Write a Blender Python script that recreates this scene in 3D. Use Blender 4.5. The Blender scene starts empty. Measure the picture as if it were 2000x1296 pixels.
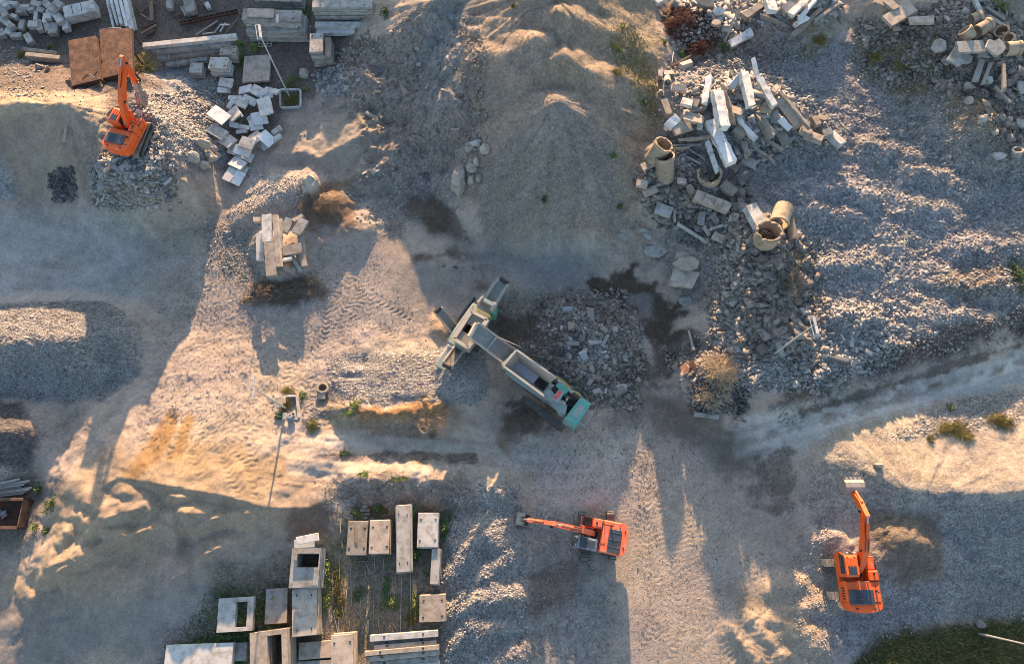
import bpy, bmesh, math, random
import numpy as np
from mathutils import Vector, Matrix, Euler, noise as mnoise

R = math.radians
SC = bpy.context.scene
COL = SC.collection
random.seed(7)
RNG = np.random.default_rng(11)

# ------------------------------------------------------------------ camera, sky, sun, exposure
CAM_H, TILT, FPX = 57.0, R(18.0), 1351.0
cam_data = bpy.data.cameras.new('camera')
cam = bpy.data.objects.new('camera', cam_data)
COL.objects.link(cam)
cam.location = (0, 0, CAM_H)
cam.rotation_euler = (TILT, 0, 0)
cam_data.sensor_width = 36.0
cam_data.lens = 36.0 * FPX / 2000.0
cam_data.clip_start = 0.5
cam_data.clip_end = 3000
SC.camera = cam

SUN_EL, SUN_AZ = 11.5, 0.0          # degrees; azimuth 0 = straight ahead of the drone (+Y)
world = bpy.data.worlds.new('World')
SC.world = world
world.use_nodes = True
wn = world.node_tree
sky = wn.nodes.new('ShaderNodeTexSky')
sky.sky_type = 'NISHITA'
sky.sun_disc = False
sky.sun_elevation = R(SUN_EL)
sky.sun_rotation = R(SUN_AZ)
sky.air_density = 1.0
sky.dust_density = 1.0
sky.ozone_density = 1.0
wn.links.new(sky.outputs[0], wn.nodes['Background'].inputs[0])
wn.nodes['Background'].inputs[1].default_value = 0.12

sd = bpy.data.lights.new('sun', 'SUN')
sd.energy = 5.0
sd.angle = R(0.55)
sd.color = (1.0, 0.63, 0.345)
sun = bpy.data.objects.new('sun', sd)
COL.objects.link(sun)
sun.rotation_euler = (-R(90 - SUN_EL), 0, -R(SUN_AZ))
sun.location = (0, 60, 60)

SC.cycles.pixel_filter_type = 'BLACKMAN_HARRIS'
SC.cycles.filter_width = 0.9
SC.view_settings.view_transform = 'Standard'
SC.view_settings.look = 'None'
SC.view_settings.gamma = 1.0
SC.view_settings.use_curve_mapping = False
SC.view_settings.exposure = 1.92

# ------------------------------------------------------------------ photo pixel -> place
CT, ST = math.cos(TILT), math.sin(TILT)

def P(px, py, z=0.0):
    """the point at height z on the line of sight of photo pixel (px, py)"""
    u = (px - 1000.0) / FPX
    v = (648.0 - py) / FPX
    t = (CAM_H - z) / (CT - v * ST)
    return Vector((u * t, (ST + v * CT) * t, z))

def ppm(px, py, z=0.0):
    v = (648.0 - py) / FPX
    return FPX * (CT - v * ST) / (CAM_H - z)
# ------------------------------------------------------------------ terrain height field
def axis(a, b, step, far):
    core = np.arange(a, b + step / 2, step)
    ext, d, s = [], 0.0, step
    while d < far:
        s *= 1.18; d += s; ext.append(d)
    ext = np.array(ext)
    return np.concatenate([a - ext[::-1], core, b + ext])

GX = axis(-56.0, 56.0, 0.11, 500)
GY = axis(-10.5, 58.0, 0.11, 500)
NX, NY = len(GX), len(GY)
XX, YY = np.meshgrid(GX, GY)
H = np.zeros_like(XX)

def vnoise(x, y, scale, seed, rot=None):
    r = np.random.default_rng(seed)
    a = r.uniform(0, 6.28) if rot is None else rot
    u = (x * math.cos(a) - y * math.sin(a)) / scale + r.uniform(0, 100)
    v = (x * math.sin(a) + y * math.cos(a)) / scale + r.uniform(0, 100)
    L = r.uniform(-1, 1, (256, 256))
    iu = np.floor(u).astype(np.int64); iv = np.floor(v).astype(np.int64)
    fu = u - iu; fv = v - iv
    fu = fu * fu * fu * (fu * (fu * 6 - 15) + 10); fv = fv * fv * fv * (fv * (fv * 6 - 15) + 10)
    iu &= 255; iv &= 255
    iu1 = (iu + 1) & 255; iv1 = (iv + 1) & 255
    return (L[iv, iu] * (1 - fu) + L[iv, iu1] * fu) * (1 - fv) + (L[iv1, iu] * (1 - fu) + L[iv1, iu1] * fu) * fv

def fbm(x, y, scale, octs, seed, gain=0.5):
    s = np.zeros_like(x); a = 1.0
    for i in range(octs):
        s += a * vnoise(x, y, scale / 2 ** i, seed + 17 * i)
        a *= gain
    return s

N_BIG = fbm(XX, YY, 9.0, 3, 1)
N_MID = fbm(XX, YY, 2.6, 3, 2)
N_FINE = fbm(XX, YY, 0.9, 3, 3, 0.6)

def box_of(x0, x1, y0, y1):
    i0, i1 = np.searchsorted(GX, [x0, x1]); j0, j1 = np.searchsorted(GY, [y0, y1])
    return slice(j0, j1), slice(i0, i1)

def smax(a, b, k):
    h = np.clip(0.5 + 0.5 * (a - b) / k, 0, 1)
    return b * (1 - h) + a * h + k * h * (1 - h)

ZOFF = 0.0
def ridge(pts, slope=0.65, north=None, top=0.5, k=0.25, wob=0.18, rough=0.06, base=0.0, cut=False):
    """a pile along a polyline of (px, py, z); its flanks fall at `slope`; `north` = flank away from the camera"""
    W = [P(px, py, z + ZOFF) for px, py, z in pts]
    if len(W) == 1: W = W + [W[0] + Vector((0.01, 0, 0))]
    zm = max(w.z for w in W)
    reach = (zm - base) / min(slope, north or slope) * 1.45 + 1.5
    sl = box_of(min(w.x for w in W) - reach, max(w.x for w in W) + reach, min(w.y for w in W) - reach, max(w.y for w in W) + reach)
    x, y = XX[sl], YY[sl]
    best = np.full(x.shape, -99.0)
    for a, b in zip(W[:-1], W[1:]):
        dx, dy = b.x - a.x, b.y - a.y
        t = np.clip(((x - a.x) * dx + (y - a.y) * dy) / (dx * dx + dy * dy + 1e-9), 0, 1)
        ex, ey = x - (a.x + t * dx), y - (a.y + t * dy)
        d = np.sqrt(ex * ex + ey * ey + top * top) - top
        s = slope
        if north is not None:
            w = np.clip(0.5 + ey / (0.6 + np.abs(ex) + np.abs(ey)), 0, 1)
            s = slope * (1 - w) + north * w
        d = np.maximum(d + wob * N_MID[sl] * np.minimum(d, 2.5), 0)
        best = np.maximum(best, a.z + t * (b.z - a.z) - s * d)
    best = best + rough * N_FINE[sl]
    if cut:
        H[sl] = -smax(-H[sl], -best, k)
    else:
        H[sl] = smax(H[sl], best, k)

def poly_sd(W, x, y):
    """signed distance to polygon, negative inside"""
    d = np.full(x.shape, 1e9); inside = np.zeros(x.shape, bool)
    n = len(W)
    for i in range(n):
        ax, ay = W[i]; bx, by = W[(i + 1) % n]
        dx, dy = bx - ax, by - ay
        t = np.clip(((x - ax) * dx + (y - ay) * dy) / (dx * dx + dy * dy + 1e-12), 0, 1)
        d = np.minimum(d, (x - ax - t * dx) ** 2 + (y - ay - t * dy) ** 2)
        c = ((ay > y) != (by > y)) & (x < (bx - ax) * (y - ay) / (by - ay + 1e-12) + ax)
        inside ^= c
    d = np.sqrt(d)
    return np.where(inside, -d, d)

def terrace(pts, z, slope=0.7, k=0.4, wob=0.6, rough=0.05, add=False):
    W = [P(px, py, z) for px, py in pts]
    m = abs(z) / slope + 4
    sl = box_of(min(w.x for w in W) - m, max(w.x for w in W) + m, min(w.y for w in W) - m, max(w.y for w in W) + m)
    d = poly_sd([(w.x, w.y) for w in W], XX[sl], YY[sl]) + wob * N_MID[sl]
    h = z - slope * np.maximum(d, 0)
    h = h + rough * N_FINE[sl]
    H[sl] = smax(H[sl], h, k)

def dent(px, py, rx, ry, depth, ang=0.0):
    c = P(px, py); s = ppm(px, py)
    a = R(ang); rx /= s; ry /= s
    m = 2.2 * max(rx, ry)
    sl = box_of(c.x - m, c.x + m, c.y - m, c.y + m)
    x, y = XX[sl] - c.x, YY[sl] - c.y
    u = (x * math.cos(a) + y * math.sin(a)) / rx; v = (-x * math.sin(a) + y * math.cos(a)) / ry
    H[sl] -= depth * np.exp(-(u * u + v * v))

# site: rough level yard, gentle undulation, plus an unseen north bank, added and shaped for the shadows it throws
H += 0.05 * N_BIG + 0.022 * N_MID
far = np.clip((YY - 60) / 14, 0, 1); far = far * far * (3 - 2 * far)
H += far * (np.interp(XX, [-60, -31, -26, -10, -6, 8, 14, 30, 38, 60], [7.0, 7.0, 8.8, 8.8, 6.5, 6.5, 6.0, 6.5, 11.3, 11.8]) + 1.4 * N_BIG + 0.6 * N_MID)

# right-hand plateau of rubble above the road
terrace([(1300, -90), (1310, 130), (1290, 330), (1385, 470), (1400, 560), (1385, 640), (1400, 700), (1500, 765), (1590, 755), (1700, 695), (1850, 660), (2010, 610), (2250, 560), (2250, -200), (1400, -200)], 2.75, 0.85, 0.4, 0.6)
# main pile
for px, py, z in [(1093, 198, 8.9), (1098, 106, 9.35), (1050, 74, 9.55), (1088, 20, 9.9), (1070, -35, 10.3), (1075, -110, 10.8)]:
    ridge([(px, py, z)], 0.82, north=0.62, top=0.45, k=0.15, wob=0.06, rough=0.015)
ridge([(1093, 198, 8.8), (1135, 222, 8.0), (1190, 265, 6.2)], 0.85, north=0.6, top=0.2, k=0.15, rough=0.015)
ridge([(1098, 106, 9.2), (1150, 138, 8.4), (1215, 215, 6.0)], 0.8, north=0.55, top=0.25, k=0.15, rough=0.015)
ridge([(1098, 106, 9.2), (1042, 124, 8.5), (1000, 180, 6.4)], 0.8, north=0.55, top=0.25, k=0.15, rough=0.015)
ridge([(1050, 74, 9.4), (1000, 100, 8.3), (960, 160, 5.6)], 0.75, north=0.55, top=0.25, k=0.15, rough=0.015)
ridge([(1088, 20, 9.8), (1140, 40, 8.6), (1200, 110, 6.0)], 0.75, north=0.55, top=0.25, k=0.2, rough=0.015)
ridge([(1088, 20, 9.8), (1030, 30, 8.8), (975, 90, 6.0)], 0.75, north=0.55, top=0.25, k=0.2, rough=0.015)
ridge([(1150, -20, 8.4), (1220, 80, 5.6), (1270, 180, 3.2)], 0.5, top=0.8, k=0.8, rough=0.05)
# dirt slope west of the main pile
ridge([(690, 95, 1.2), (775, 45, 3.6), (850, 2, 5.6), (885, -30, 6.0), (930, 30, 4.6)], 0.55, north=0.5, top=0.25, k=0.25, wob=0.1, rough=0.04)
ridge([(730, 150, 2.0), (830, 180, 2.0), (900, 220, 1.4)], 0.35, top=1.0, k=0.5, rough=0.08)
# low ridges between the slabs and the boulder
ridge([(545, 300, 0.5), (600, 296, 0.9), (625, 308, 1.1), (665, 282, 1.5), (705, 262, 1.7), (716, 238, 1.6), (735, 262, 1.4)], 0.6, north=0.25, top=0.15, k=0.12, rough=0.06)
ridge([(735, 330, 1.0), (770, 290, 1.6), (805, 262, 1.9), (835, 222, 1.8)], 0.45, top=0.3, k=0.3, rough=0.15)
ridge([(700, 330, 0.8), (725, 290, 1.3)], 0.5, top=0.3, k=0.3, rough=0.12)
ridge([(780, 345, 1.0), (800, 330, 1.1)], 0.5, top=0.3, k=0.2, rough=0.1)
ridge([(480, 420, 0.7), (545, 375, 1.2), (600, 350, 1.0)], 0.4, top=0.4, k=0.3, rough=0.05)
ridge([(640, 400, 1.2)], 0.5, top=0.5, k=0.3, rough=0.1)
ridge([(640, 470, 0.6), (690, 440, 0.9)], 0.4, top=0.4, k=0.3, rough=0.08)
# left-hand mound and the rubble platform under the grapple excavator
ridge([(-220, 205, 5.0), (60, 203, 5.0), (135, 205, 5.0), (180, 222, 4.8)], 0.62, north=0.55, top=0.4, k=0.3, wob=0.08, rough=0.05)
ridge([(130, 215, 4.8), (200, 240, 5.0)], 0.55, top=0.6, k=0.4, rough=0.04)
terrace([(190, 235), (235, 195), (285, 205), (312, 250), (308, 318), (255, 338), (200, 325)], 5.5, 1.6, 0.3, 0.4, 0.1)
ridge([(315, 210, 2.2), (360, 225, 1.6), (400, 235, 0.8)], 0.4, top=0.8, k=0.4, rough=0.12)
ridge([(380, 280, 1.0)], 0.45, top=0.6, k=0.3)
ridge([(118, 358, 1.6)], 0.6, top=0.3, k=0.2, rough=0.1)
ridge([(-10, 340, 1.8), (10, 370, 1.6)], 0.55, top=0.3, k=0.2, rough=0.1)
# gravel heaps on the left
ridge([(-160, 668, 3.4), (130, 662, 3.1), (215, 650, 2.3), (240, 700, 1.6)], 0.64, top=0.5, k=0.2, wob=0.1, rough=0.07)
ridge([(-40, 845, 2.9), (18, 845, 2.6)], 0.66, top=0.3, k=0.2, wob=0.06, rough=0.05)
# bottom-left mound
ridge([(150, 985, 2.5), (230, 930, 3.1), (320, 945, 3.5), (430, 965, 3.3), (520, 990, 2.9), (600, 990, 2.1), (640, 985, 1.3)], 0.85, north=0.26, top=0.1, k=0.12, wob=0.14, rough=0.04)
ridge([(60, 1170, 0.7), (100, 1090, 2.2), (150, 1010, 2.6)], 0.5, north=0.7, top=0.4, k=0.4, rough=0.06)
for pts in ([(150, 1010, 3.0), (200, 1035, 2.95), (262, 1052, 2.6)], [(160, 1050, 2.7), (200, 1012, 3.25), (265, 992, 3.5)], [(190, 1068, 2.4), (225, 1046, 2.8), (270, 1040, 2.75), (320, 1030, 2.9)],
            [(325, 1012, 3.1), (355, 1000, 3.35), (395, 1003, 3.2)], [(385, 1024, 2.85), (425, 1010, 3.0), (480, 1000, 2.95)], [(380, 1098, 2.3), (392, 1084, 2.5), (410, 1076, 2.55), (440, 1060, 2.6)],
            [(315, 1142, 1.95), (338, 1128, 2.2)], [(400, 1122, 1.9), (412, 1114, 2.05)], [(90, 1130, 2.1), (140, 1100, 2.6), (165, 1080, 2.6)], [(60, 1165, 1.4), (105, 1155, 1.7)], [(100, 1105, 2.3), (150, 1085, 2.7)], [(165, 980, 3.2), (215, 1000, 3.0), (262, 988, 2.9)],
            [(240, 960, 3.3), (262, 975, 3.2)], [(335, 968, 3.4), (365, 972, 3.3)], [(140, 1125, 2.2), (162, 1128, 2.0)]):
    ridge(pts, 0.75, north=0.4, top=0.08, k=0.07, wob=0.25, rough=0.035)
ridge([(90, 1200, 1.1), (200, 1130, 1.9), (330, 1100, 2.0), (430, 1080, 1.8), (540, 1040, 1.3)], 0.3, top=1.0, k=0.6, rough=0.04)
ridge([(600, 1000, 1.7), (640, 1010, 1.2)], 0.5, top=0.6, k=0.3)
# gravel and soil in the middle
ridge([(680, 735, 0.8), (760, 745, 1.1), (850, 745, 1.1)], 0.30, top=1.0, k=0.5, rough=0.05)
ridge([(650, 772, 0.8), (740, 772, 1.2), (830, 765, 1.4), (880, 752, 1.2)], 0.55, north=0.25, top=0.4, k=0.25, rough=0.06)
ridge([(640, 795, 1.1), (700, 800, 1.6), (770, 808, 1.6), (835, 790, 1.8), (885, 812, 1.4)], 0.6, top=0.3, k=0.25, rough=0.15)
ridge([(898, 738, 2.4)], 0.66, top=0.4, k=0.2, wob=0.06, rough=0.05)
dent(700, 708, 40, 14, 0.35)
dent(690, 738, 22, 8, 0.3)
ridge([(1008, 560, 2.0)], 0.62, top=0.3, k=0.25, wob=0.06)
ridge([(868, 640, 0.8)], 0.5, top=0.4, k=0.2)
ridge([(1120, 640, 1.7), (1165, 655, 1.6), (1150, 720, 1.2)], 0.42, top=1.0, k=0.5, rough=0.12)
ridge([(1010, 640, 0.6), (1020, 680, 0.5)], 0.3, top=0.8, k=0.3, rough=0.1)
ridge([(1010, 815, 0.5), (1025, 830, 0.5)], 0.4, top=0.5, k=0.2, rough=0.12)
# stack of planks and its brush heap stand on a low heap
ridge([(520, 470, 1.0), (548, 500, 1.3), (578, 470, 1.0)], 0.9, top=1.2, k=0.4, rough=0.06)
# bank along the haul road
ridge([(560, 872, 0.35), (650, 888, 0.5), (800, 882, 0.45), (950, 905, 0.4)], 0.5, top=0.2, k=0.15, rough=0.1)
ridge([(560, 835, 0.3), (640, 850, 0.5), (690, 848, 0.3)], 0.4, top=0.3, k=0.2, rough=0.06)
ridge([(600, 938, 0.9), (680, 934, 1.5), (800, 934, 1.6), (890, 940, 1.3), (920, 975, 0.8)], 0.6, top=0.3, k=0.25, rough=0.12)
# gravel stockpile with furrows, bottom middle
for pts in ([(945, 975, 0.8), (975, 962, 1.3), (1000, 975, 1.0)],
            [(882, 1128, 0.8), (915, 1080, 1.4), (940, 1048, 1.6), (995, 1062, 1.4)],
            [(905, 1165, 0.8), (950, 1120, 1.3), (1000, 1078, 1.4)],
            [(885, 1200, 0.8), (930, 1175, 1.4), (1000, 1165, 1.3)],
            [(890, 1258, 0.6), (930, 1225, 1.3), (985, 1215, 1.0)],
            [(950, 1290, 0.6), (1010, 1275, 0.8)]):
    ridge(pts, 0.5, top=0.2, k=0.2, wob=0.3, rough=0.08)
ridge([(935, 1080, 0.6), (930, 1250, 0.6)], 0.25, top=1.2, k=0.4, rough=0.06)
ZOFF = 0.8
# beam heap, pipe heap and rubble on the plateau
ridge([(1345, 190, 4.4), (1430, 200, 4.8), (1530, 210, 4.0), (1600, 250, 2.9)], 0.5, top=1.5, k=0.6, rough=0.15)
ridge([(1285, 300, 3.7), (1350, 330, 3.3), (1390, 370, 2.8)], 0.5, top=0.8, k=0.5, rough=0.15)
ridge([(1500, 450, 4.2), (1515, 500, 3.9), (1500, 560, 3.2)], 0.6, top=0.8, k=0.4, rough=0.2)
ridge([(1450, 520, 2.7), (1480, 600, 2.8), (1560, 660, 2.6)], 0.75, top=1.0, k=0.5, rough=0.2)
ridge([(1345, 525, 1.0)], 0.5, top=0.6, k=0.3)
ridge([(1340, 60, 3.3), (1380, 40, 3.4)], 0.5, top=0.8, k=0.4, rough=0.15)
ridge([(1530, 10, 3.8), (1600, -10, 3.8)], 0.5, top=0.8, k=0.4, rough=0.1)
ridge([(1400, 726, 2.2), (1405, 756, 2.0)], 0.9, top=0.5, k=0.3, rough=0.12)
ridge([(1760, 10, 4.0), (1860, 40, 4.3), (1940, 100, 4.4), (2010, 160, 4.2)], 0.45, top=1.6, k=0.6, rough=0.15)
ridge([(1905, 190, 4.0), (1935, 230, 4.4), (1950, 260, 3.9)], 0.55, top=0.8, k=0.4, rough=0.15)
ridge([(1850, 165, 3.4), (1905, 190, 3.8)], 0.5, top=0.6, k=0.4, rough=0.1)
ZOFF = 0.5
for pts, z in (([(1580, 390), (1610, 366), (1660, 362), (1690, 378)], 3.05), ([(1560, 420), (1600, 408), (1670, 416)], 2.9),
            ([(1530, 372), (1560, 358), (1600, 352)], 2.85), ([(1790, 330), (1850, 345), (1900, 370)], 2.9),
            ([(1700, 280), (1760, 290), (1800, 310)], 2.8), ([(1880, 480), (1930, 490), (1990, 470)], 3.0),
            ([(1860, 545), (1900, 560), (1960, 545)], 3.1), ([(1830, 620), (1890, 610), (1930, 625)], 2.9),
            ([(1640, 610), (1700, 620)], 2.9), ([(1800, 400), (1860, 415)], 2.85), ([(1540, 500), (1620, 520), (1700, 512)], 2.7)):
    ridge([(a, b, z) for a, b in pts], 0.4, top=0.25, k=0.25, wob=0.3, rough=0.1)
ZOFF = 0.0
# bottom-right mound with the shovel excavator
terrace([(1605, 885), (1650, 858), (1850, 795), (2150, 725), (2150, 960), (1850, 962), (1750, 940), (1660, 912)], 1.1, 0.55, 0.4, 0.5, 0.02)
ridge([(1618, 898, 1.7), (1690, 916, 2.3), (1770, 950, 2.8), (1850, 962, 3.0), (2200, 950, 3.1)], 0.6, north=0.22, top=0.3, k=0.3, wob=0.12, rough=0.015)
ridge([(1660, 975, 1.2), (1720, 955, 2.0), (1780, 965, 2.2)], 0.6, north=0.3, top=0.3, k=0.25, rough=0.08)
ridge([(1935, 1000, 2.0), (1990, 985, 2.2), (2080, 975, 2.2)], 0.55, top=0.25, k=0.2, rough=0.08)
ridge([(1935, 1045, 1.5), (1990, 1032, 1.8), (2080, 1025, 1.8)], 0.5, top=0.25, k=0.2, rough=0.08)
ridge([(1680, 1000, 1.3), (1740, 985, 1.9), (1800, 985, 2.1)], 0.5, top=0.3, k=0.3, rough=0.08)
ridge([(1730, 1080, 1.7), (1780, 1050, 2.4), (1835, 1070, 1.9)], 0.5, top=0.8, k=0.4, rough=0.06)
for pts, z in (([(1600, 935), (1625, 948)], 0.5), ([(1600, 1000), (1650, 990)], 0.7), ([(1600, 1055), (1650, 1050)], 0.9),
               ([(1560, 1190), (1600, 1180)], 0.5), ([(1515, 1150), (1560, 1145)], 0.45), ([(1530, 1215), (1590, 1250)], 0.5), ([(1430, 1230), (1480, 1290)], 0.3), ([(1470, 1215), (1530, 1280)], 0.35)):
    ridge([(a, b, z) for a, b in pts], 0.4, top=0.25, k=0.2, wob=0.3, rough=0.08)

# surface roughness, stronger on rubble and gravel
def lumps(pts, amp, scale, seed):
    W = [P(x, y, 1.5) for x, y in pts]; sl = box_of(min(w.x for w in W), max(w.x for w in W), min(w.y for w in W), max(w.y for w in W))
    d = poly_sd([(w.x, w.y) for w in W], XX[sl], YY[sl]); k = np.clip(-d / 1.2, 0, 1)
    n = fbm(XX[sl], YY[sl], scale, 3, seed, 0.55)
    H[sl] += amp * k * (np.abs(n) * -1.6 + 0.6)
lumps([(140, 972), (300, 958), (560, 996), (600, 1040), (430, 1150), (200, 1240), (40, 1250), (60, 1120)], .22, 2.4, 91)
lumps([(690, 120), (860, 40), (930, 120), (930, 330), (760, 420), (690, 330)], .22, 1.8, 93)
lumps([(1300, 110), (1700, 60), (2050, 260), (2050, 600), (1700, 690), (1450, 720), (1330, 400)], .08, 1.2, 95)
dent(326, 836, 13, 22, 0.3, 25); dent(360, 834, 10, 20, 0.28, 20)
# fans of grit that ran down the flanks of the piles
def fans(px, py, z, rad, amp, scale=0.55, seed=3):
    c = P(px, py, z); sl = box_of(c.x - rad, c.x + rad, c.y - rad, c.y + rad)
    x, y = XX[sl] - c.x, YY[sl] - c.y; r = np.sqrt(x * x + y * y) + 1e-3; t = np.arctan2(y, x)
    f = vnoise(t * 5.0 / scale, r * 0.22, 1.0, seed, 0.0) + 0.6 * vnoise(t * 10.0 / scale, r * 0.3, 1.0, seed + 1, 0.0)
    w = np.clip(r / 2.0, 0, 1) * np.clip((rad - r) / (rad * .4), 0, 1) * np.clip(H[sl] / 1.2, 0, 1)
    H[sl] += amp * f * w; FAN[sl] += f * w
FAN = np.zeros_like(H)
fans(1093, 198, 8.9, 15, .06); fans(1070, -20, 10, 9, .06, .5, 9); fans(855, 0, 5.6, 12, .07, .6, 11); fans(330, 960, 3.4, 13, .015, .5, 13); fans(130, 205, 5, 12, .05, .6, 15); fans(100, 665, 3.2, 9, .04, .5, 17); fans(1790, 985, 2.2, 9, .05, .5, 19); fans(1010, 560, 2, 4, .04, .5, 21)
FINE = 0.014 * N_FINE + 0.012 * fbm(XX, YY, 0.36, 2, 9, 0.8) + 0.006 * np.random.default_rng(5).normal(0, 1, H.shape)
H += FINE
dz = np.clip(H - 0.35, 0, 1)
H += 0.015 * dz * N_FINE + 0.03 * dz * N_MID

HF = H.copy()
def ground(x, y):
    """height of the terrain at world x, y (scalar or arrays)"""
    x = np.asarray(x, float); y = np.asarray(y, float)
    i = np.clip(np.searchsorted(GX, x) - 1, 0, NX - 2); j = np.clip(np.searchsorted(GY, y) - 1, 0, NY - 2)
    fx = np.clip((x - GX[i]) / (GX[i + 1] - GX[i]), 0, 1); fy = np.clip((y - GY[j]) / (GY[j + 1] - GY[j]), 0, 1)
    return (HF[j, i] * (1 - fx) + HF[j, i + 1] * fx) * (1 - fy) + (HF[j + 1, i] * (1 - fx) + HF[j + 1, i + 1] * fx) * fy

def hit(px, py, h=0.0):
    """where the line of sight of a photo pixel first comes within h of the terrain"""
    z = 13.0
    for _ in range(260):
        q = P(px, py, z)
        g = float(ground(q.x, q.y)) + h
        if z <= g: break
        z -= max(0.03, 0.5 * (z - g))
    return P(px, py, g)

def hits(pts, h=0.0): return [hit(a, b, h) for a, b in pts]
# ------------------------------------------------------------------ wheel and crawler tracks pressed in the ground
TS = np.zeros_like(H); TT = np.zeros_like(H); TM = np.zeros_like(H); TK = np.zeros_like(H)

def smooth_path(W, step=0.6):
    out = []
    n = len(W)
    for i in range(n - 1):
        p0, p1, p2, p3 = W[max(i - 1, 0)], W[i], W[i + 1], W[min(i + 2, n - 1)]
        k = max(2, int((p2 - p1).length / step))
        for j in range(k):
            t = j / k
            out.append(0.5 * ((2 * p1) + (p2 - p0) * t + (2 * p0 - 5 * p1 + 4 * p2 - p3) * t * t + (3 * p1 - p0 - 3 * p2 + p3) * t ** 3))
    out.append(W[-1])
    return out

def track(pts, gauge=2.1, width=0.62, depth=0.05, kind=0.0, strength=1.0):
    C = smooth_path([Vector((h.x, h.y, 0)) for h in hits(pts)])
    for side in ((-1, 1) if gauge else (0,)):
        L = []
        for i, c in enumerate(C):
            d = (C[min(i + 1, len(C) - 1)] - C[max(i - 1, 0)]).normalized()
            L.append(c + Vector((-d.y, d.x, 0)) * side * gauge / 2)
        s0 = 0.0
        for a, b in zip(L[:-1], L[1:]):
            ln = (b - a).length
            if ln < 1e-5: continue
            m = width + 0.3
            sl = box_of(min(a.x, b.x) - m, max(a.x, b.x) + m, min(a.y, b.y) - m, max(a.y, b.y) + m)
            x, y = XX[sl] - a.x, YY[sl] - a.y
            dx, dy = (b.x - a.x) / ln, (b.y - a.y) / ln
            s = x * dx + y * dy; t = -x * dy + y * dx
            w = width / 2
            fall = np.clip((w + 0.16 - np.abs(t)) / 0.2, 0, 1) * (s > -0.03) * (s <= ln + 0.03)
            on = fall > 0.02
            fade = 0.7 + 0.3 * N_MID[sl]
            TS[sl] = np.where(on, s + s0, TS[sl]); TT[sl] = np.where(on, t, TT[sl])
            TM[sl] = np.where(on, fall * strength * np.clip(fade, 0, 1), TM[sl]); TK[sl] = np.where(on, kind, TK[sl])
            s0 += ln

for pts in ([(470, 560), (420, 640), (400, 720), (430, 800), (520, 870), (640, 905)],
            [(330, 520), (350, 640), (330, 760), (290, 850)],
            [(420, 540), (520, 640), (470, 740), (400, 800), (350, 900)],
            [(640, 500), (680, 560), (660, 640), (690, 720)],
            [(300, 700), (400, 690), (500, 660), (600, 640), (720, 560)],
            [(290, 760), (380, 740), (470, 700), (560, 690), (700, 640)],
            [(310, 610), (420, 600), (480, 560)],
            [(620, 560), (720, 600), (790, 640)],
            [(420, 640), (440, 760), (500, 860), (530, 960)],
            [(350, 720), (430, 820), (560, 900), (760, 905), (960, 925), (1080, 960)],
            [(560, 870), (720, 868), (900, 880), (1060, 905), (1200, 900)],
            [(360, 780), (400, 860), (420, 930)],
            [(440, 820), (470, 900), (500, 950)]):
    track(pts, depth=0.05)
for pts in ([(1150, 960), (1152, 1080)], [(1052, 1190), (1056, 1290)], [(900, 880), (1020, 895), (1130, 930)]):
    track(pts, 2.3, 0.6, 0.05, 1.0)
for pts in ([(1280, 900), (1330, 1010), (1420, 1130), (1540, 1290)], [(1250, 1060), (1390, 1180), (1480, 1290)], [(1560, 1150), (1480, 1240), (1360, 1295)],
            [(1530, 1080), (1540, 1180), (1520, 1230)], [(1100, 860), (1220, 900), (1330, 900), (1420, 860), (1560, 815), (1800, 760), (2010, 690)],
            [(1310, 930), (1270, 1040), (1300, 1180)], [(1220, 700), (1200, 780), (1240, 860), (1300, 980)],
            [(880, 545), (930, 560)], [(830, 560), (890, 530), (950, 525)], [(60, 440), (200, 470), (300, 500)], [(10, 500), (160, 540), (300, 560)]):
    track(pts, 2.1, 0.6, 0.05, 0.0, 0.8)
rt = random.Random(21)
for i in range(13):          # the lit yard is printed all over
    x0, x1 = rt.uniform(300, 720), rt.uniform(280, 620)
    track([(x0, rt.uniform(450, 560)), ((x0 + x1) / 2 + rt.uniform(-70, 70), rt.uniform(600, 700)), (x1, rt.uniform(760, 880))], strength=rt.uniform(.5, 1))
for i in range(7):
    y0 = rt.uniform(560, 840); track([(rt.uniform(270, 340), y0), (450, y0 + rt.uniform(-50, 40)), (rt.uniform(540, 640), y0 + rt.uniform(-90, 60))], strength=rt.uniform(.5, 1))
for i in range(16):          # turning marks below the plateau
    x0 = rt.uniform(1230, 1420); track([(x0, rt.uniform(900, 1000)), (x0 + rt.uniform(-20, 120), rt.uniform(1060, 1140)), (x0 + rt.uniform(0, 260), rt.uniform(1220, 1300))], strength=rt.uniform(.25, .55), kind=float(rt.random() < .4))
for pts in ([(1000, 960), (1120, 985), (1200, 930)], [(1010, 930), (1150, 930), (1260, 850)], [(1180, 1120), (1120, 1220), (1060, 1296)], [(1000, 1230), (1120, 1200), (1200, 1240)], [(20, 430), (150, 470), (320, 460)], [(30, 540), (200, 530), (300, 470)], [(100, 860), (200, 800), (240, 740)], [(1450, 900), (1560, 850), (1700, 800), (1990, 720)], [(1460, 870), (1600, 815), (1800, 755), (1995, 690)], [(1480, 960), (1560, 1000), (1620, 1120)]): track(pts, kind=float(rt.random() < .3))
for pts, wd in (([(545, 850), (640, 862), (800, 858), (1000, 880)], .9), ([(560, 905), (700, 915), (850, 912), (1010, 940)], .9), ([(640, 845), (760, 850), (900, 852)], .6), ([(1450, 850), (1600, 805), (1800, 750), (2000, 680)], .8)): track(pts, 1.9, wd, kind=2.0)
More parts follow.
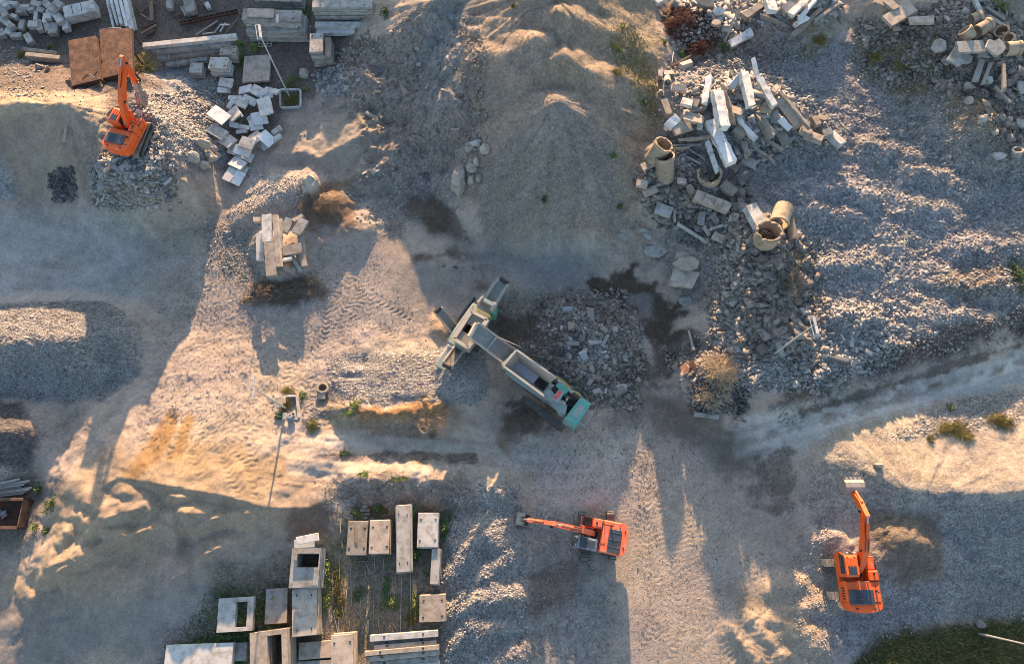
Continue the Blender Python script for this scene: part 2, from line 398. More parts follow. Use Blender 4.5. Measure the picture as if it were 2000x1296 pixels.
# toothed bucket cuts beside the sand
H -= 0.03 * TM + 0.85 * np.clip(TM, 0, 1) * FINE
H += 0.05 * TM * np.where(TK < 0.5, np.sin(2 * np.pi * (TS / 0.46 + np.abs(TT) * 1.8)), np.where(TK < 1.5, np.sin(2 * np.pi * TS / 0.34), -1.2))

# ------------------------------------------------------------------ what the ground is made of, by place
ALB = np.empty(XX.shape + (3,)); GRIT = np.full(XX.shape, 0.18)
ALB[:] = (0.335, 0.285, 0.245)
NW = fbm(XX, YY, 3.0, 4, 31, 0.6)
NS = fbm(XX, YY, 0.8, 3, 37, 0.6)
def patch(pts, col, soft=1.0, wob=0.9, grit=None, amt=1.0, fray=0.35):
    W = hits(pts)
    m = soft + wob * 2.2 + 0.5
    sl = box_of(min(w.x for w in W) - m, max(w.x for w in W) + m, min(w.y for w in W) - m, max(w.y for w in W) + m)
    d = poly_sd([(w.x, w.y) for w in W], XX[sl], YY[sl]) + wob * (NW[sl] + fray * NS[sl])
    k = np.clip(0.5 - d / (2 * soft), 0, 1); k = k * k * (3 - 2 * k) * amt
    ALB[sl] = ALB[sl] * (1 - k[..., None]) + np.array(col) * k[..., None]
    if grit is not None: GRIT[sl] = GRIT[sl] * (1 - k) + grit * k

GREY = (0.25, 0.25, 0.255); SAND = (0.31, 0.25, 0.19); SOIL = (0.19, 0.145, 0.11); BROWN = (0.24, 0.165, 0.105); WET = (0.08, 0.063, 0.05); DUST = (0.37, 0.36, 0.35)
# top-left yard of dark soil
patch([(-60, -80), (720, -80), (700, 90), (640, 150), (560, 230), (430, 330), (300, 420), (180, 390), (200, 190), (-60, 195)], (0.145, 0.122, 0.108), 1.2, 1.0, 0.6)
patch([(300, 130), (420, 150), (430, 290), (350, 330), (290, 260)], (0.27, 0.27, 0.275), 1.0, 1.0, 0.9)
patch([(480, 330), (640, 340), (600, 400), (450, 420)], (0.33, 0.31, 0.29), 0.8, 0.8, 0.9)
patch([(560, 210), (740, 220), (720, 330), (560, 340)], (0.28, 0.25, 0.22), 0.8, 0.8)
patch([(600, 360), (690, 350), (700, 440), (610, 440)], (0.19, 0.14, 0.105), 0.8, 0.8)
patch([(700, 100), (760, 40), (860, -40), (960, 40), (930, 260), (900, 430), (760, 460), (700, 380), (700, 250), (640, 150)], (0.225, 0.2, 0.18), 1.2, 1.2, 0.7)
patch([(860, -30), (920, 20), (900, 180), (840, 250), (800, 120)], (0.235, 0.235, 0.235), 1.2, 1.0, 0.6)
# mound and yard on the left
patch([(-80, 190), (200, 185), (230, 260), (210, 380), (-80, 400)], (0.26, 0.225, 0.185), 1.0, 0.6)
patch([(-80, 180), (210, 185), (205, 225), (-80, 232)], (0.34, 0.28, 0.21), 0.5, 0.4)
patch([(-80, 410), (330, 420), (280, 600), (-80, 600)], (0.38, 0.368, 0.335), 1.5, 1.0, 0.2)
patch([(-80, 320), (20, 320), (40, 400), (-80, 410)], (0.24, 0.245, 0.255), 0.6, 0.5, 0.8)
patch([(-80, 600), (200, 585), (275, 640), (270, 730), (200, 782), (-80, 775)], (0.235, 0.23, 0.23), 0.4, 0.4, 1.2)
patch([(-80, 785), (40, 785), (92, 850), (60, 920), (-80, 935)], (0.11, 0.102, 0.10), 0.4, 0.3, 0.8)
patch([(-80, 935), (90, 920), (120, 960), (60, 1070), (-80, 1100)], (0.2, 0.18, 0.155), 1.0, 0.7, 0.6)
# sand mound
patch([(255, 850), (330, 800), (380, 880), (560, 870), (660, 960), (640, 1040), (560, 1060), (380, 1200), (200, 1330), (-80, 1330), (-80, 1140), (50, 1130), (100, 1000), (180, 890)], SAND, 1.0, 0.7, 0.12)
patch([(-80, 1130), (60, 1190), (200, 1150), (400, 1110), (560, 1050), (440, 1200), (330, 1270), (100, 1330), (-80, 1330)], (0.235, 0.22, 0.205), 1.8, 0.8, 0.12)  # shade on the south face put into the colour: darker, greyer sand
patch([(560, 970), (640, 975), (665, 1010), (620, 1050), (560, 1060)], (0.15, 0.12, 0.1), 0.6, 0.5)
patch([(318, 810), (345, 812), (330, 890), (270, 930)], (0.26, 0.17, 0.09), 0.25, 0.2, 0.1)
patch([(352, 812), (374, 812), (362, 880), (335, 900)], (0.26, 0.17, 0.09), 0.25, 0.2, 0.1)
patch([(250, 880), (370, 850), (560, 890), (600, 950), (400, 940), (240, 920)], (0.32, 0.245, 0.17), 0.8, 0.6, 0.1)
# lit yard, dustier along the travelled parts
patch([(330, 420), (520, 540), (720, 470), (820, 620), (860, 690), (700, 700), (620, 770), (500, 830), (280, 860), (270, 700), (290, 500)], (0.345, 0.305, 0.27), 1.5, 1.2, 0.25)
patch([(760, 500), (980, 500), (960, 570), (840, 600), (760, 600)], (0.24, 0.225, 0.21), 1.0, 0.8, 0.2)
patch([(790, 490), (900, 480), (930, 505), (800, 520)], (0.12, 0.095, 0.08), 0.5, 0.5)
patch([(860, 518), (950, 516), (985, 530), (960, 548), (930, 530), (870, 526)], WET, 0.2, 0.4, None, 1.0, 1.2)
patch([(930, 545), (970, 548), (960, 575), (925, 565)], (0.1, 0.08, 0.065), 0.4, 0.3)
patch([(400, 430), (500, 430), (500, 560), (400, 520)], (0.29, 0.255, 0.22), 1.2, 1.0, 0.8)
# middle gravels
patch([(640, 700), (860, 680), (950, 700), (945, 780), (880, 785), (830, 770), (760, 790), (650, 778)], (0.34, 0.325, 0.31), 0.4, 0.4, 1.2)
patch([(860, 700), (940, 690), (955, 750), (930, 790), (870, 785)], (0.215, 0.215, 0.22), 0.3, 0.3, 1.3)
patch([(690, 780), (760, 795), (830, 770), (890, 800), (850, 850), (730, 855), (690, 830)], (0.27, 0.165, 0.085), 0.4, 0.5, 0.5)
patch([(630, 770), (690, 780), (700, 840), (620, 850)], (0.33, 0.26, 0.17), 0.6, 0.6, 0.5)
patch([(700, 820), (830, 815), (850, 855), (720, 860)], (0.21, 0.165, 0.125), 0.6, 0.5, 0.6)
patch([(840, 610), (880, 600), (900, 650), (850, 660)], (0.33, 0.25, 0.18), 0.5, 0.4, 0.4)
# main pile
patch([(940, -90), (1270, -90), (1300, 180), (1290, 290), (1230, 420), (1200, 480), (960, 480), (910, 350), (930, 200)], (0.27, 0.22, 0.175), 0.8, 0.5, 0.55)
patch([(1060, 190), (1130, 195), (1200, 290), (1220, 440), (940, 460), (930, 330)], (0.225, 0.205, 0.185), 1.0, 0.7, 0.55)
patch([(1140, -90), (1290, -90), (1300, 200), (1280, 280), (1180, 120)], (0.255, 0.215, 0.155), 1.0, 0.8, 0.7)
patch([(940, 470), (1200, 470), (1160, 580), (1060, 600), (960, 570), (900, 480)], (0.235, 0.225, 0.215), 1.5, 0.9, 0.25)
patch([(975, 515), (1040, 515), (1060, 560), (1040, 605), (985, 610), (960, 560)], (0.22, 0.215, 0.215), 0.3, 0.3, 0.3)
# middle shade: rubble, burnt-dark wet soil
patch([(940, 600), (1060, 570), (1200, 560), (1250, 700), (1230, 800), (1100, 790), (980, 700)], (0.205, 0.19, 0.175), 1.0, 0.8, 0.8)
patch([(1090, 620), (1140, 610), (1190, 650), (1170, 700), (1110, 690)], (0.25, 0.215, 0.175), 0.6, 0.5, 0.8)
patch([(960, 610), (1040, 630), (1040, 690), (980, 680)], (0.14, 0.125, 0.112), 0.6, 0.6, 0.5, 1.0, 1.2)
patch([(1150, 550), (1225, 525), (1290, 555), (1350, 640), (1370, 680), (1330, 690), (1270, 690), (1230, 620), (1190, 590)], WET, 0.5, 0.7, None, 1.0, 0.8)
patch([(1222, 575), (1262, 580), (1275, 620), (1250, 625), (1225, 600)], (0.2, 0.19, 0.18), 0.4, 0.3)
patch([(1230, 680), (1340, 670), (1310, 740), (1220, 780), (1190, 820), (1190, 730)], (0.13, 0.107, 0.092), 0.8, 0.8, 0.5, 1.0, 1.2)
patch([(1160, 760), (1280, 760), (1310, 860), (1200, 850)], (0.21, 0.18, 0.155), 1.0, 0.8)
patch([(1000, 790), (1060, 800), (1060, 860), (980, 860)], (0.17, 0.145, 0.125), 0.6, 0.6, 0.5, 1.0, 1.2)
patch([(1300, 470), (1400, 500), (1400, 590), (1290, 560)], (0.23, 0.215, 0.2), 0.6, 0.6, 0.6)
# right plateau
patch([(1310, 110), (1700, 60), (2060, 260), (2060, 600), (1850, 680), (1640, 730), (1450, 800), (1350, 740), (1400, 560), (1300, 440), (1280, 330)], (0.24, 0.23, 0.225), 0.8, 0.9, 0.9)
patch([(1540, 330), (1760, 290), (1960, 420), (1900, 640), (1700, 690), (1580, 620), (1540, 450)], (0.275, 0.275, 0.285), 1.5, 1.5, 1.0)
patch([(1640, 330), (1720, 340), (1760, 480), (1720, 620), (1680, 620), (1700, 480)], (0.30, 0.30, 0.31), 1.2, 0.9, 0.5)
patch([(1500, 40), (1660, 60), (1680, 200), (1600, 260), (1540, 160)], (0.235, 0.235, 0.24), 1.5, 0.9, 0.7)
patch([(1560, 40), (1640, 30), (1620, 110), (1560, 110)], (0.21, 0.19, 0.13), 1.0, 0.8)
patch([(1660, 60), (1760, 50), (1860, 120), (1900, 180), (1760, 200), (1690, 160)], (0.22, 0.195, 0.135), 1.0, 0.9, 0.7)
patch([(1865, 190), (1940, 180), (1985, 230), (1960, 290), (1900, 270), (1850, 240)], (0.235, 0.185, 0.14), 0.7, 0.5, 0.5)
patch([(1930, -20), (2040, -20), (2040, 80), (1980, 50)], (0.26, 0.23, 0.18), 0.8, 0.6)
patch([(1290, 10), (1390, 15), (1380, 110), (1330, 110), (1290, 60)], (0.075, 0.05, 0.04), 0.5, 1.1, 0.8)
patch([(1480, 440), (1560, 480), (1560, 600), (1430, 640), (1420, 520)], (0.22, 0.18, 0.14), 0.7, 0.7, 0.8)
patch([(1850, 530), (1990, 500), (2020, 560), (1880, 600)], (0.2, 0.165, 0.13), 0.8, 0.8)
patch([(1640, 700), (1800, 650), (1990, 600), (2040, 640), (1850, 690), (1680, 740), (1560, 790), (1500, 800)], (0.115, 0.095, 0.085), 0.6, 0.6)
patch([(1280, 780), (1420, 790), (1420, 860), (1330, 880)], (0.16, 0.135, 0.115), 1.0, 0.7)
patch([(1360, 730), (1450, 720), (1470, 800), (1390, 810)], (0.15, 0.14, 0.14), 0.8, 0.6, 0.9)
# road and lower yard
patch([(1440, 820), (1600, 790), (1800, 735), (2060, 660), (2060, 745), (1850, 800), (1640, 850), (1520, 900), (1400, 900)], (0.42, 0.405, 0.385), 0.6, 0.4, 0.12)
patch([(1805, 745), (1838, 740), (1842, 756), (1812, 762)], (0.10, 0.08, 0.06), 0.3, 0.15)
patch([(1940, 715), (1965, 712), (1960, 730), (1935, 735)], (0.14, 0.12, 0.1), 0.4, 0.15)
patch([(1700, 770), (1860, 735), (1990, 700), (1995, 708), (1860, 745), (1705, 780)], (0.2, 0.17, 0.145), 0.3, 0.3, None, 0.4, 1.0)
patch([(1500, 880), (1530, 870), (1550, 940), (1540, 990), (1510, 990), (1460, 960)], (0.15, 0.125, 0.105), 0.5, 0.7, 0.6, 0.75, 0.9)
patch([(1370, 830), (1460, 840), (1480, 900), (1400, 920)], (0.19, 0.165, 0.14), 1.0, 1.0)
patch([(960, 870), (1240, 850), (1260, 1000), (1100, 1000), (960, 940)], (0.41, 0.39, 0.35), 1.5, 1.0, 0.15)
patch([(1000, 1000), (1150, 1000), (1200, 1296), (1000, 1310)], (0.27, 0.255, 0.24), 1.2, 0.9, 0.5)
patch([(1020, 1110), (1110, 1110), (1100, 1200), (1030, 1200)], (0.18, 0.155, 0.135), 1.2, 0.9)
patch([(1240, 880), (1350, 880), (1400, 1000), (1540, 1160), (1600, 1310), (1230, 1310), (1240, 1050)], (0.36, 0.31, 0.265), 1.5, 0.9, 0.2)
patch([(1440, 1160), (1600, 1150), (1610, 1310), (1440, 1310)], (0.34, 0.28, 0.22), 1.5, 0.9, 0.25)
patch([(540, 850), (700, 855), (960, 880), (1000, 950), (640, 930), (560, 900)], (0.33, 0.28, 0.23), 0.8, 0.6, 0.2)
patch([(312, 822), (330, 806), (348, 812), (340, 850), (315, 895), (262, 940), (250, 925), (285, 870)], (0.27, 0.175, 0.095), 0.25, 0.25, 0.08)
patch([(352, 820), (366, 808), (380, 814), (372, 850), (350, 895), (325, 905), (345, 860)], (0.27, 0.18, 0.10), 0.25, 0.25, 0.08)
patch([(540, 846), (700, 850), (1010, 872), (1010, 892), (700, 876), (545, 868)], (0.40, 0.36, 0.31), 0.25, 0.2, 0.05)
patch([(560, 898), (960, 912), (1040, 935), (1030, 955), (960, 936), (560, 928)], (0.41, 0.36, 0.30), 0.25, 0.25, 0.05)
patch([(620, 881), (760, 880), (930, 889), (930, 899), (620, 892)], (0.185, 0.15, 0.12), 0.2, 0.3, 0.8, 1.0, 0.8)
for o in (0, 26): patch([(1440, 848 + o), (1600, 800 + o), (1800, 746 + o), (2050, 672 + o), (2050, 684 + o), (1800, 758 + o), (1600, 812 + o), (1440, 862 + o)], (0.45, 0.42, 0.385), 0.35, 0.3, 0.05, 0.6)
patch([(1440, 866), (1600, 818), (1800, 763), (2050, 689), (2050, 696), (1800, 769), (1600, 825), (1440, 874)], (0.27, 0.24, 0.21), 0.2, 0.3, 0.3, 0.8, 0.8)
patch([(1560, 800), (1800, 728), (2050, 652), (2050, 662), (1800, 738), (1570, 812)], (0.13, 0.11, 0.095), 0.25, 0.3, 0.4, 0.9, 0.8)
patch([(610, 930), (900, 930), (930, 985), (700, 1000)], (0.245, 0.21, 0.18), 0.6, 0.5, 0.7)
patch([(650, 1000), (880, 960), (880, 1296), (640, 1296)], (0.215, 0.18, 0.145), 0.8, 0.6, 0.6)
patch([(640, 1060), (690, 1060), (690, 1250), (640, 1250)], (0.28, 0.225, 0.16), 0.5, 0.4, 0.5)
patch([(420, 1120), (640, 1050), (640, 1296), (330, 1310), (400, 1240)], (0.165, 0.15, 0.12), 0.8, 0.6, 0.7)
patch([(870, 1020), (1010, 960), (1030, 1080), (1020, 1310), (860, 1310)], (0.26, 0.25, 0.245), 0.5, 0.5, 1.2)
patch([(935, 950), (1000, 950), (1000, 990), (940, 990)], (0.33, 0.31, 0.29), 0.4, 0.4, 1.1)
# bottom-right mound and its gravel
patch([(1600, 860), (1850, 780), (2080, 740), (2080, 990), (1850, 985), (1760, 965), (1680, 940), (1600, 920)], (0.36, 0.31, 0.25), 0.6, 0.5, 0.35)
patch([(1730, 850), (1850, 790), (2080, 745), (2080, 800), (1900, 830), (1800, 870)], (0.33, 0.30, 0.26), 0.6, 0.5, 1.1)
patch([(1640, 950), (1850, 970), (2080, 985), (2080, 1230), (1850, 1200), (1740, 1260), (1640, 1300), (1600, 1200), (1700, 1180), (1700, 1000)], (0.245, 0.24, 0.24), 0.8, 0.7, 0.9)
patch([(1700, 1000), (1800, 990), (1850, 1040), (1840, 1130), (1760, 1150), (1710, 1100)], (0.16, 0.135, 0.112), 0.7, 0.5, 0.5)
patch([(1600, 880), (1680, 900), (1670, 1060), (1600, 1090), (1560, 980)], (0.3, 0.275, 0.245), 0.8, 0.6, 0.8)
patch([(1660, 1310), (1720, 1255), (1830, 1225), (2080, 1200), (2080, 1340), (1640, 1340)], (0.09, 0.088, 0.05), 0.7, 0.6, 0.5)
H -= FINE * 0.75 * np.clip(1 - GRIT / 0.8, 0, 1) * (1 - 0.85 * np.clip(TM, 0, 1))
N_TINT = fbm(XX, YY, 5.0, 4, 71, 0.6)
SPK = np.random.default_rng(8).normal(0, 1, H.shape)
ALB *= np.array([0.84, 0.815, 0.795])
ALB *= (1 + 0.05 * N_TINT + 0.08 * NW + 0.08 * NS + (0.045 + 0.11 * GRIT) * SPK + TM * np.where(TK > 1.5, 0.24, -0.10) + 0.09 * FAN)[..., None]
ALB[..., 2] *= 1 - 0.05 * N_TINT
ALB = np.clip(ALB, 0.02, 0.8)

def build_ground():
    me = bpy.data.meshes.new('ground')
    co = np.stack([XX, YY, H], -1).reshape(-1, 3)
    idx = np.arange(NX * NY).reshape(NY, NX)
    q = np.stack([idx[:-1, :-1], idx[:-1, 1:], idx[1:, 1:], idx[1:, :-1]], -1).reshape(-1, 4)
    me.vertices.add(len(co)); me.vertices.foreach_set('co', co.astype(np.float32).ravel())
    me.loops.add(q.size); me.loops.foreach_set('vertex_index', q.astype(np.int32).ravel())
    me.polygons.add(len(q)); me.polygons.foreach_set('loop_start', np.arange(0, q.size, 4, dtype=np.int32))
    me.update(calc_edges=True)
    me.shade_smooth()
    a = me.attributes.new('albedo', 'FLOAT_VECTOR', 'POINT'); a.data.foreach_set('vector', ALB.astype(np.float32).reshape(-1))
    a = me.attributes.new('grit', 'FLOAT', 'POINT'); a.data.foreach_set('value', GRIT.astype(np.float32).ravel())
    o = bpy.data.objects.new('ground', me); COL.objects.link(o)
    o['kind'] = 'structure'
    m = bpy.data.materials.new('ground'); m.use_nodes = True
    nt = m.node_tree; N = nt.nodes; L = nt.links
    b = N['Principled BSDF']; b.inputs['Roughness'].default_value = 0.95; b.inputs['Specular IOR Level'].default_value = 0.15
    def node(t, **k):
        n = N.new(t)
        for kk, v in k.items(): setattr(n, kk, v)
        return n
    def attr(nm):
        n = node('ShaderNodeAttribute'); n.attribute_name = nm; return n
    def mth(op, x, y=None):
        n = node('ShaderNodeMath', operation=op)
        for i, v in enumerate((x, y)):
            if v is None: continue
            if isinstance(v, (int, float)): n.inputs[i].default_value = v
            else: L.new(v, n.inputs[i])
        return n.outputs[0]
    alb, grit = attr('albedo'), attr('grit')
    geo = node('ShaderNodeNewGeometry')
    def noise(scale, detail=4, rough=0.6):
        n = node('ShaderNodeTexNoise'); n.inputs['Scale'].default_value = scale; n.inputs['Detail'].default_value = detail; n.inputs['Roughness'].default_value = rough
        L.new(geo.outputs['Position'], n.inputs['Vector']); return n.outputs['Fac']
    def voro(scale):
        n = node('ShaderNodeTexVoronoi'); n.inputs['Scale'].default_value = scale; n.inputs['Randomness'].default_value = 1.0
        L.new(geo.outputs['Position'], n.inputs['Vector']); return n
    v1, v2 = voro(5.0), voro(11.0)
    sep = node('ShaderNodeSeparateColor'); L.new(v1.outputs['Color'], sep.inputs[0])
    sep2 = node('ShaderNodeSeparateColor'); L.new(v2.outputs['Color'], sep2.inputs[0])
    # per-stone tint
    tint = mth('MULTIPLY', mth('ADD', mth('SUBTRACT', sep.outputs[0], 0.5), mth('SUBTRACT', sep2.outputs[0], 0.5)), mth('MULTIPLY', grit.outputs['Fac'], 0.55))
    n1 = noise(1.3, 6, 0.65); n2 = noise(14, 3, 0.7); n3 = noise(5.5, 3, 0.75)
    val = mth('ADD', mth('ADD', 1.0, tint), mth('ADD', mth('MULTIPLY', mth('SUBTRACT', n1, 0.5), 0.5), mth('ADD', mth('MULTIPLY', mth('SUBTRACT', n2, 0.5), 1.1), mth('MULTIPLY', mth('SUBTRACT', n3, 0.5), 0.7))))
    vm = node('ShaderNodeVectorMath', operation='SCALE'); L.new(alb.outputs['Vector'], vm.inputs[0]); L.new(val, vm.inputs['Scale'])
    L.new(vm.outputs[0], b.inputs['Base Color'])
    # relief: stones + dust
    h1 = mth('MULTIPLY', mth('SUBTRACT', 0.6, v1.outputs['Distance']), mth('MULTIPLY', grit.outputs['Fac'], 0.055))
    h2 = mth('MULTIPLY', mth('SUBTRACT', 0.6, v2.outputs['Distance']), mth('ADD', 0.008, mth('MULTIPLY', grit.outputs['Fac'], 0.045)))
    h3 = mth('MULTIPLY', n2, 0.025); h4 = mth('MULTIPLY', noise(5, 5, 0.65), mth('MULTIPLY', grit.outputs['Fac'], 0.03))
    hh = mth('ADD', mth('ADD', h1, h2), mth('ADD', h3, h4))
    bp = node('ShaderNodeBump'); bp.inputs['Strength'].default_value = 0.8; bp.inputs['Distance'].default_value = 1.0
    L.new(hh, bp.inputs['Height']); L.new(bp.outputs[0], b.inputs['Normal'])
    me.materials.append(m)
    return o
build_ground()
# ------------------------------------------------------------------ materials
def mat(name, col, rough=0.8, var=0.25, scale=3.0, spot=None, spot_amt=0.5, metal=0.0, bump=0.0, bump_scale=20.0, spec=0.3, rnd=0.15, fine=0.2, spot_scale=1.5):
    m = bpy.data.materials.new(name); m.use_nodes = True
    nt = m.node_tree; N, L = nt.nodes, nt.links
    b = N['Principled BSDF']
    b.inputs['Roughness'].default_value = rough; b.inputs['Metallic'].default_value = metal; b.inputs['Specular IOR Level'].default_value = spec
    tc = N.new('ShaderNodeTexCoord'); oi = N.new('ShaderNodeObjectInfo')
    off = N.new('ShaderNodeVectorMath'); off.operation = 'SCALE'; off.inputs[0].default_value = (37, 19, 53); L.new(oi.outputs['Random'], off.inputs['Scale'])
    add = N.new('ShaderNodeVectorMath'); add.operation = 'ADD'; L.new(tc.outputs['Object'], add.inputs[0]); L.new(off.outputs[0], add.inputs[1])
    def noise(sc, d=4, r=0.6):
        n = N.new('ShaderNodeTexNoise'); n.inputs['Scale'].default_value = sc; n.inputs['Detail'].default_value = d; n.inputs['Roughness'].default_value = r
        L.new(add.outputs[0], n.inputs['Vector']); return n.outputs['Fac']
    def mth(op, x, y):
        n = N.new('ShaderNodeMath'); n.operation = op
        for i, v in enumerate((x, y)):
            if isinstance(v, (int, float)): n.inputs[i].default_value = v
            else: L.new(v, n.inputs[i])
        return n.outputs[0]
    v = mth('ADD', 1.0, mth('ADD', mth('MULTIPLY', mth('SUBTRACT', noise(scale), 0.5), var * 2), mth('MULTIPLY', mth('SUBTRACT', noise(scale * 9, 3, 0.7), 0.5), fine * 2)))
    v = mth('MULTIPLY', v, mth('ADD', 1.0 - rnd, mth('MULTIPLY', oi.outputs['Random'], 2 * rnd)))
    base = None
    if spot is not None:
        mx = N.new('ShaderNodeMix'); mx.data_type = 'RGBA'
        rp = N.new('ShaderNodeValToRGB'); e = rp.color_ramp.elements
        e[0].position = max(0.0, 0.68 - 0.4 * spot_amt); e[1].position = min(1.0, 0.80 - 0.3 * spot_amt)
        L.new(noise(spot_scale, 6, 0.68), rp.inputs['Fac']); L.new(rp.outputs['Color'], mx.inputs['Factor'])
        mx.inputs['A'].default_value = (*col, 1); mx.inputs['B'].default_value = (*spot, 1)
        base = mx.outputs['Result']
    sc_ = N.new('ShaderNodeVectorMath'); sc_.operation = 'SCALE'
    if base is None: sc_.inputs[0].default_value = col
    else: L.new(base, sc_.inputs[0])
    L.new(v, sc_.inputs['Scale']); L.new(sc_.outputs[0], b.inputs['Base Color'])
    if bump:
        bp = N.new('ShaderNodeBump'); bp.inputs['Strength'].default_value = 0.7; bp.inputs['Distance'].default_value = bump
        L.new(noise(bump_scale, 4, 0.7), bp.inputs['Height']); L.new(bp.outputs[0], b.inputs['Normal'])
    return m

M = {}
M['concrete'] = mat('concrete', (0.31, 0.30, 0.285), 0.9, 0.22, 1.2, (0.20, 0.18, 0.155), 0.6, bump=0.01)
M['pale_concrete'] = mat('pale_concrete', (0.44, 0.435, 0.42), 0.88, 0.18, 1.0, (0.28, 0.26, 0.235), 0.55, bump=0.01)
M['white_slab'] = mat('white_slab', (0.52, 0.53, 0.54), 0.88, 0.2, 1.2, (0.34, 0.33, 0.31), 0.4, bump=0.012)
M['warm_concrete'] = mat('warm_concrete', (0.355, 0.30, 0.25), 0.9, 0.2, 1.0, (0.22, 0.185, 0.15), 0.58, bump=0.01)
M['dirty_concrete'] = mat('dirty_concrete', (0.25, 0.225, 0.195), 0.92, 0.28, 1.4, (0.17, 0.135, 0.10), 0.55, bump=0.02)
M['clay_pipe'] = mat('clay_pipe', (0.34, 0.27, 0.195), 0.9, 0.25, 1.6, (0.20, 0.155, 0.11), 0.5, bump=0.01)
M['white_beam'] = mat('white_beam', (0.58, 0.57, 0.55), 0.9, 0.25, 1.3, (0.20, 0.16, 0.13), 0.38, bump=0.02)
M['rubble'] = mat('rubble', (0.25, 0.235, 0.22), 0.93, 0.2, 2.5, (0.20, 0.175, 0.15), 0.4, rnd=0.32, bump=0.01)
M['rubble_grey'] = mat('rubble_grey', (0.26, 0.26, 0.265), 0.93, 0.2, 2.5, (0.21, 0.2, 0.19), 0.35, rnd=0.32, bump=0.01)
M['rubble_brown'] = mat('rubble_brown', (0.225, 0.185, 0.148), 0.93, 0.2, 2.5, (0.17, 0.13, 0.10), 0.4, rnd=0.32, bump=0.01)
M['asphalt'] = mat('asphalt', (0.13, 0.13, 0.14), 0.9, 0.25, 2.5, (0.22, 0.21, 0.2), 0.3, rnd=0.3, bump=0.02)
M['boulder'] = mat('boulder', (0.31, 0.285, 0.25), 0.9, 0.3, 1.0, (0.2, 0.17, 0.14), 0.5, bump=0.03, bump_scale=8)
M['rust'] = mat('rust', (0.20, 0.112, 0.07), 0.9, 0.4, 0.7, (0.10, 0.06, 0.045), 0.75, bump=0.008, spec=0.2)
M['dark_rust'] = mat('dark_rust', (0.10, 0.055, 0.04), 0.85, 0.4, 1.5, (0.045, 0.03, 0.025), 0.5)
M['orange'] = mat('orange_paint', (0.70, 0.10, 0.016), 0.55, 0.14, 1.0, (0.36, 0.20, 0.12), 0.36, spec=0.4, fine=0.06, rnd=0.0)
M['faded_orange'] = mat('faded_orange_paint', (0.62, 0.125, 0.06), 0.6, 0.15, 1.0, (0.38, 0.24, 0.17), 0.4, spec=0.4, fine=0.06, rnd=0.0)
M['dust_orange'] = mat('dusty_orange_paint', (0.50, 0.17, 0.075), 0.7, 0.2, 1.2, (0.34, 0.2, 0.13), 0.45, rnd=0.0)
M['black'] = mat('black_metal', (0.025, 0.025, 0.027), 0.55, 0.3, 2.0, (0.09, 0.08, 0.07), 0.3, rnd=0.0)
M['hood'] = mat('hood_grille', (0.04, 0.05, 0.065), 0.4, 0.3, 2.0, (0.12, 0.12, 0.12), 0.3, spec=0.6, rnd=0.0)
M['glass'] = mat('cab_glass', (0.03, 0.04, 0.045), 0.08, 0.2, 2.0, spec=0.9, rnd=0.0, fine=0.0)
M['track'] = mat('track_steel', (0.21, 0.195, 0.175), 0.75, 0.3, 2.0, (0.12, 0.10, 0.085), 0.5, metal=0.2, rnd=0.0)
M['dark_track'] = mat('muddy_track', (0.11, 0.105, 0.10), 0.85, 0.3, 2.0, (0.2, 0.18, 0.16), 0.4, rnd=0.0)
M['cab_grey'] = mat('grey_cab_paint', (0.22, 0.26, 0.31), 0.55, 0.15, 1.5, (0.32, 0.32, 0.33), 0.3, rnd=0.0)
M['chrome'] = mat('piston_steel', (0.55, 0.55, 0.55), 0.3, 0.1, 2.0, metal=0.8, rnd=0.0)
M['bucket'] = mat('bucket_steel', (0.31, 0.285, 0.26), 0.6, 0.3, 1.5, (0.24, 0.19, 0.15), 0.5, metal=0.3, rnd=0.0)
M['steel'] = mat('galvanised_steel', (0.42, 0.43, 0.43), 0.55, 0.2, 2.0, (0.28, 0.27, 0.25), 0.3, metal=0.4)
M['teal'] = mat('teal_paint', (0.075, 0.27, 0.235), 0.5, 0.18, 1.0, (0.26, 0.28, 0.26), 0.42, spec=0.4, rnd=0.0)
M['grey_teal'] = mat('dusty_teal_paint', (0.20, 0.255, 0.255), 0.7, 0.18, 1.0, (0.30, 0.30, 0.28), 0.45, rnd=0.0)
M['cream_steel'] = mat('dusty_cream_steel', (0.345, 0.325, 0.285), 0.7, 0.2, 1.2, (0.27, 0.22, 0.17), 0.4, rnd=0.0)
M['belt'] = mat('conveyor_belt', (0.16, 0.17, 0.175), 0.8, 0.25, 1.4, (0.25, 0.245, 0.235), 0.4, rnd=0.0)
M['blue_dust'] = mat('dusty_feeder_plate', (0.30, 0.335, 0.40), 0.7, 0.15, 1.0, (0.36, 0.365, 0.37), 0.35, rnd=0.0)
M['red'] = mat('red_paint', (0.55, 0.075, 0.06), 0.55, 0.2, 2.0, (0.45, 0.38, 0.34), 0.35, rnd=0.0)
M['yellow'] = mat('yellow_rail', (0.42, 0.33, 0.10), 0.6, 0.2, 2.0, rnd=0.0)
M['rubber'] = mat('tyre_rubber', (0.10, 0.095, 0.09), 0.9, 0.3, 3.0, (0.2, 0.18, 0.155), 0.45)
M['grey_wood'] = mat('weathered_wood', (0.29, 0.27, 0.245), 0.9, 0.3, 1.5, (0.19, 0.16, 0.13), 0.4, rnd=0.25)
M['brown_wood'] = mat('brown_wood', (0.24, 0.175, 0.115), 0.9, 0.3, 1.5, (0.12, 0.085, 0.055), 0.4, rnd=0.25)
M['twig'] = mat('dry_twigs', (0.18, 0.14, 0.105), 0.9, 0.4, 2.0, rnd=0.2)
M['straw'] = mat('pale_straw', (0.31, 0.24, 0.165), 0.9, 0.3, 2.0, rnd=0.2)
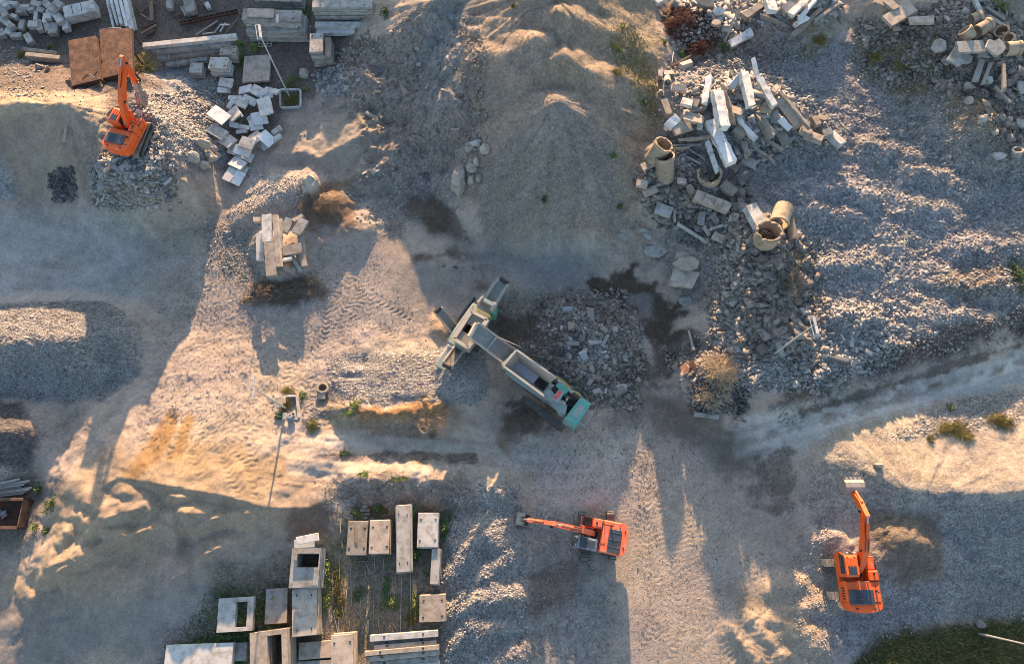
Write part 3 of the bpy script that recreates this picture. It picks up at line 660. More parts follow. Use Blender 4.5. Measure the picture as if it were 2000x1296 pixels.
M['leaf'] = mat('weed_leaf', (0.11, 0.15, 0.035), 0.7, 0.35, 2.0, (0.19, 0.20, 0.05), 0.4, rnd=0.3)
M['dark_leaf'] = mat('dark_weed_leaf', (0.06, 0.10, 0.03), 0.7, 0.35, 2.0, (0.10, 0.12, 0.04), 0.4, rnd=0.3)
M['dry_grass'] = mat('dry_grass', (0.22, 0.185, 0.06), 0.8, 0.35, 1.0, (0.13, 0.14, 0.05), 0.45, rnd=0.2)
M['grass'] = mat('grass', (0.075, 0.085, 0.03), 0.8, 0.4, 0.6, (0.11, 0.095, 0.045), 0.45)
M['red_shrub'] = mat('russet_leaf', (0.09, 0.032, 0.022), 0.8, 0.4, 2.0, (0.05, 0.022, 0.018), 0.4)
M['lamp_glass'] = mat('lamp_cover', (0.42, 0.42, 0.41), 0.4, 0.1, 2.0)

# ------------------------------------------------------------------ mesh helpers
class MB:
    """collects shapes for ONE mesh"""
    def __init__(s): s.v = []; s.f = []
    def add(s, verts, faces):
        n = len(s.v); s.v += [tuple(v) for v in verts]; s.f += [tuple(i + n for i in f) for f in faces]; return s
    def box(s, c, size, rot=None, taper=1.0):
        x, y, z = size[0] / 2, size[1] / 2, size[2] / 2
        vs = [Vector((sx * x * (taper if sz > 0 else 1), sy * y * (taper if sz > 0 else 1), sz * z)) for sz in (-1, 1) for sx, sy in ((-1, -1), (1, -1), (1, 1), (-1, 1))]
        if rot is not None: vs = [rot @ v for v in vs]
        c = Vector(c)
        return s.add([v + c for v in vs], [(3, 2, 1, 0), (4, 5, 6, 7), (0, 1, 5, 4), (1, 2, 6, 5), (2, 3, 7, 6), (3, 0, 4, 7)])
    def bbox(s, c, size, r=0.04, rot=None):
        """box with chamfered edges"""
        x, y, z = size[0] / 2, size[1] / 2, size[2] / 2
        r = min(r, x * .45, y * .45, z * .45)
        bm = bmesh.new(); bmesh.ops.create_cube(bm, size=1)
        for v in bm.verts: v.co = Vector((v.co.x * 2 * x, v.co.y * 2 * y, v.co.z * 2 * z))
        bmesh.ops.bevel(bm, geom=bm.edges[:], offset=r, segments=1, affect='EDGES', profile=0.5)
        c = Vector(c)
        vs = [(rot @ v.co if rot is not None else v.co.copy()) + c for v in bm.verts]
        bm.verts.index_update()
        fs = [[v.index for v in f.verts] for f in bm.faces]
        bm.free(); return s.add(vs, fs)
    def bar(s, a, b, w, h=None, up=Vector((0, 0, 1))):
        """rectangular bar from a to b"""
        a, b = Vector(a), Vector(b); h = h or w
        d = (b - a); l = d.length; d.normalize()
        sx = d.cross(up)
        if sx.length < 1e-4: sx = d.cross(Vector((1, 0, 0)))
        sx.normalize(); uz = sx.cross(d)
        rot = Matrix((sx, d, uz)).transposed()
        return s.box((a + b) / 2, (w, l, h), rot)
    def tube(s, a, b, r0, r1=None, n=8, cap=True):
        a, b = Vector(a), Vector(b); r1 = r0 if r1 is None else r1
        d = (b - a).normalized(); q = d.cross(Vector((0, 0, 1)))
        if q.length < 1e-3: q = Vector((1, 0, 0))
        q.normalize(); p = q.cross(d)
        vs = []
        for c, r in ((a, r0), (b, r1)):
            for i in range(n):
                t = 2 * math.pi * i / n; vs.append(c + (q * math.cos(t) + p * math.sin(t)) * r)
        fs = [(i, (i + 1) % n, n + (i + 1) % n, n + i) for i in range(n)]
        if cap: fs += [tuple(range(n))[::-1], tuple(range(n, 2 * n))]
        return s.add(vs, fs)
    def path(s, pts, r, n=6):
        for a, b in zip(pts[:-1], pts[1:]): s.tube(a, b, r, n=n)
        return s
    def prism(s, prof, depth, rot=None, loc=(0, 0, 0)):
        """profile in local XZ extruded along Y, centred"""
        n = len(prof)
        vs = [Vector((x, -depth / 2, z)) for x, z in prof] + [Vector((x, depth / 2, z)) for x, z in prof]
        loc = Vector(loc)
        vs = [(rot @ v if rot is not None else v) + loc for v in vs]
        fs = [tuple(range(n)), tuple(range(2 * n - 1, n - 1, -1))] + [(i, n + i, n + (i + 1) % n, (i + 1) % n) for i in range(n)]
        return s.add(vs, fs)
    def ring(s, c, r0, r1, h, n=28, rot=None, wob=0.0, arc=(0, 2 * math.pi)):
        """pipe: outer radius r1, inner r0, along local Z"""
        c = Vector(c); full = abs(arc[1] - arc[0] - 2 * math.pi) < 1e-3
        k = n if full else n + 1
        vs = []
        for i in range(k):
            t = arc[0] + (arc[1] - arc[0]) * i / n
            top = h + (random.uniform(-wob, wob) if wob else 0)
            for r, z in ((r1, 0), (r1, top), (r0, top), (r0, 0)):
                v = Vector((r * math.cos(t), r * math.sin(t), z)); vs.append((rot @ v if rot is not None else v) + c)
        fs = []
        for i in range(n):
            j = (i + 1) % k
            for q in range(4): fs.append((4 * i + q, 4 * j + q, 4 * j + (q + 1) % 4, 4 * i + (q + 1) % 4))
        if not full: fs += [(0, 1, 2, 3), (4 * n + 3, 4 * n + 2, 4 * n + 1, 4 * n)]
        return s.add(vs, fs)
    def mesh(s, name, m=None, fix=True):
        me = bpy.data.meshes.new(name); me.from_pydata([tuple(v) for v in s.v], [], s.f)
        if fix:
            bm = bmesh.new(); bm.from_mesh(me); bmesh.ops.recalc_face_normals(bm, faces=bm.faces[:]); bm.to_mesh(me); bm.free()
        if m is not None: me.materials.append(M[m] if isinstance(m, str) else m)
        return me
    def build(s, name, m, parent=None, smooth=False):
        o = bpy.data.objects.new(name, s.mesh(name, m)); COL.objects.link(o)
        if smooth:
            o.data.shade_smooth()
        if parent is not None: o.parent = parent
        return o

def tag(o, label, cat, group=None):
    o['label'] = label; o['category'] = cat; o['kind'] = 'thing'
    if group: o['group'] = group
    return o
def thing(name, label, cat, loc=(0, 0, 0), rz=0.0, group=None):
    o = bpy.data.objects.new(name, None); COL.objects.link(o)
    o.empty_display_size = 0.3
    o.location = loc; o.rotation_euler = (0, 0, rz)
    return tag(o, label, cat, group)
def place(me, name, loc, rot, scale, label, cat, group=None):
    o = bpy.data.objects.new(name, me); COL.objects.link(o)
    o.location = loc; o.rotation_euler = rot; o.scale = scale
    return tag(o, label, cat, group)
def copy_tree(o):
    c = o.copy(); COL.objects.link(c)
    for ch in o.children:
        d = ch.copy(); COL.objects.link(d); d.parent = c
        for g in ch.children:
            e = g.copy(); COL.objects.link(e); e.parent = d
    return c

# ------------------------------------------------------------------ broken stones
def hull_stone(kind, seed):
    """an angular broken lump about 1 m across; 'block' lumps keep flat sawn or cast faces"""
    r = random.Random(seed)
    bm = bmesh.new()
    if kind == 'block':
        sx, sy, sz = 1.0, (r.uniform(.28, .4) if seed % 3 == 0 else r.uniform(.5, .9)), (r.uniform(.22, .3) if seed % 3 == 0 else r.uniform(.4, .7))
        pts = [(x * sx / 2 * r.uniform(.8, 1.08), y * sy / 2 * r.uniform(.8, 1.08), z * sz / 2 * r.uniform(.85, 1.05)) for x in (-1, 1) for y in (-1, 1) for z in (-1, 1)]
        if r.random() < .6:
            i = r.randrange(8); p = pts[i]; del pts[i]
            pts += [(p[0] * .5, p[1], p[2]), (p[0], p[1] * .5, p[2]), (p[0], p[1], p[2] * .4)]
    elif kind == 'shard':
        sx, sy, sz = 1.0, r.uniform(.6, .9), r.uniform(.14, .25)
        pts = []
        n = r.randint(5, 7)
        for i in range(n):
            t = 6.283 * (i + r.uniform(-.25, .25)) / n
            k = r.uniform(.75, 1.1)
            for z in (-1, 1): pts.append((math.cos(t) * sx / 2 * k * r.uniform(.93, 1), math.sin(t) * sy / 2 * k * r.uniform(.93, 1), z * sz / 2))
    else:
        pts = []
        for i in range(16):
            v = Vector((r.gauss(0, 1), r.gauss(0, 1), r.gauss(0, 1))).normalized() * r.uniform(.8, 1.05)
            pts.append((v.x * .5, v.y * .5 * .85, v.z * .5 * .7))
    for p in pts: bm.verts.new(p)
    res = bmesh.ops.convex_hull(bm, input=bm.verts[:])
    bmesh.ops.delete(bm, geom=list({g for g in res['geom_unused'] + res['geom_interior'] if isinstance(g, bmesh.types.BMVert)}), context='VERTS')
    bmesh.ops.dissolve_limit(bm, angle_limit=0.05, verts=bm.verts[:], edges=bm.edges[:])
    bmesh.ops.bevel(bm, geom=bm.edges[:], offset=0.025, segments=1, affect='EDGES')
    me = bpy.data.meshes.new('stone'); bm.to_mesh(me); bm.free()
    return me
SHAPES = {k: [hull_stone(k, 100 + i) for i in range(n)] for k, n in (('block', 10), ('shard', 8), ('lump', 10))}
_cache = {}
def stone_mesh(kind, m):
    i = random.randrange(len(SHAPES[kind]))
    if (kind, m, i) not in _cache:
        me = SHAPES[kind][i].copy(); me.name = kind; me.materials.clear(); me.materials.append(M[m]); _cache[(kind, m, i)] = me
    return _cache[(kind, m, i)]

def in_poly(pts, n, rng=RNG, edge=0.0):
    W = [(h.x, h.y) for h in hits(pts)]
    x0, x1 = min(w[0] for w in W), max(w[0] for w in W); y0, y1 = min(w[1] for w in W), max(w[1] for w in W)
    xs, ys = [], []
    got = 0
    while got < n:
        x = rng.uniform(x0, x1, 4 * n + 40); y = rng.uniform(y0, y1, 4 * n + 40)
        d = poly_sd(W, x, y) + edge * np.abs(rng.normal(0, 1, len(x)))
        k = d < 0.5 * edge
        xs.append(x[k]); ys.append(y[k]); got += int(k.sum())
    return np.concatenate(xs)[:n], np.concatenate(ys)[:n]

def low_stones(kind, m_shapes=8, seed=5):
    out = []
    for i in range(m_shapes):
        r = np.random.default_rng(seed + i)
        if kind == 'cube':
            v = np.array([(x, y, z) for z in (-1, 1) for x, y in ((-1, -1), (1, -1), (1, 1), (-1, 1))], float) * 0.5
            v *= np.array([1.25, r.uniform(.3, .45), r.uniform(.25, .4)]) if i % 3 == 0 else np.array([1, r.uniform(.5, .9), r.uniform(.4, .75)]); v *= r.uniform(.75, 1.1, v.shape)
            f = [(3, 2, 1, 0), (4, 5, 6, 7), (0, 1, 5, 4), (1, 2, 6, 5), (2, 3, 7, 6), (3, 0, 4, 7)]
        else:
            v = np.array([(1, 0, 0), (-1, 0, 0), (0, 1, 0), (0, -1, 0), (0, 0, 1), (0, 0, -1), (.6, .6, .5), (-.6, .6, -.4), (-.6, -.6, .5), (.6, -.6, -.4)], float) * 0.5
            v *= r.uniform(.75, 1.15, v.shape)
            bm = bmesh.new()
            for p in v: bm.verts.new(p)
            res = bmesh.ops.convex_hull(bm, input=bm.verts[:]); bm.verts.index_update()
            f = [tuple(q.index for q in fc.verts) for fc in bm.faces]
            bm.free()
        out.append((v, f))
    return out
LOW = {'cube': low_stones('cube'), 'lump': low_stones('lump')}

def stuff_stones(name, xs, ys, size, m, kind='lump', sink=0.25, flat=0.75, seed=3, zoff=0.0):
    """uncountable small stones as one object"""
    r = np.random.default_rng(seed)
    n = len(xs)
    size = np.broadcast_to(size, n) if np.ndim(size) else np.full(n, size)
    size = size * np.exp(r.normal(0, 0.32, n))
    z = ground(xs, ys) + zoff
    V, Fi, Fl, base = [], [], [], 0
    which = r.integers(0, len(LOW[kind]), n)
    for k, (v, f) in enumerate(LOW[kind]):
        idx = np.nonzero(which == k)[0]
        if not len(idx): continue
        a = r.uniform(0, 6.283, len(idx)); tx = r.normal(0, 0.35, len(idx)); ty = r.normal(0, 0.35, len(idx))
        p = v[None] * size[idx, None, None] * np.array([1, 1, flat])
        z1 = p[..., 2] + p[..., 0] * tx[:, None] + p[..., 1] * ty[:, None]
        x1 = p[..., 0] * np.cos(a)[:, None] - p[..., 1] * np.sin(a)[:, None]; y1 = p[..., 0] * np.sin(a)[:, None] + p[..., 1] * np.cos(a)[:, None]
        co = np.stack([x1 + xs[idx, None], y1 + ys[idx, None], z1 + (z[idx] + size[idx] * (0.5 * flat - sink))[:, None]], -1)
        nv = len(v)
        V.append(co.reshape(-1, 3))
        ln = np.array([len(q) for q in f]); fl = np.concatenate([np.array(q) for q in f])
        offs = base + np.arange(len(idx)) * nv
        Fi.append((fl[None] + offs[:, None]).ravel()); Fl.append(np.tile(ln, len(idx)))
        base += len(idx) * nv
    V = np.concatenate(V); Fi = np.concatenate(Fi); Fl = np.concatenate(Fl)
    me = bpy.data.meshes.new(name)
    me.vertices.add(len(V)); me.vertices.foreach_set('co', V.astype(np.float32).ravel())
    me.loops.add(len(Fi)); me.loops.foreach_set('vertex_index', Fi.astype(np.int32))
    me.polygons.add(len(Fl)); me.polygons.foreach_set('loop_start', np.concatenate([[0], np.cumsum(Fl)[:-1]]).astype(np.int32))
    me.update(calc_edges=True)
    # a tint per stone
    col = np.repeat(r.uniform(0.6, 1.4, n)[np.concatenate([np.nonzero(which == k)[0] for k in range(len(LOW[kind]))])], [len(LOW[kind][w][0]) for w in np.sort(which)])
    a = me.attributes.new('tint', 'FLOAT', 'POINT'); a.data.foreach_set('value', col.astype(np.float32))
    me.materials.append(m)
    o = bpy.data.objects.new(name, me); COL.objects.link(o)
    o['kind'] = 'stuff'
    return o

def pebble_mat(name, c1, c2):
    m = bpy.data.materials.new(name); m.use_nodes = True
    N, L = m.node_tree.nodes, m.node_tree.links
    b = N['Principled BSDF']; b.inputs['Roughness'].default_value = 0.95; b.inputs['Specular IOR Level'].default_value = 0.2
    a = N.new('ShaderNodeAttribute'); a.attribute_name = 'tint'
    geo = N.new('ShaderNodeNewGeometry')
    n = N.new('ShaderNodeTexNoise'); n.inputs['Scale'].default_value = 0.45; n.inputs['Detail'].default_value = 4
    L.new(geo.outputs['Position'], n.inputs['Vector'])
    rp = N.new('ShaderNodeValToRGB'); rp.color_ramp.elements[0].position = 0.38; rp.color_ramp.elements[1].position = 0.62
    rp.color_ramp.elements[0].color = (*c1, 1); rp.color_ramp.elements[1].color = (*c2, 1)
    L.new(n.outputs['Fac'], rp.inputs['Fac'])
    n2 = N.new('ShaderNodeTexNoise'); n2.inputs['Scale'].default_value = 9.0; L.new(geo.outputs['Position'], n2.inputs['Vector'])
    k = N.new('ShaderNodeMath'); k.operation = 'MULTIPLY_ADD'; L.new(n2.outputs['Fac'], k.inputs[0]); k.inputs[1].default_value = 0.5; k.inputs[2].default_value = 0.75
    k2 = N.new('ShaderNodeMath'); k2.operation = 'MULTIPLY'; L.new(k.outputs[0], k2.inputs[0]); L.new(a.outputs['Fac'], k2.inputs[1])
    s = N.new('ShaderNodeVectorMath'); s.operation = 'SCALE'; L.new(rp.outputs['Color'], s.inputs[0]); L.new(k2.outputs[0], s.inputs['Scale'])
    L.new(s.outputs[0], b.inputs['Base Color'])
    return m
PEB = {'grey': pebble_mat('grey_stones', (0.215, 0.212, 0.212), (0.28, 0.27, 0.258)),
       'brown': pebble_mat('brown_stones', (0.165, 0.142, 0.122), (0.235, 0.212, 0.19)),
       'pale': pebble_mat('pale_stones', (0.25, 0.24, 0.23), (0.34, 0.32, 0.295)),
       'dark': pebble_mat('dark_stones', (0.075, 0.074, 0.078), (0.13, 0.127, 0.125))}
# ------------------------------------------------------------------ excavators
def offset_profile(pts, depths):
    """closed side outline of a tapering box boom along pts (x, z) with a depth at each"""
    up, dn = [], []
    n = len(pts)
    for i, (p, d) in enumerate(zip(pts, depths)):
        a = Vector(pts[max(i - 1, 0)]); b = Vector(pts[min(i + 1, n - 1)])
        t = (b - a).normalized(); nrm = Vector((-t.y, t.x))
        up.append(Vector(p) + nrm * d / 2); dn.append(Vector(p) - nrm * d / 2)
    return [(v.x, v.y) for v in up] + [(v.x, v.y) for v in dn[::-1]]

def crawler(root, y, L, wid, hgt, m, rot=None, pads=True):
    """one crawler: belt with grouser shoes, its frame and wheels"""
    b = MB(); r = hgt / 2
    prof = []
    for i in range(9): t = math.pi / 2 - math.pi * i / 8; prof.append((L / 2 - r + r * math.cos(t), r + r * math.sin(t)))
    for i in range(9): t = -math.pi / 2 - math.pi * i / 8; prof.append((-L / 2 + r + r * math.cos(t), r + r * math.sin(t)))
    inner = [((x) * (1 - 0.16 / L), r + (z - r) * 0.78) for x, z in prof]
    n = len(prof); vs = []
    for pr, yy in ((prof, -wid / 2), (prof, wid / 2), (inner, -wid / 2), (inner, wid / 2)): vs += [Vector((x, yy, z)) for x, z in pr]
    fs = []
    for i in range(n):
        j = (i + 1) % n
        fs += [(i, j, n + j, n + i), (2 * n + i, 3 * n + i, 3 * n + j, 2 * n + j), (i, 2 * n + i, 2 * n + j, j), (n + i, n + j, 3 * n + j, 3 * n + i)]
    b.add(vs, fs)
    k = int((L - 2 * r) / 0.19)
    for i in range(k + 1):
        x = -L / 2 + r + (L - 2 * r) * i / k
        b.box((x, 0, hgt + 0.02), (0.13, wid * 1.0, 0.05)); b.box((x, 0, 0.0), (0.05, wid, 0.05))
        b.box((x + 0.055, 0, hgt + 0.055), (0.025, wid, 0.05))
    for e in (-1, 1):
        for t in (60, 30, 0, -30, -60):
            a = R(t); c = (e * (L / 2 - r + (r + .02) * math.cos(a)), 0, r + (r + .02) * math.sin(a))
            b.box(c, (0.05, wid, 0.16), Matrix.Rotation(e * -a if e > 0 else a, 3, 'Y'))
    o = b.build('track', m, root); o.location = (0, y, 0)
    f = MB(); f.bbox((0, 0, r), (L - 2 * r, wid * .55, hgt * .45), .05); f.build('track_frame', M['black'], o)
    for e, nm in ((-1, 'sprocket'), (1, 'idler_wheel')):
        w = MB(); w.tube((e * (L / 2 - r), -wid * .36, r), (e * (L / 2 - r), wid * .36, r), r * .66, n=14); w.build(nm, M['black'], o)
    return o

def px_rz(slew, heading, px, py, z):
    w = P(px, py, z); d = w - slew
    return (d.x * math.cos(heading) + d.y * math.sin(heading), w.z - slew.z)

def make_excavator(label, slew, heading, track_heading, joints, paint='orange', scale=1.0, tool='bucket', trk='track', cab_roof='paint', group='orange excavators working in the yard'):
    root = thing('excavator', label, 'excavator', slew, heading, group)
    root.scale = (scale,) * 3
    p = M[paint]
    # undercarriage
    uc = MB()
    rel = track_heading - heading
    uc.bbox((0, 0, .72), (1.9, 1.9, .36), .1); uc.bbox((0, 0, .55), (1.0, 2.4, .3), .05); uc.tube((0, 0, .8), (0, 0, 1.12), .62, n=20)
    u = uc.build('undercarriage', M['black'], root); u.rotation_euler = (0, 0, rel)
    for s in (-1, 1):
        t = crawler(root, 0, 4.3, .62, .92, M[trk]); t.location = (-math.sin(rel) * s * 1.28, math.cos(rel) * s * 1.28, 0); t.rotation_euler = (0, 0, rel)
    # deck
    d = MB()
    out = [(1.75, -1.42), (1.75, -.62), (1.3, -.5), (1.3, .38), (1.95, .4), (1.95, 1.42), (-2.1, 1.42), (-2.1, -1.42)]
    d.prism([(x, y) for x, y in out], 0.3, Matrix(((1, 0, 0), (0, 0, 1), (0, 1, 0))).to_3x3(), (0, 0, 1.25))
    d.build('deck', p, root)
    # right-hand side: tool box, tanks; left-hand engine side panels
    if cab_roof == 'paint':
        s = MB(); s.bbox((1.2, -1.0, 1.75), (1.05, .8, .7), .09); s.build('tool_box', p, root)
    else:
        s = MB(); s.bbox((1.2, -1.0, 1.5), (.9, .78, .2), .03)
        for i in range(5): s.box((.85 + i * .17, -1.0, 1.62), (.05, .7, .05))
        s.build('step_grating', M['black'], root)
    s = MB(); s.bbox((.25, -1.0, 1.9), (.82, .82, 1.0), .09); s.bbox((.25, -.98, 2.415), (.62, .55, .04), .015)
    fo = s.build('fuel_tank', p, root)
    c = MB(); c.tube((.4, -1.0, 2.43), (.4, -1.0, 2.52), .09, n=10); c.build('tank_cap', M['black'], fo)
    # engine house and its grilles
    e = MB(); e.bbox((-1.0, 0, 1.86), (1.7, 2.82, .92), .1); e.build('engine_house', p, root)
    h = MB(); h.bbox((-1.36, .22, 2.37), (1.12, 1.95, .14), .05)
    for i in range(3): h.bbox((-1.36, -.45 + i * .62, 2.452), (1.02, .06, .03), .01)
    ho = h.build('engine_hood', M['hood'], root)
    g = MB()
    for i in range(6): g.box((-1.76 + i * .16, .5, 2.452), (.05, .5, .02))
    g.build('grille', M['black'], ho)
    sm = MB()
    sm.box((-.16, 0, 2.33), (.03, 2.6, .02)); sm.box((-.5, -1.02, 2.325), (.9, .03, .02)); sm.box((-1.75, 0, 2.36), (.03, 2.5, .03))
    sm.build('panel_gap', M['black'], root)
    ws = MB(); ws.box((.72, -1.34, 2.16 if cab_roof == 'paint' else 1.66), (1.4, .1, .03)); ws.build('tread_strip', M['black'], root)
    x = MB(); x.tube((-.9, -1.0, 2.3), (-.9, -1.0, 2.62), .075, n=10); x.tube((-.9, -1.0, 2.6), (-1.02, -1.0, 2.74), .07, n=10); x.build('exhaust_pipe', M['black'], root)
    sp = MB()
    for i in range(5): sp.box((-1.5 + i * .2, 1.415, 1.85), (.1, .02, .5))
    sp.build('side_vent', M['black'], root)
    # counterweight: rounded tail
    cw = MB(); prof = [(-1.78, 1.42)]
    for i in range(11):
        a = math.pi / 2 + math.pi * i / 10
        prof.append((-2.0 - .58 * abs(math.cos(a)) ** .75 * (1 if math.cos(a) < 0 else 1), 1.42 * math.sin(a)))
    prof += [(-1.78, -1.42)]
    n = len(prof); vs = []
    for z, k in ((1.15, .94), (1.35, 1.0), (2.2, 1.0), (2.34, .95)):
        vs += [(-1.78 + (a + 1.78) * k, b * (1 if k == 1 else .985), z) for a, b in prof]
    fs = [tuple(range(n))[::-1], tuple(range(3 * n, 4 * n))]
    for l in range(3): fs += [(l * n + i, l * n + (i + 1) % n, (l + 1) * n + (i + 1) % n, (l + 1) * n + i) for i in range(n)]
    cw.add(vs, fs); cwo = cw.build('counterweight', p, root)
    for yy in (-.7, .7): k = MB(); k.tube((-2.22, yy - .1, 2.36), (-2.22, yy + .1, 2.36), .05, n=8); k.build('lifting_eye', M['black'], cwo)
    # cab
    cb = MB()
    cprof = [(0.15, 1.4), (2.05, 1.4), (2.12, 1.9), (1.85, 2.86), (1.6, 3.0), (.35, 3.02), (.15, 2.85)]
    cb.prism(cprof, 1.0, None, (0, .92, 0)); co = cb.build('cab', p if cab_roof == 'paint' else M['cab_grey'], root)
    w = MB()
    w.prism([(.42, 1.98), (1.95, 1.98), (1.73, 2.76), (.42, 2.76)], 1.025, None, (0, .92, 0))
    w.add([(2.135, .52, 1.95), (2.135, 1.32, 1.95), (1.885, 1.32, 2.82), (1.885, .52, 2.82)], [(0, 1, 2, 3)])
    w.build('window', M['glass'], co)
    hch = MB(); hch.bbox((.62, .92, 3.04), (.62, .66, .05), .02); hch.build('roof_hatch', M['glass'] if cab_roof == 'paint' else M['hood'], co)
    if cab_roof == 'glass':
        hch = MB(); hch.bbox((1.35, .92, 3.02), (.72, .86, .06), .02)
        for i in range(6): hch.box((.75 + .1 * i, .92, 3.07), (.03, .8, .02))
        hch.build('roof_guard', M['hood'], co)
    else:
        hch = MB()
        for yy in (.66, .92, 1.18): hch.bbox((1.28, yy, 3.03), (.55, .16, .05), .02)
        hch.build('roof_rib', p, co)
    mr = MB(); mr.tube((1.95, 1.42, 2.3), (2.1, 1.62, 2.45), .02, n=6); mr.bbox((2.1, 1.66, 2.45), (.06, .2, .3), .02); mr.build('mirror', M['black'], root)
    rl = MB()
    rl.path([(1.65, -1.36, 1.5), (1.65, -1.36, 2.5), (.6, -1.36, 2.75), (-.2, -1.36, 2.75), (-.2, -1.36, 2.3)], .022)
    rl.path([(1.65, -.7, 2.1), (1.65, -.7, 2.55), (1.65, -1.36, 2.5)], .022)
    rl.build('handrail', M['black'], root)
    
    for yy in (.62, 1.2): wl = MB(); wl.bbox((2.0, yy, 3.06), (.1, .16, .1), .02); wl.build('work_lamp', M['lamp_glass'], root)
    well = MB(); well.box((.85, -.06, 1.42), (1.3, .85, .06)); well.tube((.3, -.06, 1.45), (.3, -.06, 1.75), .25, n=12)
    for q in range(4): well.path([(.1, -.3 + .15 * q, 1.6), (.35, -.3 + .15 * q, 1.85), (.7, -.3 + .15 * q, 1.9)], .03)
    well.build('slew_motor', M['black'], root)
    # boom, stick, tool
    foot = (.55, 1.75); kn, tip = joints[0], joints[1]
    fk = Vector(kn) - Vector(foot); nrm = Vector((-fk.y, fk.x)).normalized()
    if nrm.y < 0: nrm = -nrm
    bend = Vector(foot) + fk * .42 + nrm * .62; b2 = Vector(foot) + fk * .62 + nrm * .58; b1 = Vector(foot) + fk * .2 + nrm * .38
    line = [foot, tuple(b1), tuple(bend), tuple(b2), tuple(Vector(foot) + fk * .82 + nrm * .3), kn]
    bo = MB(); bo.prism(offset_profile(line, [.5, .66, .84, .74, .58, .42]), .46, None, (0, -.06, 0)); boom = bo.build('boom', p, root)
    rb = MB()
    for sgn in (-1, 1): rb.path([(q[0] * 1.0, -.06 + sgn * .12, q[1] + dd) for q, dd in zip(line[1:-1], (.4, .5, .46, .4))], .026)
    rb.build('hydraulic_hose', M['black'], boom)
    for q in (foot, tuple(bend), kn): pin = MB(); pin.tube((q[0], -.42, q[1]), (q[0], .30, q[1]), .13, n=12); pin.build('pin', M['black'], boom)
    for sgn in (-1, 1):
        a = Vector((1.35, -.06 + sgn * .38, 1.5)); b = Vector((bend.x, -.06 + sgn * .38, bend.y - .05))
        mid = a.lerp(b, .62)
        cy = MB(); cy.tube(a, mid, .12, n=12); cyo = cy.build('boom_cylinder', p, root)
        rd = MB(); rd.tube(mid, b, .06, n=10); rd.build('piston_rod', M['chrome'], cyo)
    ks = Vector(tip) - Vector(kn); kdir = ks.normalized(); ln = ks.length
    nn = Vector((-kdir.y, kdir.x))
    if nn.dot(Vector((1, 0.4))) < 0 and tool == 'bucket': nn = -nn
    horn = Vector(kn) - kdir * .62 + nn * .12
    st = MB(); st.prism(offset_profile([tuple(Vector(kn) - kdir * .75 + nn * .1), kn, tuple(Vector(kn) + kdir * ln * .25 + nn * .1), tuple(Vector(kn) + kdir * ln * .7), tip], [.3, .6, .62, .42, .3]), .36, None, (0, -.06, 0))
    stick = st.build('stick', p, root)
    
    pn = MB(); pn.tube((tip[0], -.3, tip[1]), (tip[0], .18, tip[1]), .1, n=12); pn.build('pin', M['black'], stick)
    a = Vector((b2.x, -.06, b2.y + .52)); b = Vector((horn.x, -.06, horn.y + .12)); mid = a.lerp(b, .66)
    cy = MB(); cy.bbox((b2.x, -.06, b2.y + .45), (.3, .2, .3), .03); cy.tube(a, mid, .12, n=12); cyo = cy.build('stick_cylinder', p, root)
    rd = MB(); rd.tube(mid, b, .065, n=10); rd.build('piston_rod', M['chrome'], cyo)
    side = nn if nn.y > 0 or tool != 'bucket' else nn
    a = Vector(kn) + kdir * ln * .18 + nn * .42; b = Vector(tip) - kdir * .35 + nn * .38
    mid = a.lerp(b, .6)
    cy = MB(); cy.tube((a.x, -.06, a.y), (mid.x, -.06, mid.y), .1, n=12); cyo = cy.build('tool_cylinder', p, root)
    rd = MB(); rd.tube((mid.x, -.06, mid.y), (b.x, -.06, b.y), .055, n=10); rd.build('piston_rod', M['chrome'], cyo)
    for yy in (-.24, .12): lk = MB(); lk.bar((b.x, yy, b.y), (tip[0] + nn.x * .3 + kdir.x * .15, yy, tip[1] + nn.y * .3 + kdir.y * .15), .07, .12); lk.bar((b.x, yy, b.y), (tip[0] - kdir.x * .5, yy, tip[1] - kdir.y * .5), .07, .12); lk.build('link', M['black'], root)
    if tool == 'grapple':
        gx, gz = joints[2]
        gv = Vector((gx - tip[0], gz - tip[1])); gl = gv.length; gd = gv.normalized(); gn = Vector((-gd.y, gd.x))
        def q(u, v): w = Vector(tip) + gd * u * gl + gn * v; return (w.x, w.y)
        b = MB(); b.prism([q(-.1, -.25), q(-.1, .25), q(.35, .32), q(.4, -.3)], .5, None, (0, -.06, 0)); b.tube((tip[0], -.36, tip[1]), (tip[0], .24, tip[1]), .14, n=12)
        go = b.build('grapple', M['bucket'], root)
        for sg in (-1, 1):
            j = MB()
            for yy in (-.32, -.06, .2):
                j.prism([q(.3, sg * .15), q(.35, sg * .5), q(.75, sg * .62), q(1.08, sg * .12), q(1.0, sg * .06), q(.7, sg * .38), q(.5, sg * .3)], .14, None, (0, yy, 0))
            j.bar((q(.7, sg * .5)[0], -.36, q(.7, sg * .5)[1]), (q(.7, sg * .5)[0], .24, q(.7, sg * .5)[1]), .1, .24)
            j.build('jaw', M['bucket'], go)
    else:
        ang = joints[2]; bw = joints[3] if len(joints) > 3 else 1.25
        # bucket shell, opening direction set by ang (degrees, in the boom plane)
        pr = [(-.28, .12), (.25, .18)]
        arc = [(math.cos(R(t)) * .62 + .42, math.sin(R(t)) * .62 - .36) for t in (95, 60, 25, -10, -45, -80, -110)]
        outer = [(-.12, .16)] + arc + [(.0, -1.05)]
        inner = [(x * .9 - .02, z * .9 - .02) for x, z in outer[::-1]]
        ra = R(ang)
        def rt(v): return (tip[0] + v[0] * math.cos(ra) - v[1] * math.sin(ra), tip[1] + v[0] * math.sin(ra) + v[1] * math.cos(ra))
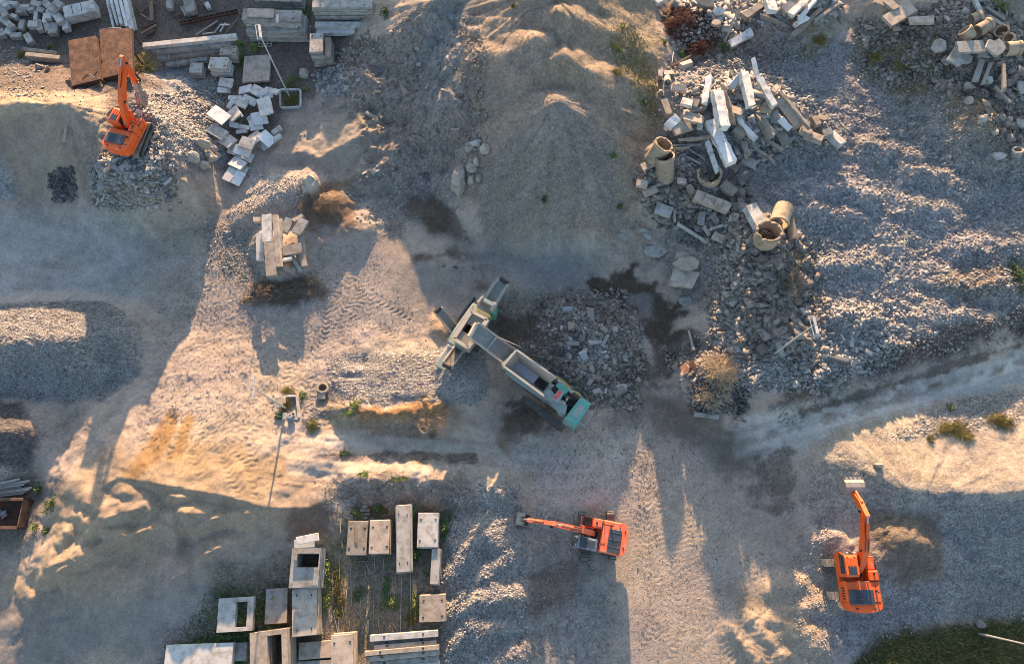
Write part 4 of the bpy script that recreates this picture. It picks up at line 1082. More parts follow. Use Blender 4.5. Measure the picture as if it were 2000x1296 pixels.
        b = MB(); b.prism([rt(v) for v in outer + inner], bw, None, (0, -.06, 0))
        for sg in (-1, 1):
            b.prism([rt(v) for v in outer + [(-.06, -.5)]], .05, None, (0, -.06 + sg * (bw / 2 - .02), 0))
        for yy in (-.2, .2): b.prism([rt(v) for v in ((-.2, .0), (.0, .42), (.3, .3), (.35, .1))], .06, None, (0, -.06 + yy, 0))
        bk = b.build('bucket', M['bucket'], root)
        for i in range(5):
            t = MB(); yy = -.06 + (i - 2) * bw / 4.6
            t.prism([rt(v) for v in ((-.05, -1.0), (.05, -1.12), (-.12, -1.28))], .1, None, (0, yy, 0))
            t.build('tooth', M['bucket'], bk)
    return root

def sc(rz, k=.86): return (rz[0] / k, rz[1] / k)
# shovel excavator below the bright sand bank
g = hit(1657, 1128); slew = Vector((g.x, g.y, g.z - 0.02))
hd = math.radians(90.5)
make_excavator('orange excavator with its big bucket raised against the bright sand bank', slew, hd, R(2),
               [sc(px_rz(slew, hd, 1682, 997, 3.9 + g.z), .92), sc(px_rz(slew, hd, 1659, 945, 2.3 + g.z), .92), 150, 1.6], 'orange', .92, 'bucket')
# smaller machine standing across the yard with its arm out to the left
g = hit(1165, 1046); slew = Vector((g.x, g.y, g.z - 0.02))
t = P(1017, 1014, 1.2); hd = math.atan2(t.y - slew.y, t.x - slew.x)
make_excavator('smaller faded orange excavator with a grey cab roof, arm stretched low to the left', slew, hd, R(91),
               [sc(px_rz(slew, hd, 1078, 1023, 3.6)), sc(px_rz(slew, hd, 1024, 1013, 1.5)), -38, 1.1], 'faded_orange', .86, 'bucket', 'dark_track', 'glass')
# grapple machine on the rubble platform
g = hit(262, 275); slew = Vector((g.x, g.y, g.z - 0.03))
hd = R(90 - 15)
make_excavator('orange excavator with a closed grapple standing on top of the broken rubble', slew, hd, R(90 - 10),
               [sc(px_rz(slew, hd, 241, 122, 5.0 + g.z), .8), sc(px_rz(slew, hd, 277, 168, 2.7 + g.z), .8), sc(px_rz(slew, hd, 289, 206, 1.0 + g.z), .8)], 'orange', .8, 'grapple')

# ------------------------------------------------------------------ crusher and screener
class Local:
    """local frame of a machine, fed with photo pixels at a known height"""
    def __init__(s, name, label, cat, px, py, heading, group=None):
        g = hit(px, py); s.o = thing(name, label, cat, g, heading, group); s.g = g; s.h = heading
        s.R = Matrix.Rotation(-heading, 3, 'Z')
    def p(s, px, py, z): return s.R @ (P(px, py, s.g.z + z) - s.g)
    def quad(s, mb, pts, z1, z0):
        """upright prism whose top outline is seen at these pixels, z1 above the machine's foot"""
        top = [s.p(x, y, z1) for x, y in pts]; n = len(top)
        vs = top + [Vector((v.x, v.y, z0)) for v in top]
        return mb.add(vs, [tuple(range(n)), tuple(range(2 * n - 1, n - 1, -1))] + [(i, n + i, n + (i + 1) % n, (i + 1) % n) for i in range(n)])

a, b = P(1128, 806, 2.6), P(985, 697, 3.2)
hd = math.atan2(b.y - a.y, b.x - a.x)
K = Local('jaw_crusher', 'dusty teal tracked jaw crusher with an open hopper and long conveyor', 'crusher', 1068, 775, hd)
root = K.o
def lp(px, py, z): return K.p(px, py, z)
# hopper: four flared plates around a feeder floor
rim = [lp(1009, 684, 4.0), lp(1086, 738, 4.0), lp(1063, 772, 4.0), lp(984, 714, 4.0)]
fl = [lp(1013, 706, 2.5), lp(1072, 749, 2.5), lp(1060, 764, 2.5), lp(1002, 719, 2.5)]
cen = sum(fl, Vector()) / 4
for i, nm in ((0, 'hopper_wall'), (2, 'hopper_wall'), (3, 'hopper_wall')):
    j = (i + 1) % 4; m = MB()
    out = Vector(((rim[i] + rim[j]) / 2 - (fl[i] + fl[j]) / 2)); out.z = 0; out = out.normalized() * .07
    q = [fl[i], fl[j], rim[j], rim[i]]
    m.add(q + [v + out for v in q], [(0, 1, 2, 3), (7, 6, 5, 4), (0, 4, 5, 1), (1, 5, 6, 2), (2, 6, 7, 3), (3, 7, 4, 0)])
    m.bar(rim[i] + out * .5, rim[j] + out * .5, .14, .12)
    ho = m.build(nm, M['cream_steel'], root)
    s = MB()
    for k in (.15, .4, .65, .9):
        t0, t1 = fl[i].lerp(fl[j], k) + out * 1.6, rim[i].lerp(rim[j], k) + out * 1.6
        s.bar(t0, t1, .07, .07)
    s.build('rib', M['grey_teal'], ho)
m = MB(); lift = Vector((0, 0, .04)); f2 = fl[0].lerp(fl[1], .68), fl[3].lerp(fl[2], .68)
m.add([fl[0] + lift, f2[0] + lift, f2[1] + lift, fl[3] + lift] + [v - Vector((0, 0, .2)) for v in (fl[0], f2[0], f2[1], fl[3])], [(0, 1, 2, 3), (7, 6, 5, 4), (0, 4, 5, 1), (1, 5, 6, 2), (2, 6, 7, 3), (3, 7, 4, 0)])
m.build('feeder_floor', M['blue_dust'], root)
m = MB()
for k in range(9):
    s = (k + .5) / 9
    m.bar(f2[0].lerp(f2[1], s), fl[1].lerp(fl[2], s), .05, .14)
m.build('grizzly_bars', M['black'], root)
# chassis beams, side boxes, jaw housing
ax0, ax1 = lp(1120, 806, 0.0), lp(1010, 705, 0.0)
m = MB()
cx0, cx1 = lp(1122, 803, 1.3).x, lp(1002, 708, 1.3).x
m.bbox(((cx0 + cx1) / 2, 0, 1.35), (abs(cx1 - cx0), 1.5, .5), .05); m.bbox((1.8, 0, 2.0), (4.4, 1.3, .8), .05); m.build('chassis', M['grey_teal'], root)
m = MB(); K.quad(m, [(1062, 764), (1071, 757), (1108, 791), (1105, 808), (1095, 806)], 2.75, 1.5); m.build('side_box', M['grey_teal'], root)
m = MB(); K.quad(m, [(1085, 752), (1093, 745), (1112, 760), (1103, 770)], 3.0, 1.6); m.build('jaw_housing', M['teal'], root)
m = MB(); K.quad(m, [(1077, 758), (1085, 750), (1098, 764), (1090, 773)], 2.6, 1.6); m.build('jaw_mouth', M['black'], root)
m = MB(); K.quad(m, [(1091, 760), (1103, 765), (1090, 786), (1078, 778)], 3.25, 2.2); rp = m.build('flywheel_guard', M['grey_teal'], root)
m = MB(); K.quad(m, [(1092, 762), (1098, 765), (1087, 780), (1082, 775)], 3.28, 3.2); m.build('warning_panel', M['red'], rp)
# engine bay full of pipes, then the hood
m = MB(); K.quad(m, [(1103, 775), (1128, 785), (1113, 805), (1090, 793)], 2.0, 1.2)
for i in range(16):
    a = lp(1098 + random.random() * 26, 780 + random.random() * 18, 2.1 + random.random() * .5); b = a + Vector((random.uniform(-.6, .6), random.uniform(-.6, .6), random.uniform(-.2, .3)))
    m.tube(a, b, random.uniform(.04, .1), n=6)
m.build('engine', M['black'], root)
m = MB(); e = lp(1104, 789, 2.6); m.tube(e, e + Vector((.5, .1, 0)), .22, n=12); m.tube(e + Vector((.1, -.3, .1)), e + Vector((.1, -.3, .6)), .08, n=10); m.build('air_filter', M['cream_steel'], root)
hood = [(1135, 773), (1156, 787), (1125, 833), (1101, 818)]
m = MB(); top = [lp(x, y, 2.9) for x, y in hood]; c = sum(top, Vector()) / 4
lv = [[(c + (v - c) * k) * 1 for v in top] for k in (1.0, 1.0, .9)]
zs = (1.2, 2.7, 2.95); vs = [Vector((v.x, v.y, z)) for l, z in zip(lv, zs) for v in l]
fs = [(3, 2, 1, 0), (8, 9, 10, 11)] + [(l * 4 + i, l * 4 + (i + 1) % 4, l * 4 + 4 + (i + 1) % 4, l * 4 + 4 + i) for l in range(2) for i in range(4)]
m.add(vs, fs); ho = m.build('engine_hood', M['teal'], root)
m = MB(); d0, d1 = top[0], top[3]
for k in (.28, .72):
    m.bar(c + (top[0].lerp(top[3], k) - c) * .93 + Vector((0, 0, .06)), c + (top[1].lerp(top[2], k) - c) * .93 + Vector((0, 0, .06)), .05, .04)
m.build('panel_seam', M['grey_teal'], ho)
m = MB(); q = [c + (v - c) * .5 for v in top]
m.add([v + Vector((0, 0, .065)) for v in q] + [v + Vector((0, 0, .02)) for v in q], [(0, 1, 2, 3), (0, 4, 5, 1), (1, 5, 6, 2), (2, 6, 7, 3), (3, 7, 4, 0)]); m.build('hood_lid', M['grey_teal'], ho)
m = MB()
for (x0, y0), (x1, y1) in (((1146, 800), (1158, 810)), ((1131, 823), (1142, 833))): m.bar(lp(x0, y0, 1.6), lp(x1, y1, 1.6), .1, .12)
m.bar(lp(1158, 808, 1.5), lp(1141, 832, 1.5), .05, .05)
m.build('tail_bracket', M['steel'], root)
m = MB()
def rail(pts, z, h=1.0):
    w = [lp(x, y, z) for x, y in pts]
    for dz in (h, h * .55): m.path([v + Vector((0, 0, dz)) for v in w], .03)
    for v in w: m.tube(v, v + Vector((0, 0, h)), .03, n=6)
rail([(1087, 741), (1097, 747), (1106, 756), (1114, 763)], 2.4); rail([(1118, 768), (1126, 771), (1132, 777)], 2.2)
m.build('railing', M['yellow'], root)
m = MB(); K.quad(m, [(1088, 742), (1092, 739), (1120, 764), (1116, 768)], 2.4, 2.3); m.build('walkway', M['steel'], root)
for s in (-1, 1):
    t = crawler(root, 0, 4.2, .5, .95, M['dark_track']); t.location = (-.6, s * 1.45, 0)
# main conveyor rising over the screener
c0 = (lp(998, 699, 2.2), lp(925, 645, 5.0))
def conveyor(root, a, b, w, frame_m, belt_m, name='conveyor', head=True):
    d = (b - a).normalized(); s = d.cross(Vector((0, 0, 1))).normalized(); u = s.cross(d)
    m = MB()
    for k in (-1, 1):
        o = s * k * w / 2
        m.bar(a + o, b + o, .1, .34); m.bar(a + o * 1.12 + u * .2, b + o * 1.12 + u * .2, .06, .06)
    n = max(3, int((b - a).length / 1.3))
    for i in range(n + 1): q = a.lerp(b, i / n) - u * .12; m.bar(q - s * w / 2, q + s * w / 2, .06, .08)
    for i in range(n):
        q0 = a.lerp(b, i / n) - u * .12; q1 = a.lerp(b, (i + 1) / n) - u * .12; m.bar(q0 - s * w / 2, q1 + s * w / 2, .04, .05)
    co = m.build(name, frame_m, root)
    m = MB(); h = w / 2 - .08
    prof = [(-h, .1), (-h * .5, -.02), (h * .5, -.02), (h, .1)]
    vs = [a + s * x + u * z for x, z in prof] + [b + s * x + u * z for x, z in prof]
    vs += [v - u * .04 for v in vs]
    fs = []
    for i in range(3): fs += [(i, i + 1, 5 + i, 4 + i), (8 + i, 12 + i, 13 + i, 9 + i)]
    fs += [(0, 4, 12, 8), (3, 11, 15, 7), (0, 8, 9, 1), (1, 9, 10, 2), (2, 10, 11, 3), (4, 5, 13, 12), (5, 6, 14, 13), (6, 7, 15, 14)]
    m.add(vs, fs); m.build('belt', belt_m, co)
    m = MB(); k = max(4, int((b - a).length / .7))
    for i in range(k):
        q = a.lerp(b, (i + .5) / k)
        for sd_ in (-1, 1): m.bar(q + s * sd_ * (w / 2 + .02) - u * .1, q + s * sd_ * (w / 2 + .14) + u * .12, .06, .06)
    m.build('idler_brackets', M['dark_track'], co)
    m = MB(); e = b + d * .02 - u * .08; m.tube(e - s * w * .46, e + s * w * .46, .2, n=12); m.build('head_drum', M['cream_steel'] if head else M['black'], co)
    return co
cv = conveyor(root, c0[0], c0[1], 1.35, M['cream_steel'], M['belt'])
m = MB(); d = (c0[1] - c0[0])
m.bar(c0[0] + d * .52 + Vector((0, -.66, .25)), c0[0] + d * .52 + Vector((0, .66, .25)), .08, .06)
for s in (-1, 1): m.tube(c0[0] + Vector((-.3, s * .95, 1.2)), c0[0] + d * .5 + Vector((0, s * .75, .1)), .035, n=6); m.tube(c0[0] + Vector((-.3, s * .85, .3)), c0[0] + d * .6 + Vector((0, s * .72, -.1)), .035, n=6)
m.build('support_rod', M['cream_steel'], cv)
m = MB(); K.quad(m, [(999, 690), (1004, 694), (984, 714), (979, 710)], 3.3, 2.2); m.build('crossbeam', M['cream_steel'], root)

a, b = P(878, 706, 2.4), P(982, 550, 3.2)
hd = math.atan2(b.y - a.y, b.x - a.x)
K2 = Local('screener', 'dusty grey screening machine with a slatted box and three conveyors beside the crusher', 'screener', 920, 652, hd)
root2 = K2.o
def lq(px, py, z): return K2.p(px, py, z)
m = MB(); m.bbox((.3, 0, 1.25), (9.0, 1.4, .4), .05); m.bbox((-.2, 0, 2.0), (4.0, 1.7, 1.1), .08); m.build('chassis', M['grey_teal'], root2)
for s in (-1, 1):
    t = crawler(root2, 0, 3.4, .45, .9, M['dark_track']); t.location = (.6, s * 1.3, 0)
box = [lq(920, 608, 3.9), lq(952, 624, 3.9), lq(914, 679, 3.9), lq(886, 661, 3.9)]
m = MB()
for i in range(4):
    v, w = box[i], box[(i + 1) % 4]
    m.bar(v, w, .26 if i in (0, 2) else .34, .2)
    vb, wb = Vector((v.x, v.y, 2.4)), Vector((w.x, w.y, 2.4)); q = [v, w, wb, vb]
    cc = sum(box, Vector()) / 4; inw = Vector((cc.x - (v.x + w.x) / 2, cc.y - (v.y + w.y) / 2, 0)).normalized() * .06
    m.add(q + [x + inw for x in q], [(0, 1, 2, 3), (7, 6, 5, 4), (0, 4, 5, 1), (1, 5, 6, 2), (2, 6, 7, 3), (3, 7, 4, 0)])
sb = m.build('screen_box', M['cream_steel'], root2)
m = MB()
for k in range(7):
    for k0, k1 in ((.05, .38), (.64, .97)):
        s = (k + .5) / 7; f = k0 + (k1 - k0) * s
        p0 = box[0].lerp(box[3], f); p1 = box[1].lerp(box[2], f)
        m.bar(p0 + Vector((0, 0, -.12)), p1 + Vector((0, 0, -.12)), .07, .1)
m.build('slats', M['cream_steel'], sb)
m = MB(); m.add([Vector((v.x, v.y, 2.6)) for v in box], [(0, 1, 2, 3)]); m.build('mesh_floor', M['dark_rust'], sb)
conveyor(root2, lq(898, 655, 1.7) , lq(856, 606, 3.2), .72, M['cream_steel'], M['belt'], head=False)
conveyor(root2, lq(918, 648, 1.4), lq(984, 549, 3.0), .9, M['cream_steel'], M['belt'], head=False)
conveyor(root2, lq(912, 660, 1.6), lq(874, 713, 3.3), .8, M['cream_steel'], M['rubber'], head=False)
m = MB(); K2.quad(m, [(943, 579), (967, 592), (948, 622), (925, 608)], 2.7, 2.0); K2.quad(m, [(943, 579), (967, 592), (963, 598), (939, 585)], 3.4, 2.7); m.build('discharge_hood', M['grey_teal'], root2)
m = MB(); K2.quad(m, [(940, 578), (945, 577), (936, 590), (931, 588)], 3.5, 2.2); K2.quad(m, [(964, 588), (971, 592), (962, 606), (956, 602)], 3.3, 2.2); m.build('side_plate', M['cream_steel'], root2)
m = MB(); K2.quad(m, [(963, 594), (972, 598), (966, 614), (956, 608)], 2.8, 1.2); K2.quad(m, [(955, 612), (962, 616), (948, 634), (942, 630)], 2.0, 1.2); m.build('power_pack', M['teal'], root2)
m = MB(); q = lq(886, 677, 2.6); q2 = lq(866, 678, 2.6)
m.tube(q, q2, .05, n=6); m.tube(lq(866, 678, 2.6), lq(866, 681, 2.6), .08, n=6); m.tube(lq(876, 674, 2.7), lq(876, 678, 2.6), .1, n=8); m.build('lamp_arm', M['lamp_glass'], root2)
m = MB()
for (x0, y0), (x1, y1) in (((924, 606), (958, 624)), ((882, 664), (908, 684))):
    p0, p1 = lq(x0, y0, 2.9), lq(x1, y1, 2.9)
    for dz in (.5, 1.0): m.tube(p0 + Vector((0, 0, dz)), p1 + Vector((0, 0, dz)), .03, n=6)
    for k in (0, .33, .66, 1): q = p0.lerp(p1, k); m.tube(q, q + Vector((0, 0, 1)), .03, n=6)
m.build('railing', M['yellow'], root2)
for k in range(5): m = MB(); m.path([Vector((.6 + .3 * k, .9, 1.6)), Vector((1.4 + .2 * k, 1.05 + .03 * k, 1.9)), Vector((2.4, .95 + .05 * k, 1.7 + .1 * k))], .03); m.build('hydraulic_hose', M['black'], root2)
r_ = random.Random(4)
for k in range(14):
    m = MB(); q = Vector((r_.uniform(-2.6, 1.2), r_.choice((-.86, .86)), r_.uniform(1.3, 2.0))); m.path([q, q + Vector((.5, 0, .12)), q + Vector((1.1, .02, -.1))], .03); m.build('hydraulic_hose', M['black'], root)
# ------------------------------------------------------------------ slabs, beams, blocks
ORD = 'first second third fourth fifth sixth seventh eighth ninth tenth eleventh twelfth thirteenth fourteenth fifteenth sixteenth seventeenth eighteenth nineteenth twentieth'.split()
def ordw(n):
    if n <= 20: return ORD[n - 1]
    t = {2: 'twenty', 3: 'thirty', 4: 'forty'}[n // 10] if n % 10 else None
    return t + '-' + ORD[n % 10 - 1] if t else {3: 'thirtieth', 4: 'fortieth'}[n // 10]

class Pile:
    """things of one heap; each gets a label that tells it from its neighbours"""
    def __init__(s, where, group): s.where, s.group, s.items = where, group, []
    def add(s, o, look, noun, cat, cx): s.items.append((cx, o, look, noun, cat)); o['group'] = s.group; o['category'] = cat; o['label'] = look; o['kind'] = 'thing'; return o
    def close(s):
        kinds = {}
        for it in sorted(s.items, key=lambda i: i[0]): kinds.setdefault((it[2], it[3]), []).append(it)
        for (look, noun), its in kinds.items():
            for k, (cx, o, _, _, cat) in enumerate(its):
                if len(its) == 1: o['label'] = ' '.join(f'{look} {noun} {s.where}'.split())
                elif k == 0: o['label'] = f'leftmost {look} {noun} {s.where}'
                elif k == len(its) - 1: o['label'] = f'rightmost {look} {noun} {s.where}'
                else: o['label'] = f'{ordw(k + 1)} {look} {noun} from the left {s.where}'

def slab_mesh(L, W, T, jag=0.0, rough=0.0, r=0.025, hole=None, seed=None):
    """a cast element L x W x T, origin at the middle of its underside"""
    rr = random.Random(seed if seed is not None else random.random())
    m = MB()
    if hole:
        x0, x1, y0, y1 = hole
        rr2 = [(-L / 2, -W / 2), (L / 2, -W / 2), (L / 2, W / 2), (-L / 2, W / 2)]; hh = [(x0, y0), (x1, y0), (x1, y1), (x0, y1)]
        vs = [(x, y, z) for z in (0, T) for x, y in rr2 + hh]
        fs = []
        for i in range(4):
            j = (i + 1) % 4
            fs += [(i, j, 4 + j, 4 + i), (8 + i, 12 + i, 12 + j, 8 + j), (i, 8 + i, 8 + j, j), (4 + i, 4 + j, 12 + j, 12 + i)]
        m.add(vs, fs); return m
    if jag or rough:
        n = max(3, int(L / 0.45)); secs = []
        for i in range(n + 1):
            x = -L / 2 + L * i / n
            e = i in (0, n)
            a = [rr.uniform(-1, 1) for _ in range(8)]
            k = rough
            xs = [x + (jag * a[q] if e else 0) for q in range(4)]
            secs.append([(xs[0], -W / 2 + k * abs(a[4]), 0), (xs[1], W / 2 - k * abs(a[5]), 0), (xs[2], W / 2 - k * .6 * abs(a[6]) - .02, T - .3 * k * abs(a[7])), (xs[3], -W / 2 + k * .6 * abs(a[7]) + .02, T - .3 * k * abs(a[6]))])
        vs = [v for s in secs for v in s]; fs = [(0, 1, 2, 3), tuple(4 * n + q for q in (3, 2, 1, 0))]
        for i in range(n): fs += [(4 * i + q, 4 * i + 4 + q, 4 * i + 4 + (q + 1) % 4, 4 * i + (q + 1) % 4) for q in range(4)]
        return m.add(vs, fs)
    return m.bbox((0, 0, T / 2), (L, W, T), min(r, T * .25))

def put(name, mb, m, x1, y1, x2, y2, top, top2, T, roll=0.0, z=None, lift=0.0):
    """lay an element so that its top mid-line runs between two photo points, `top` above the ground there"""
    cx, cy = (x1 + x2) / 2, (y1 + y2) / 2
    c = hit(cx, cy, (top + top2) / 2) if z is None else P(cx, cy, z)
    g = c.z - (top + top2) / 2
    a, b = P(x1, y1, g + top), P(x2, y2, g + top2)
    d = b - a; yaw = math.atan2(d.y, d.x); pit = -math.asin(max(-.9, min(.9, d.z / max(d.length, 1e-6))))
    rot = Euler((roll, pit, yaw)).to_matrix()
    o = bpy.data.objects.new(name, mb.mesh(name, m)); COL.objects.link(o)
    o.rotation_euler = (roll, pit, yaw); o.location = (a + b) / 2 - rot @ Vector((0, 0, T)) + Vector((0, 0, lift))
    return o, d.length

def size_m(x1, y1, x2, y2, top):
    c = hit((x1 + x2) / 2, (y1 + y2) / 2, top); return (P(x2, y2, c.z) - P(x1, y1, c.z)).length, ppm((x1 + x2) / 2, (y1 + y2) / 2, c.z)

def element(pile, look, noun, cat, name, x1, y1, x2, y2, w, top, T, m, top2=None, roll=0.0, jag=0.0, rough=0.0, hole=None):
    L, k = size_m(x1, y1, x2, y2, top); W = w / k
    if hole:
        x0, xx, y0, yy = hole; hole = (-L / 2 + L * x0, -L / 2 + L * xx, -W / 2 + W * y0, -W / 2 + W * yy)
    o, _ = put(name, slab_mesh(L, W, T, jag, rough, hole=hole), m, x1, y1, x2, y2, top, top if top2 is None else top2, T, roll)
    return pile.add(o, look, noun, cat, (x1 + x2) / 2)

def stack(desc, noun, cat, name, x1, y1, x2, y2, w, n, T, m, group, base=0.0, gap=0.03, jit=0.06, hole=None, topjit=0.0, mats=None):
    """a stack of equal elements, each its own thing; the photo points give the top of the uppermost"""
    H_ = base + n * T + (n - 1) * gap
    L, k = size_m(x1, y1, x2, y2, H_); W = w / k
    c = hit((x1 + x2) / 2, (y1 + y2) / 2, H_); g = c.z - H_
    a, b = P(x1, y1, c.z), P(x2, y2, c.z); d = b - a; yaw = math.atan2(d.y, d.x)
    if hole: x0, xx, y0, yy = hole; hole = (-L / 2 + L * x0, -L / 2 + L * xx, -W / 2 + W * y0, -W / 2 + W * yy)
    for i in range(n):
        q = n - i
        o = bpy.data.objects.new(name, slab_mesh(L * random.uniform(.985, 1.01), W * random.uniform(.985, 1.01), T, hole=hole).mesh(name, mats[i % len(mats)] if mats else m)); COL.objects.link(o)
        j = jit * (1 if i < n - 1 else topjit)
        o.location = (c.x + random.uniform(-j, j), c.y + random.uniform(-j, j), g + base + i * (T + gap)); o.rotation_euler = (0, 0, yaw + random.uniform(-j, j) * .25)
        lab = f'only {noun}' if n == 1 else f'topmost {noun}' if q == 1 else f'lowest {noun}' if i == 0 else f'{ordw(q)} {noun} from the top'
        tag(o, f'{lab} of {desc}' if n > 1 else f'{noun} {desc}', cat, group)
        if i == n - 1 and L > 1.3 and W > .7 and not hole:
            for sx, sy in ((-.36, -.3), (.36, .3), (-.34, .3), (.37, -.28)):
                lb = MB(); lb.bbox((L * sx, W * sy, T + .015), (.16, .07, .05), .01); lb.build('lifting_loop', M['black'], o)
    return c, yaw, L, W

# ---- precast yard, bottom middle
G_ST = 'stacked concrete elements in the precast yard'
stack('the grey window-panel stack beside the weeds', 'frame panel', 'panel', 'window_wall_element', 567, 1108, 624, 1108, 74, 7, .24, 'concrete', G_ST, .1, hole=(.2, .95, .51, .86))
stack('the solid wall-panel stack below the window panels', 'wall panel', 'panel', 'precast_wall_element', 594, 1147, 594, 1241, 48, 7, .24, 'warm_concrete', G_ST, .1, .04, .09)
pl = Pile('on the north end of the window-panel stack', 'white slabs on the window-panel stack')
element(pl, 'upper white tilted', 'slab', 'slab', 'slab', 578, 1056, 622, 1047, 15, 2.45, .2, 'pale_concrete')
element(pl, 'lower white', 'slab', 'slab', 'slab', 574, 1062, 614, 1060, 15, 2.15, .2, 'pale_concrete'); pl.close()
pl = Pile('in the lower left precast yard', 'single concrete elements in the precast yard')
o = element(pl, 'grey slab with a round weed-filled hole', '', 'slab', 'cover_slab', 541, 1148, 538, 1217, 43, .5, .22, 'concrete')
o2 = element(pl, 'pale frame with one tall opening', '', 'frame', 'frame_element', 425, 1201, 494, 1197, 62, .7, .5, 'pale_concrete', hole=(.5, .83, .12, .86))
element(pl, 'long pale slab with dark corner notches', '', 'slab', 'long_slab', 322, 1281, 454, 1276, 40, .95, .5, 'pale_concrete')
element(pl, 'short grey slab end under the long slab', '', 'slab', 'long_slab', 420, 1274, 482, 1271, 33, .45, .4, 'concrete')
element(pl, 'grey slab between the cream frames and panels', '', 'slab', 'plank_slab', 583, 1271, 650, 1266, 31, .5, .3, 'warm_concrete')
element(pl, 'grey plank slab cut off by the bottom edge', '', 'slab', 'plank_slab', 580, 1304, 652, 1300, 24, .5, .3, 'concrete')
pl.close()
stack('the cream frame stack with a deep dark opening', 'frame panel', 'panel', 'window_wall_element', 488, 1276, 562, 1266, 74, 8, .24, 'warm_concrete', G_ST, .1, .03, .05, hole=(.46, .84, .1, .88))
stack('the tight upright-edged stack by the bottom edge', 'grey panel', 'panel', 'precast_wall_element', 646, 1278, 690, 1274, 70, 8, .22, 'warm_concrete', G_ST, .1, .03, .07)
stack('the brown panel stack with timber offcuts', 'brown panel', 'panel', 'precast_wall_element', 678, 1050, 717, 1050, 64, 5, .22, 'dirty_concrete', G_ST, .1)
stack('the pink-lit notched stack beside the brown panels', 'panel', 'panel', 'precast_wall_element', 721, 1048, 761, 1047, 64, 6, .22, 'warm_concrete', G_ST, .1, .03, .06)
stack('the long narrow plank stack in the yard centre', 'plank slab', 'slab', 'plank_slab', 787, 984, 788, 1116, 27, 7, .24, 'concrete', G_ST, .12, .04, .1)
stack('the white panel stack at the yard corner', 'white panel', 'panel', 'precast_wall_element', 815, 1034, 856, 1034, 66, 5, .22, 'pale_concrete', G_ST, .1)
stack('the narrow stack half buried by gravel', 'narrow slab', 'slab', 'plank_slab', 852, 1070, 848, 1140, 17, 4, .22, 'concrete', G_ST, .05, .03, .1)
stack('the low square stack littered with chips', 'square panel', 'panel', 'precast_wall_element', 819, 1188, 870, 1186, 50, 4, .2, 'warm_concrete', G_ST, .05)
pl = Pile('in the beam row at the bottom of the yard', 'long beams in the precast yard')
for i, (x1, y1, x2, y2, w, top, mm) in enumerate(((722, 1246, 855, 1236, 12, 1.5, 'pale_concrete'), (728, 1257, 850, 1248, 9, 1.1, 'dirty_concrete'), (730, 1264, 852, 1254, 9, 1.35, 'warm_concrete'), (712, 1276, 857, 1263, 9, 1.6, 'warm_concrete'), (716, 1287, 857, 1273, 10, 1.4, 'warm_concrete'), (722, 1298, 856, 1284, 10, 1.15, 'concrete'), (722, 1309, 858, 1296, 11, 1.15, 'concrete'))):
    o = element(pl, ['white topmost', 'dark recessed', 'cream narrow', 'longest cream', 'notched cream', 'shaded grey', 'last shaded grey'][i], 'beam', 'beam', 'beam', x1, y1, x2, y2, w, top, .5, mm)
    for t in (.22, .78):
        L = (Vector((x2, y2)) - Vector((x1, y1))).length / 26
        hb = MB(); hb.bbox(((t - .5) * L, .05, .505), (.16, .1, .06), .01); ch = hb.build('lifting_hook', M['black'], o)
pl.close()
# pads, bricks and battens on the yard floor
pl = Pile('in the weeds north of the yard', 'small paving blocks')
for i, (x, y) in enumerate(((712, 989), (708, 996), (717, 996), (709, 1004), (718, 1003), (712, 1011))): element(pl, 'small grey', 'paving block', 'block', 'paving_block', x - 5, y, x + 5, y - .5, 6, .2, .15, 'concrete')
pl.close()
pl = Pile('on the bare yard floor', 'timber battens left on the yard floor')
for x1, y1, x2, y2 in ((648, 1100, 650, 1160), (662, 1080, 663, 1130), (650, 1190, 660, 1235), (661, 1205, 662, 1240), (668, 1180, 672, 1210), (685, 1100, 686, 1180), (683, 1210, 680, 1238), (694, 1188, 708, 1210), (705, 1160, 704, 1185), (716, 1100, 722, 1122), (712, 1112, 716, 1128), (732, 1080, 731, 1112), (731, 1135, 728, 1240), (722, 1180, 714, 1208), (738, 1205, 742, 1238), (741, 1120, 740, 1205), (749, 1090, 748, 1110), (760, 1125, 759, 1170), (763, 1150, 762, 1165), (773, 1118, 774, 1172), (784, 1128, 782, 1236), (801, 1120, 803, 1236), (754, 1215, 754, 1240), (768, 1218, 780, 1238), (712, 1215, 706, 1242), (720, 1212, 718, 1240), (676, 1150, 678, 1172), (668, 1040, 668, 1070), (664, 1012, 665, 1040), (668, 1007, 682, 1012), (690, 1094, 726, 1096), (655, 1185, 646, 1215)):
    element(pl, 'thin grey', 'batten', 'batten', 'timber_batten', x1, y1, x2, y2, 1.6, .09, .05, 'grey_wood')
pl.close()
pl = Pile('on top of the brown panel stack', 'timber offcuts on the brown panels')
for x1, y1, x2, y2, h in ((693, 1022, 694, 1060, 1.36), (697, 1030, 697, 1066, 1.36), (690, 1066, 714, 1080, 1.38)): element(pl, 'weathered', 'board', 'board', 'timber_board', x1, y1, x2, y2, 2.6, h, .05, 'brown_wood')
pl.close()

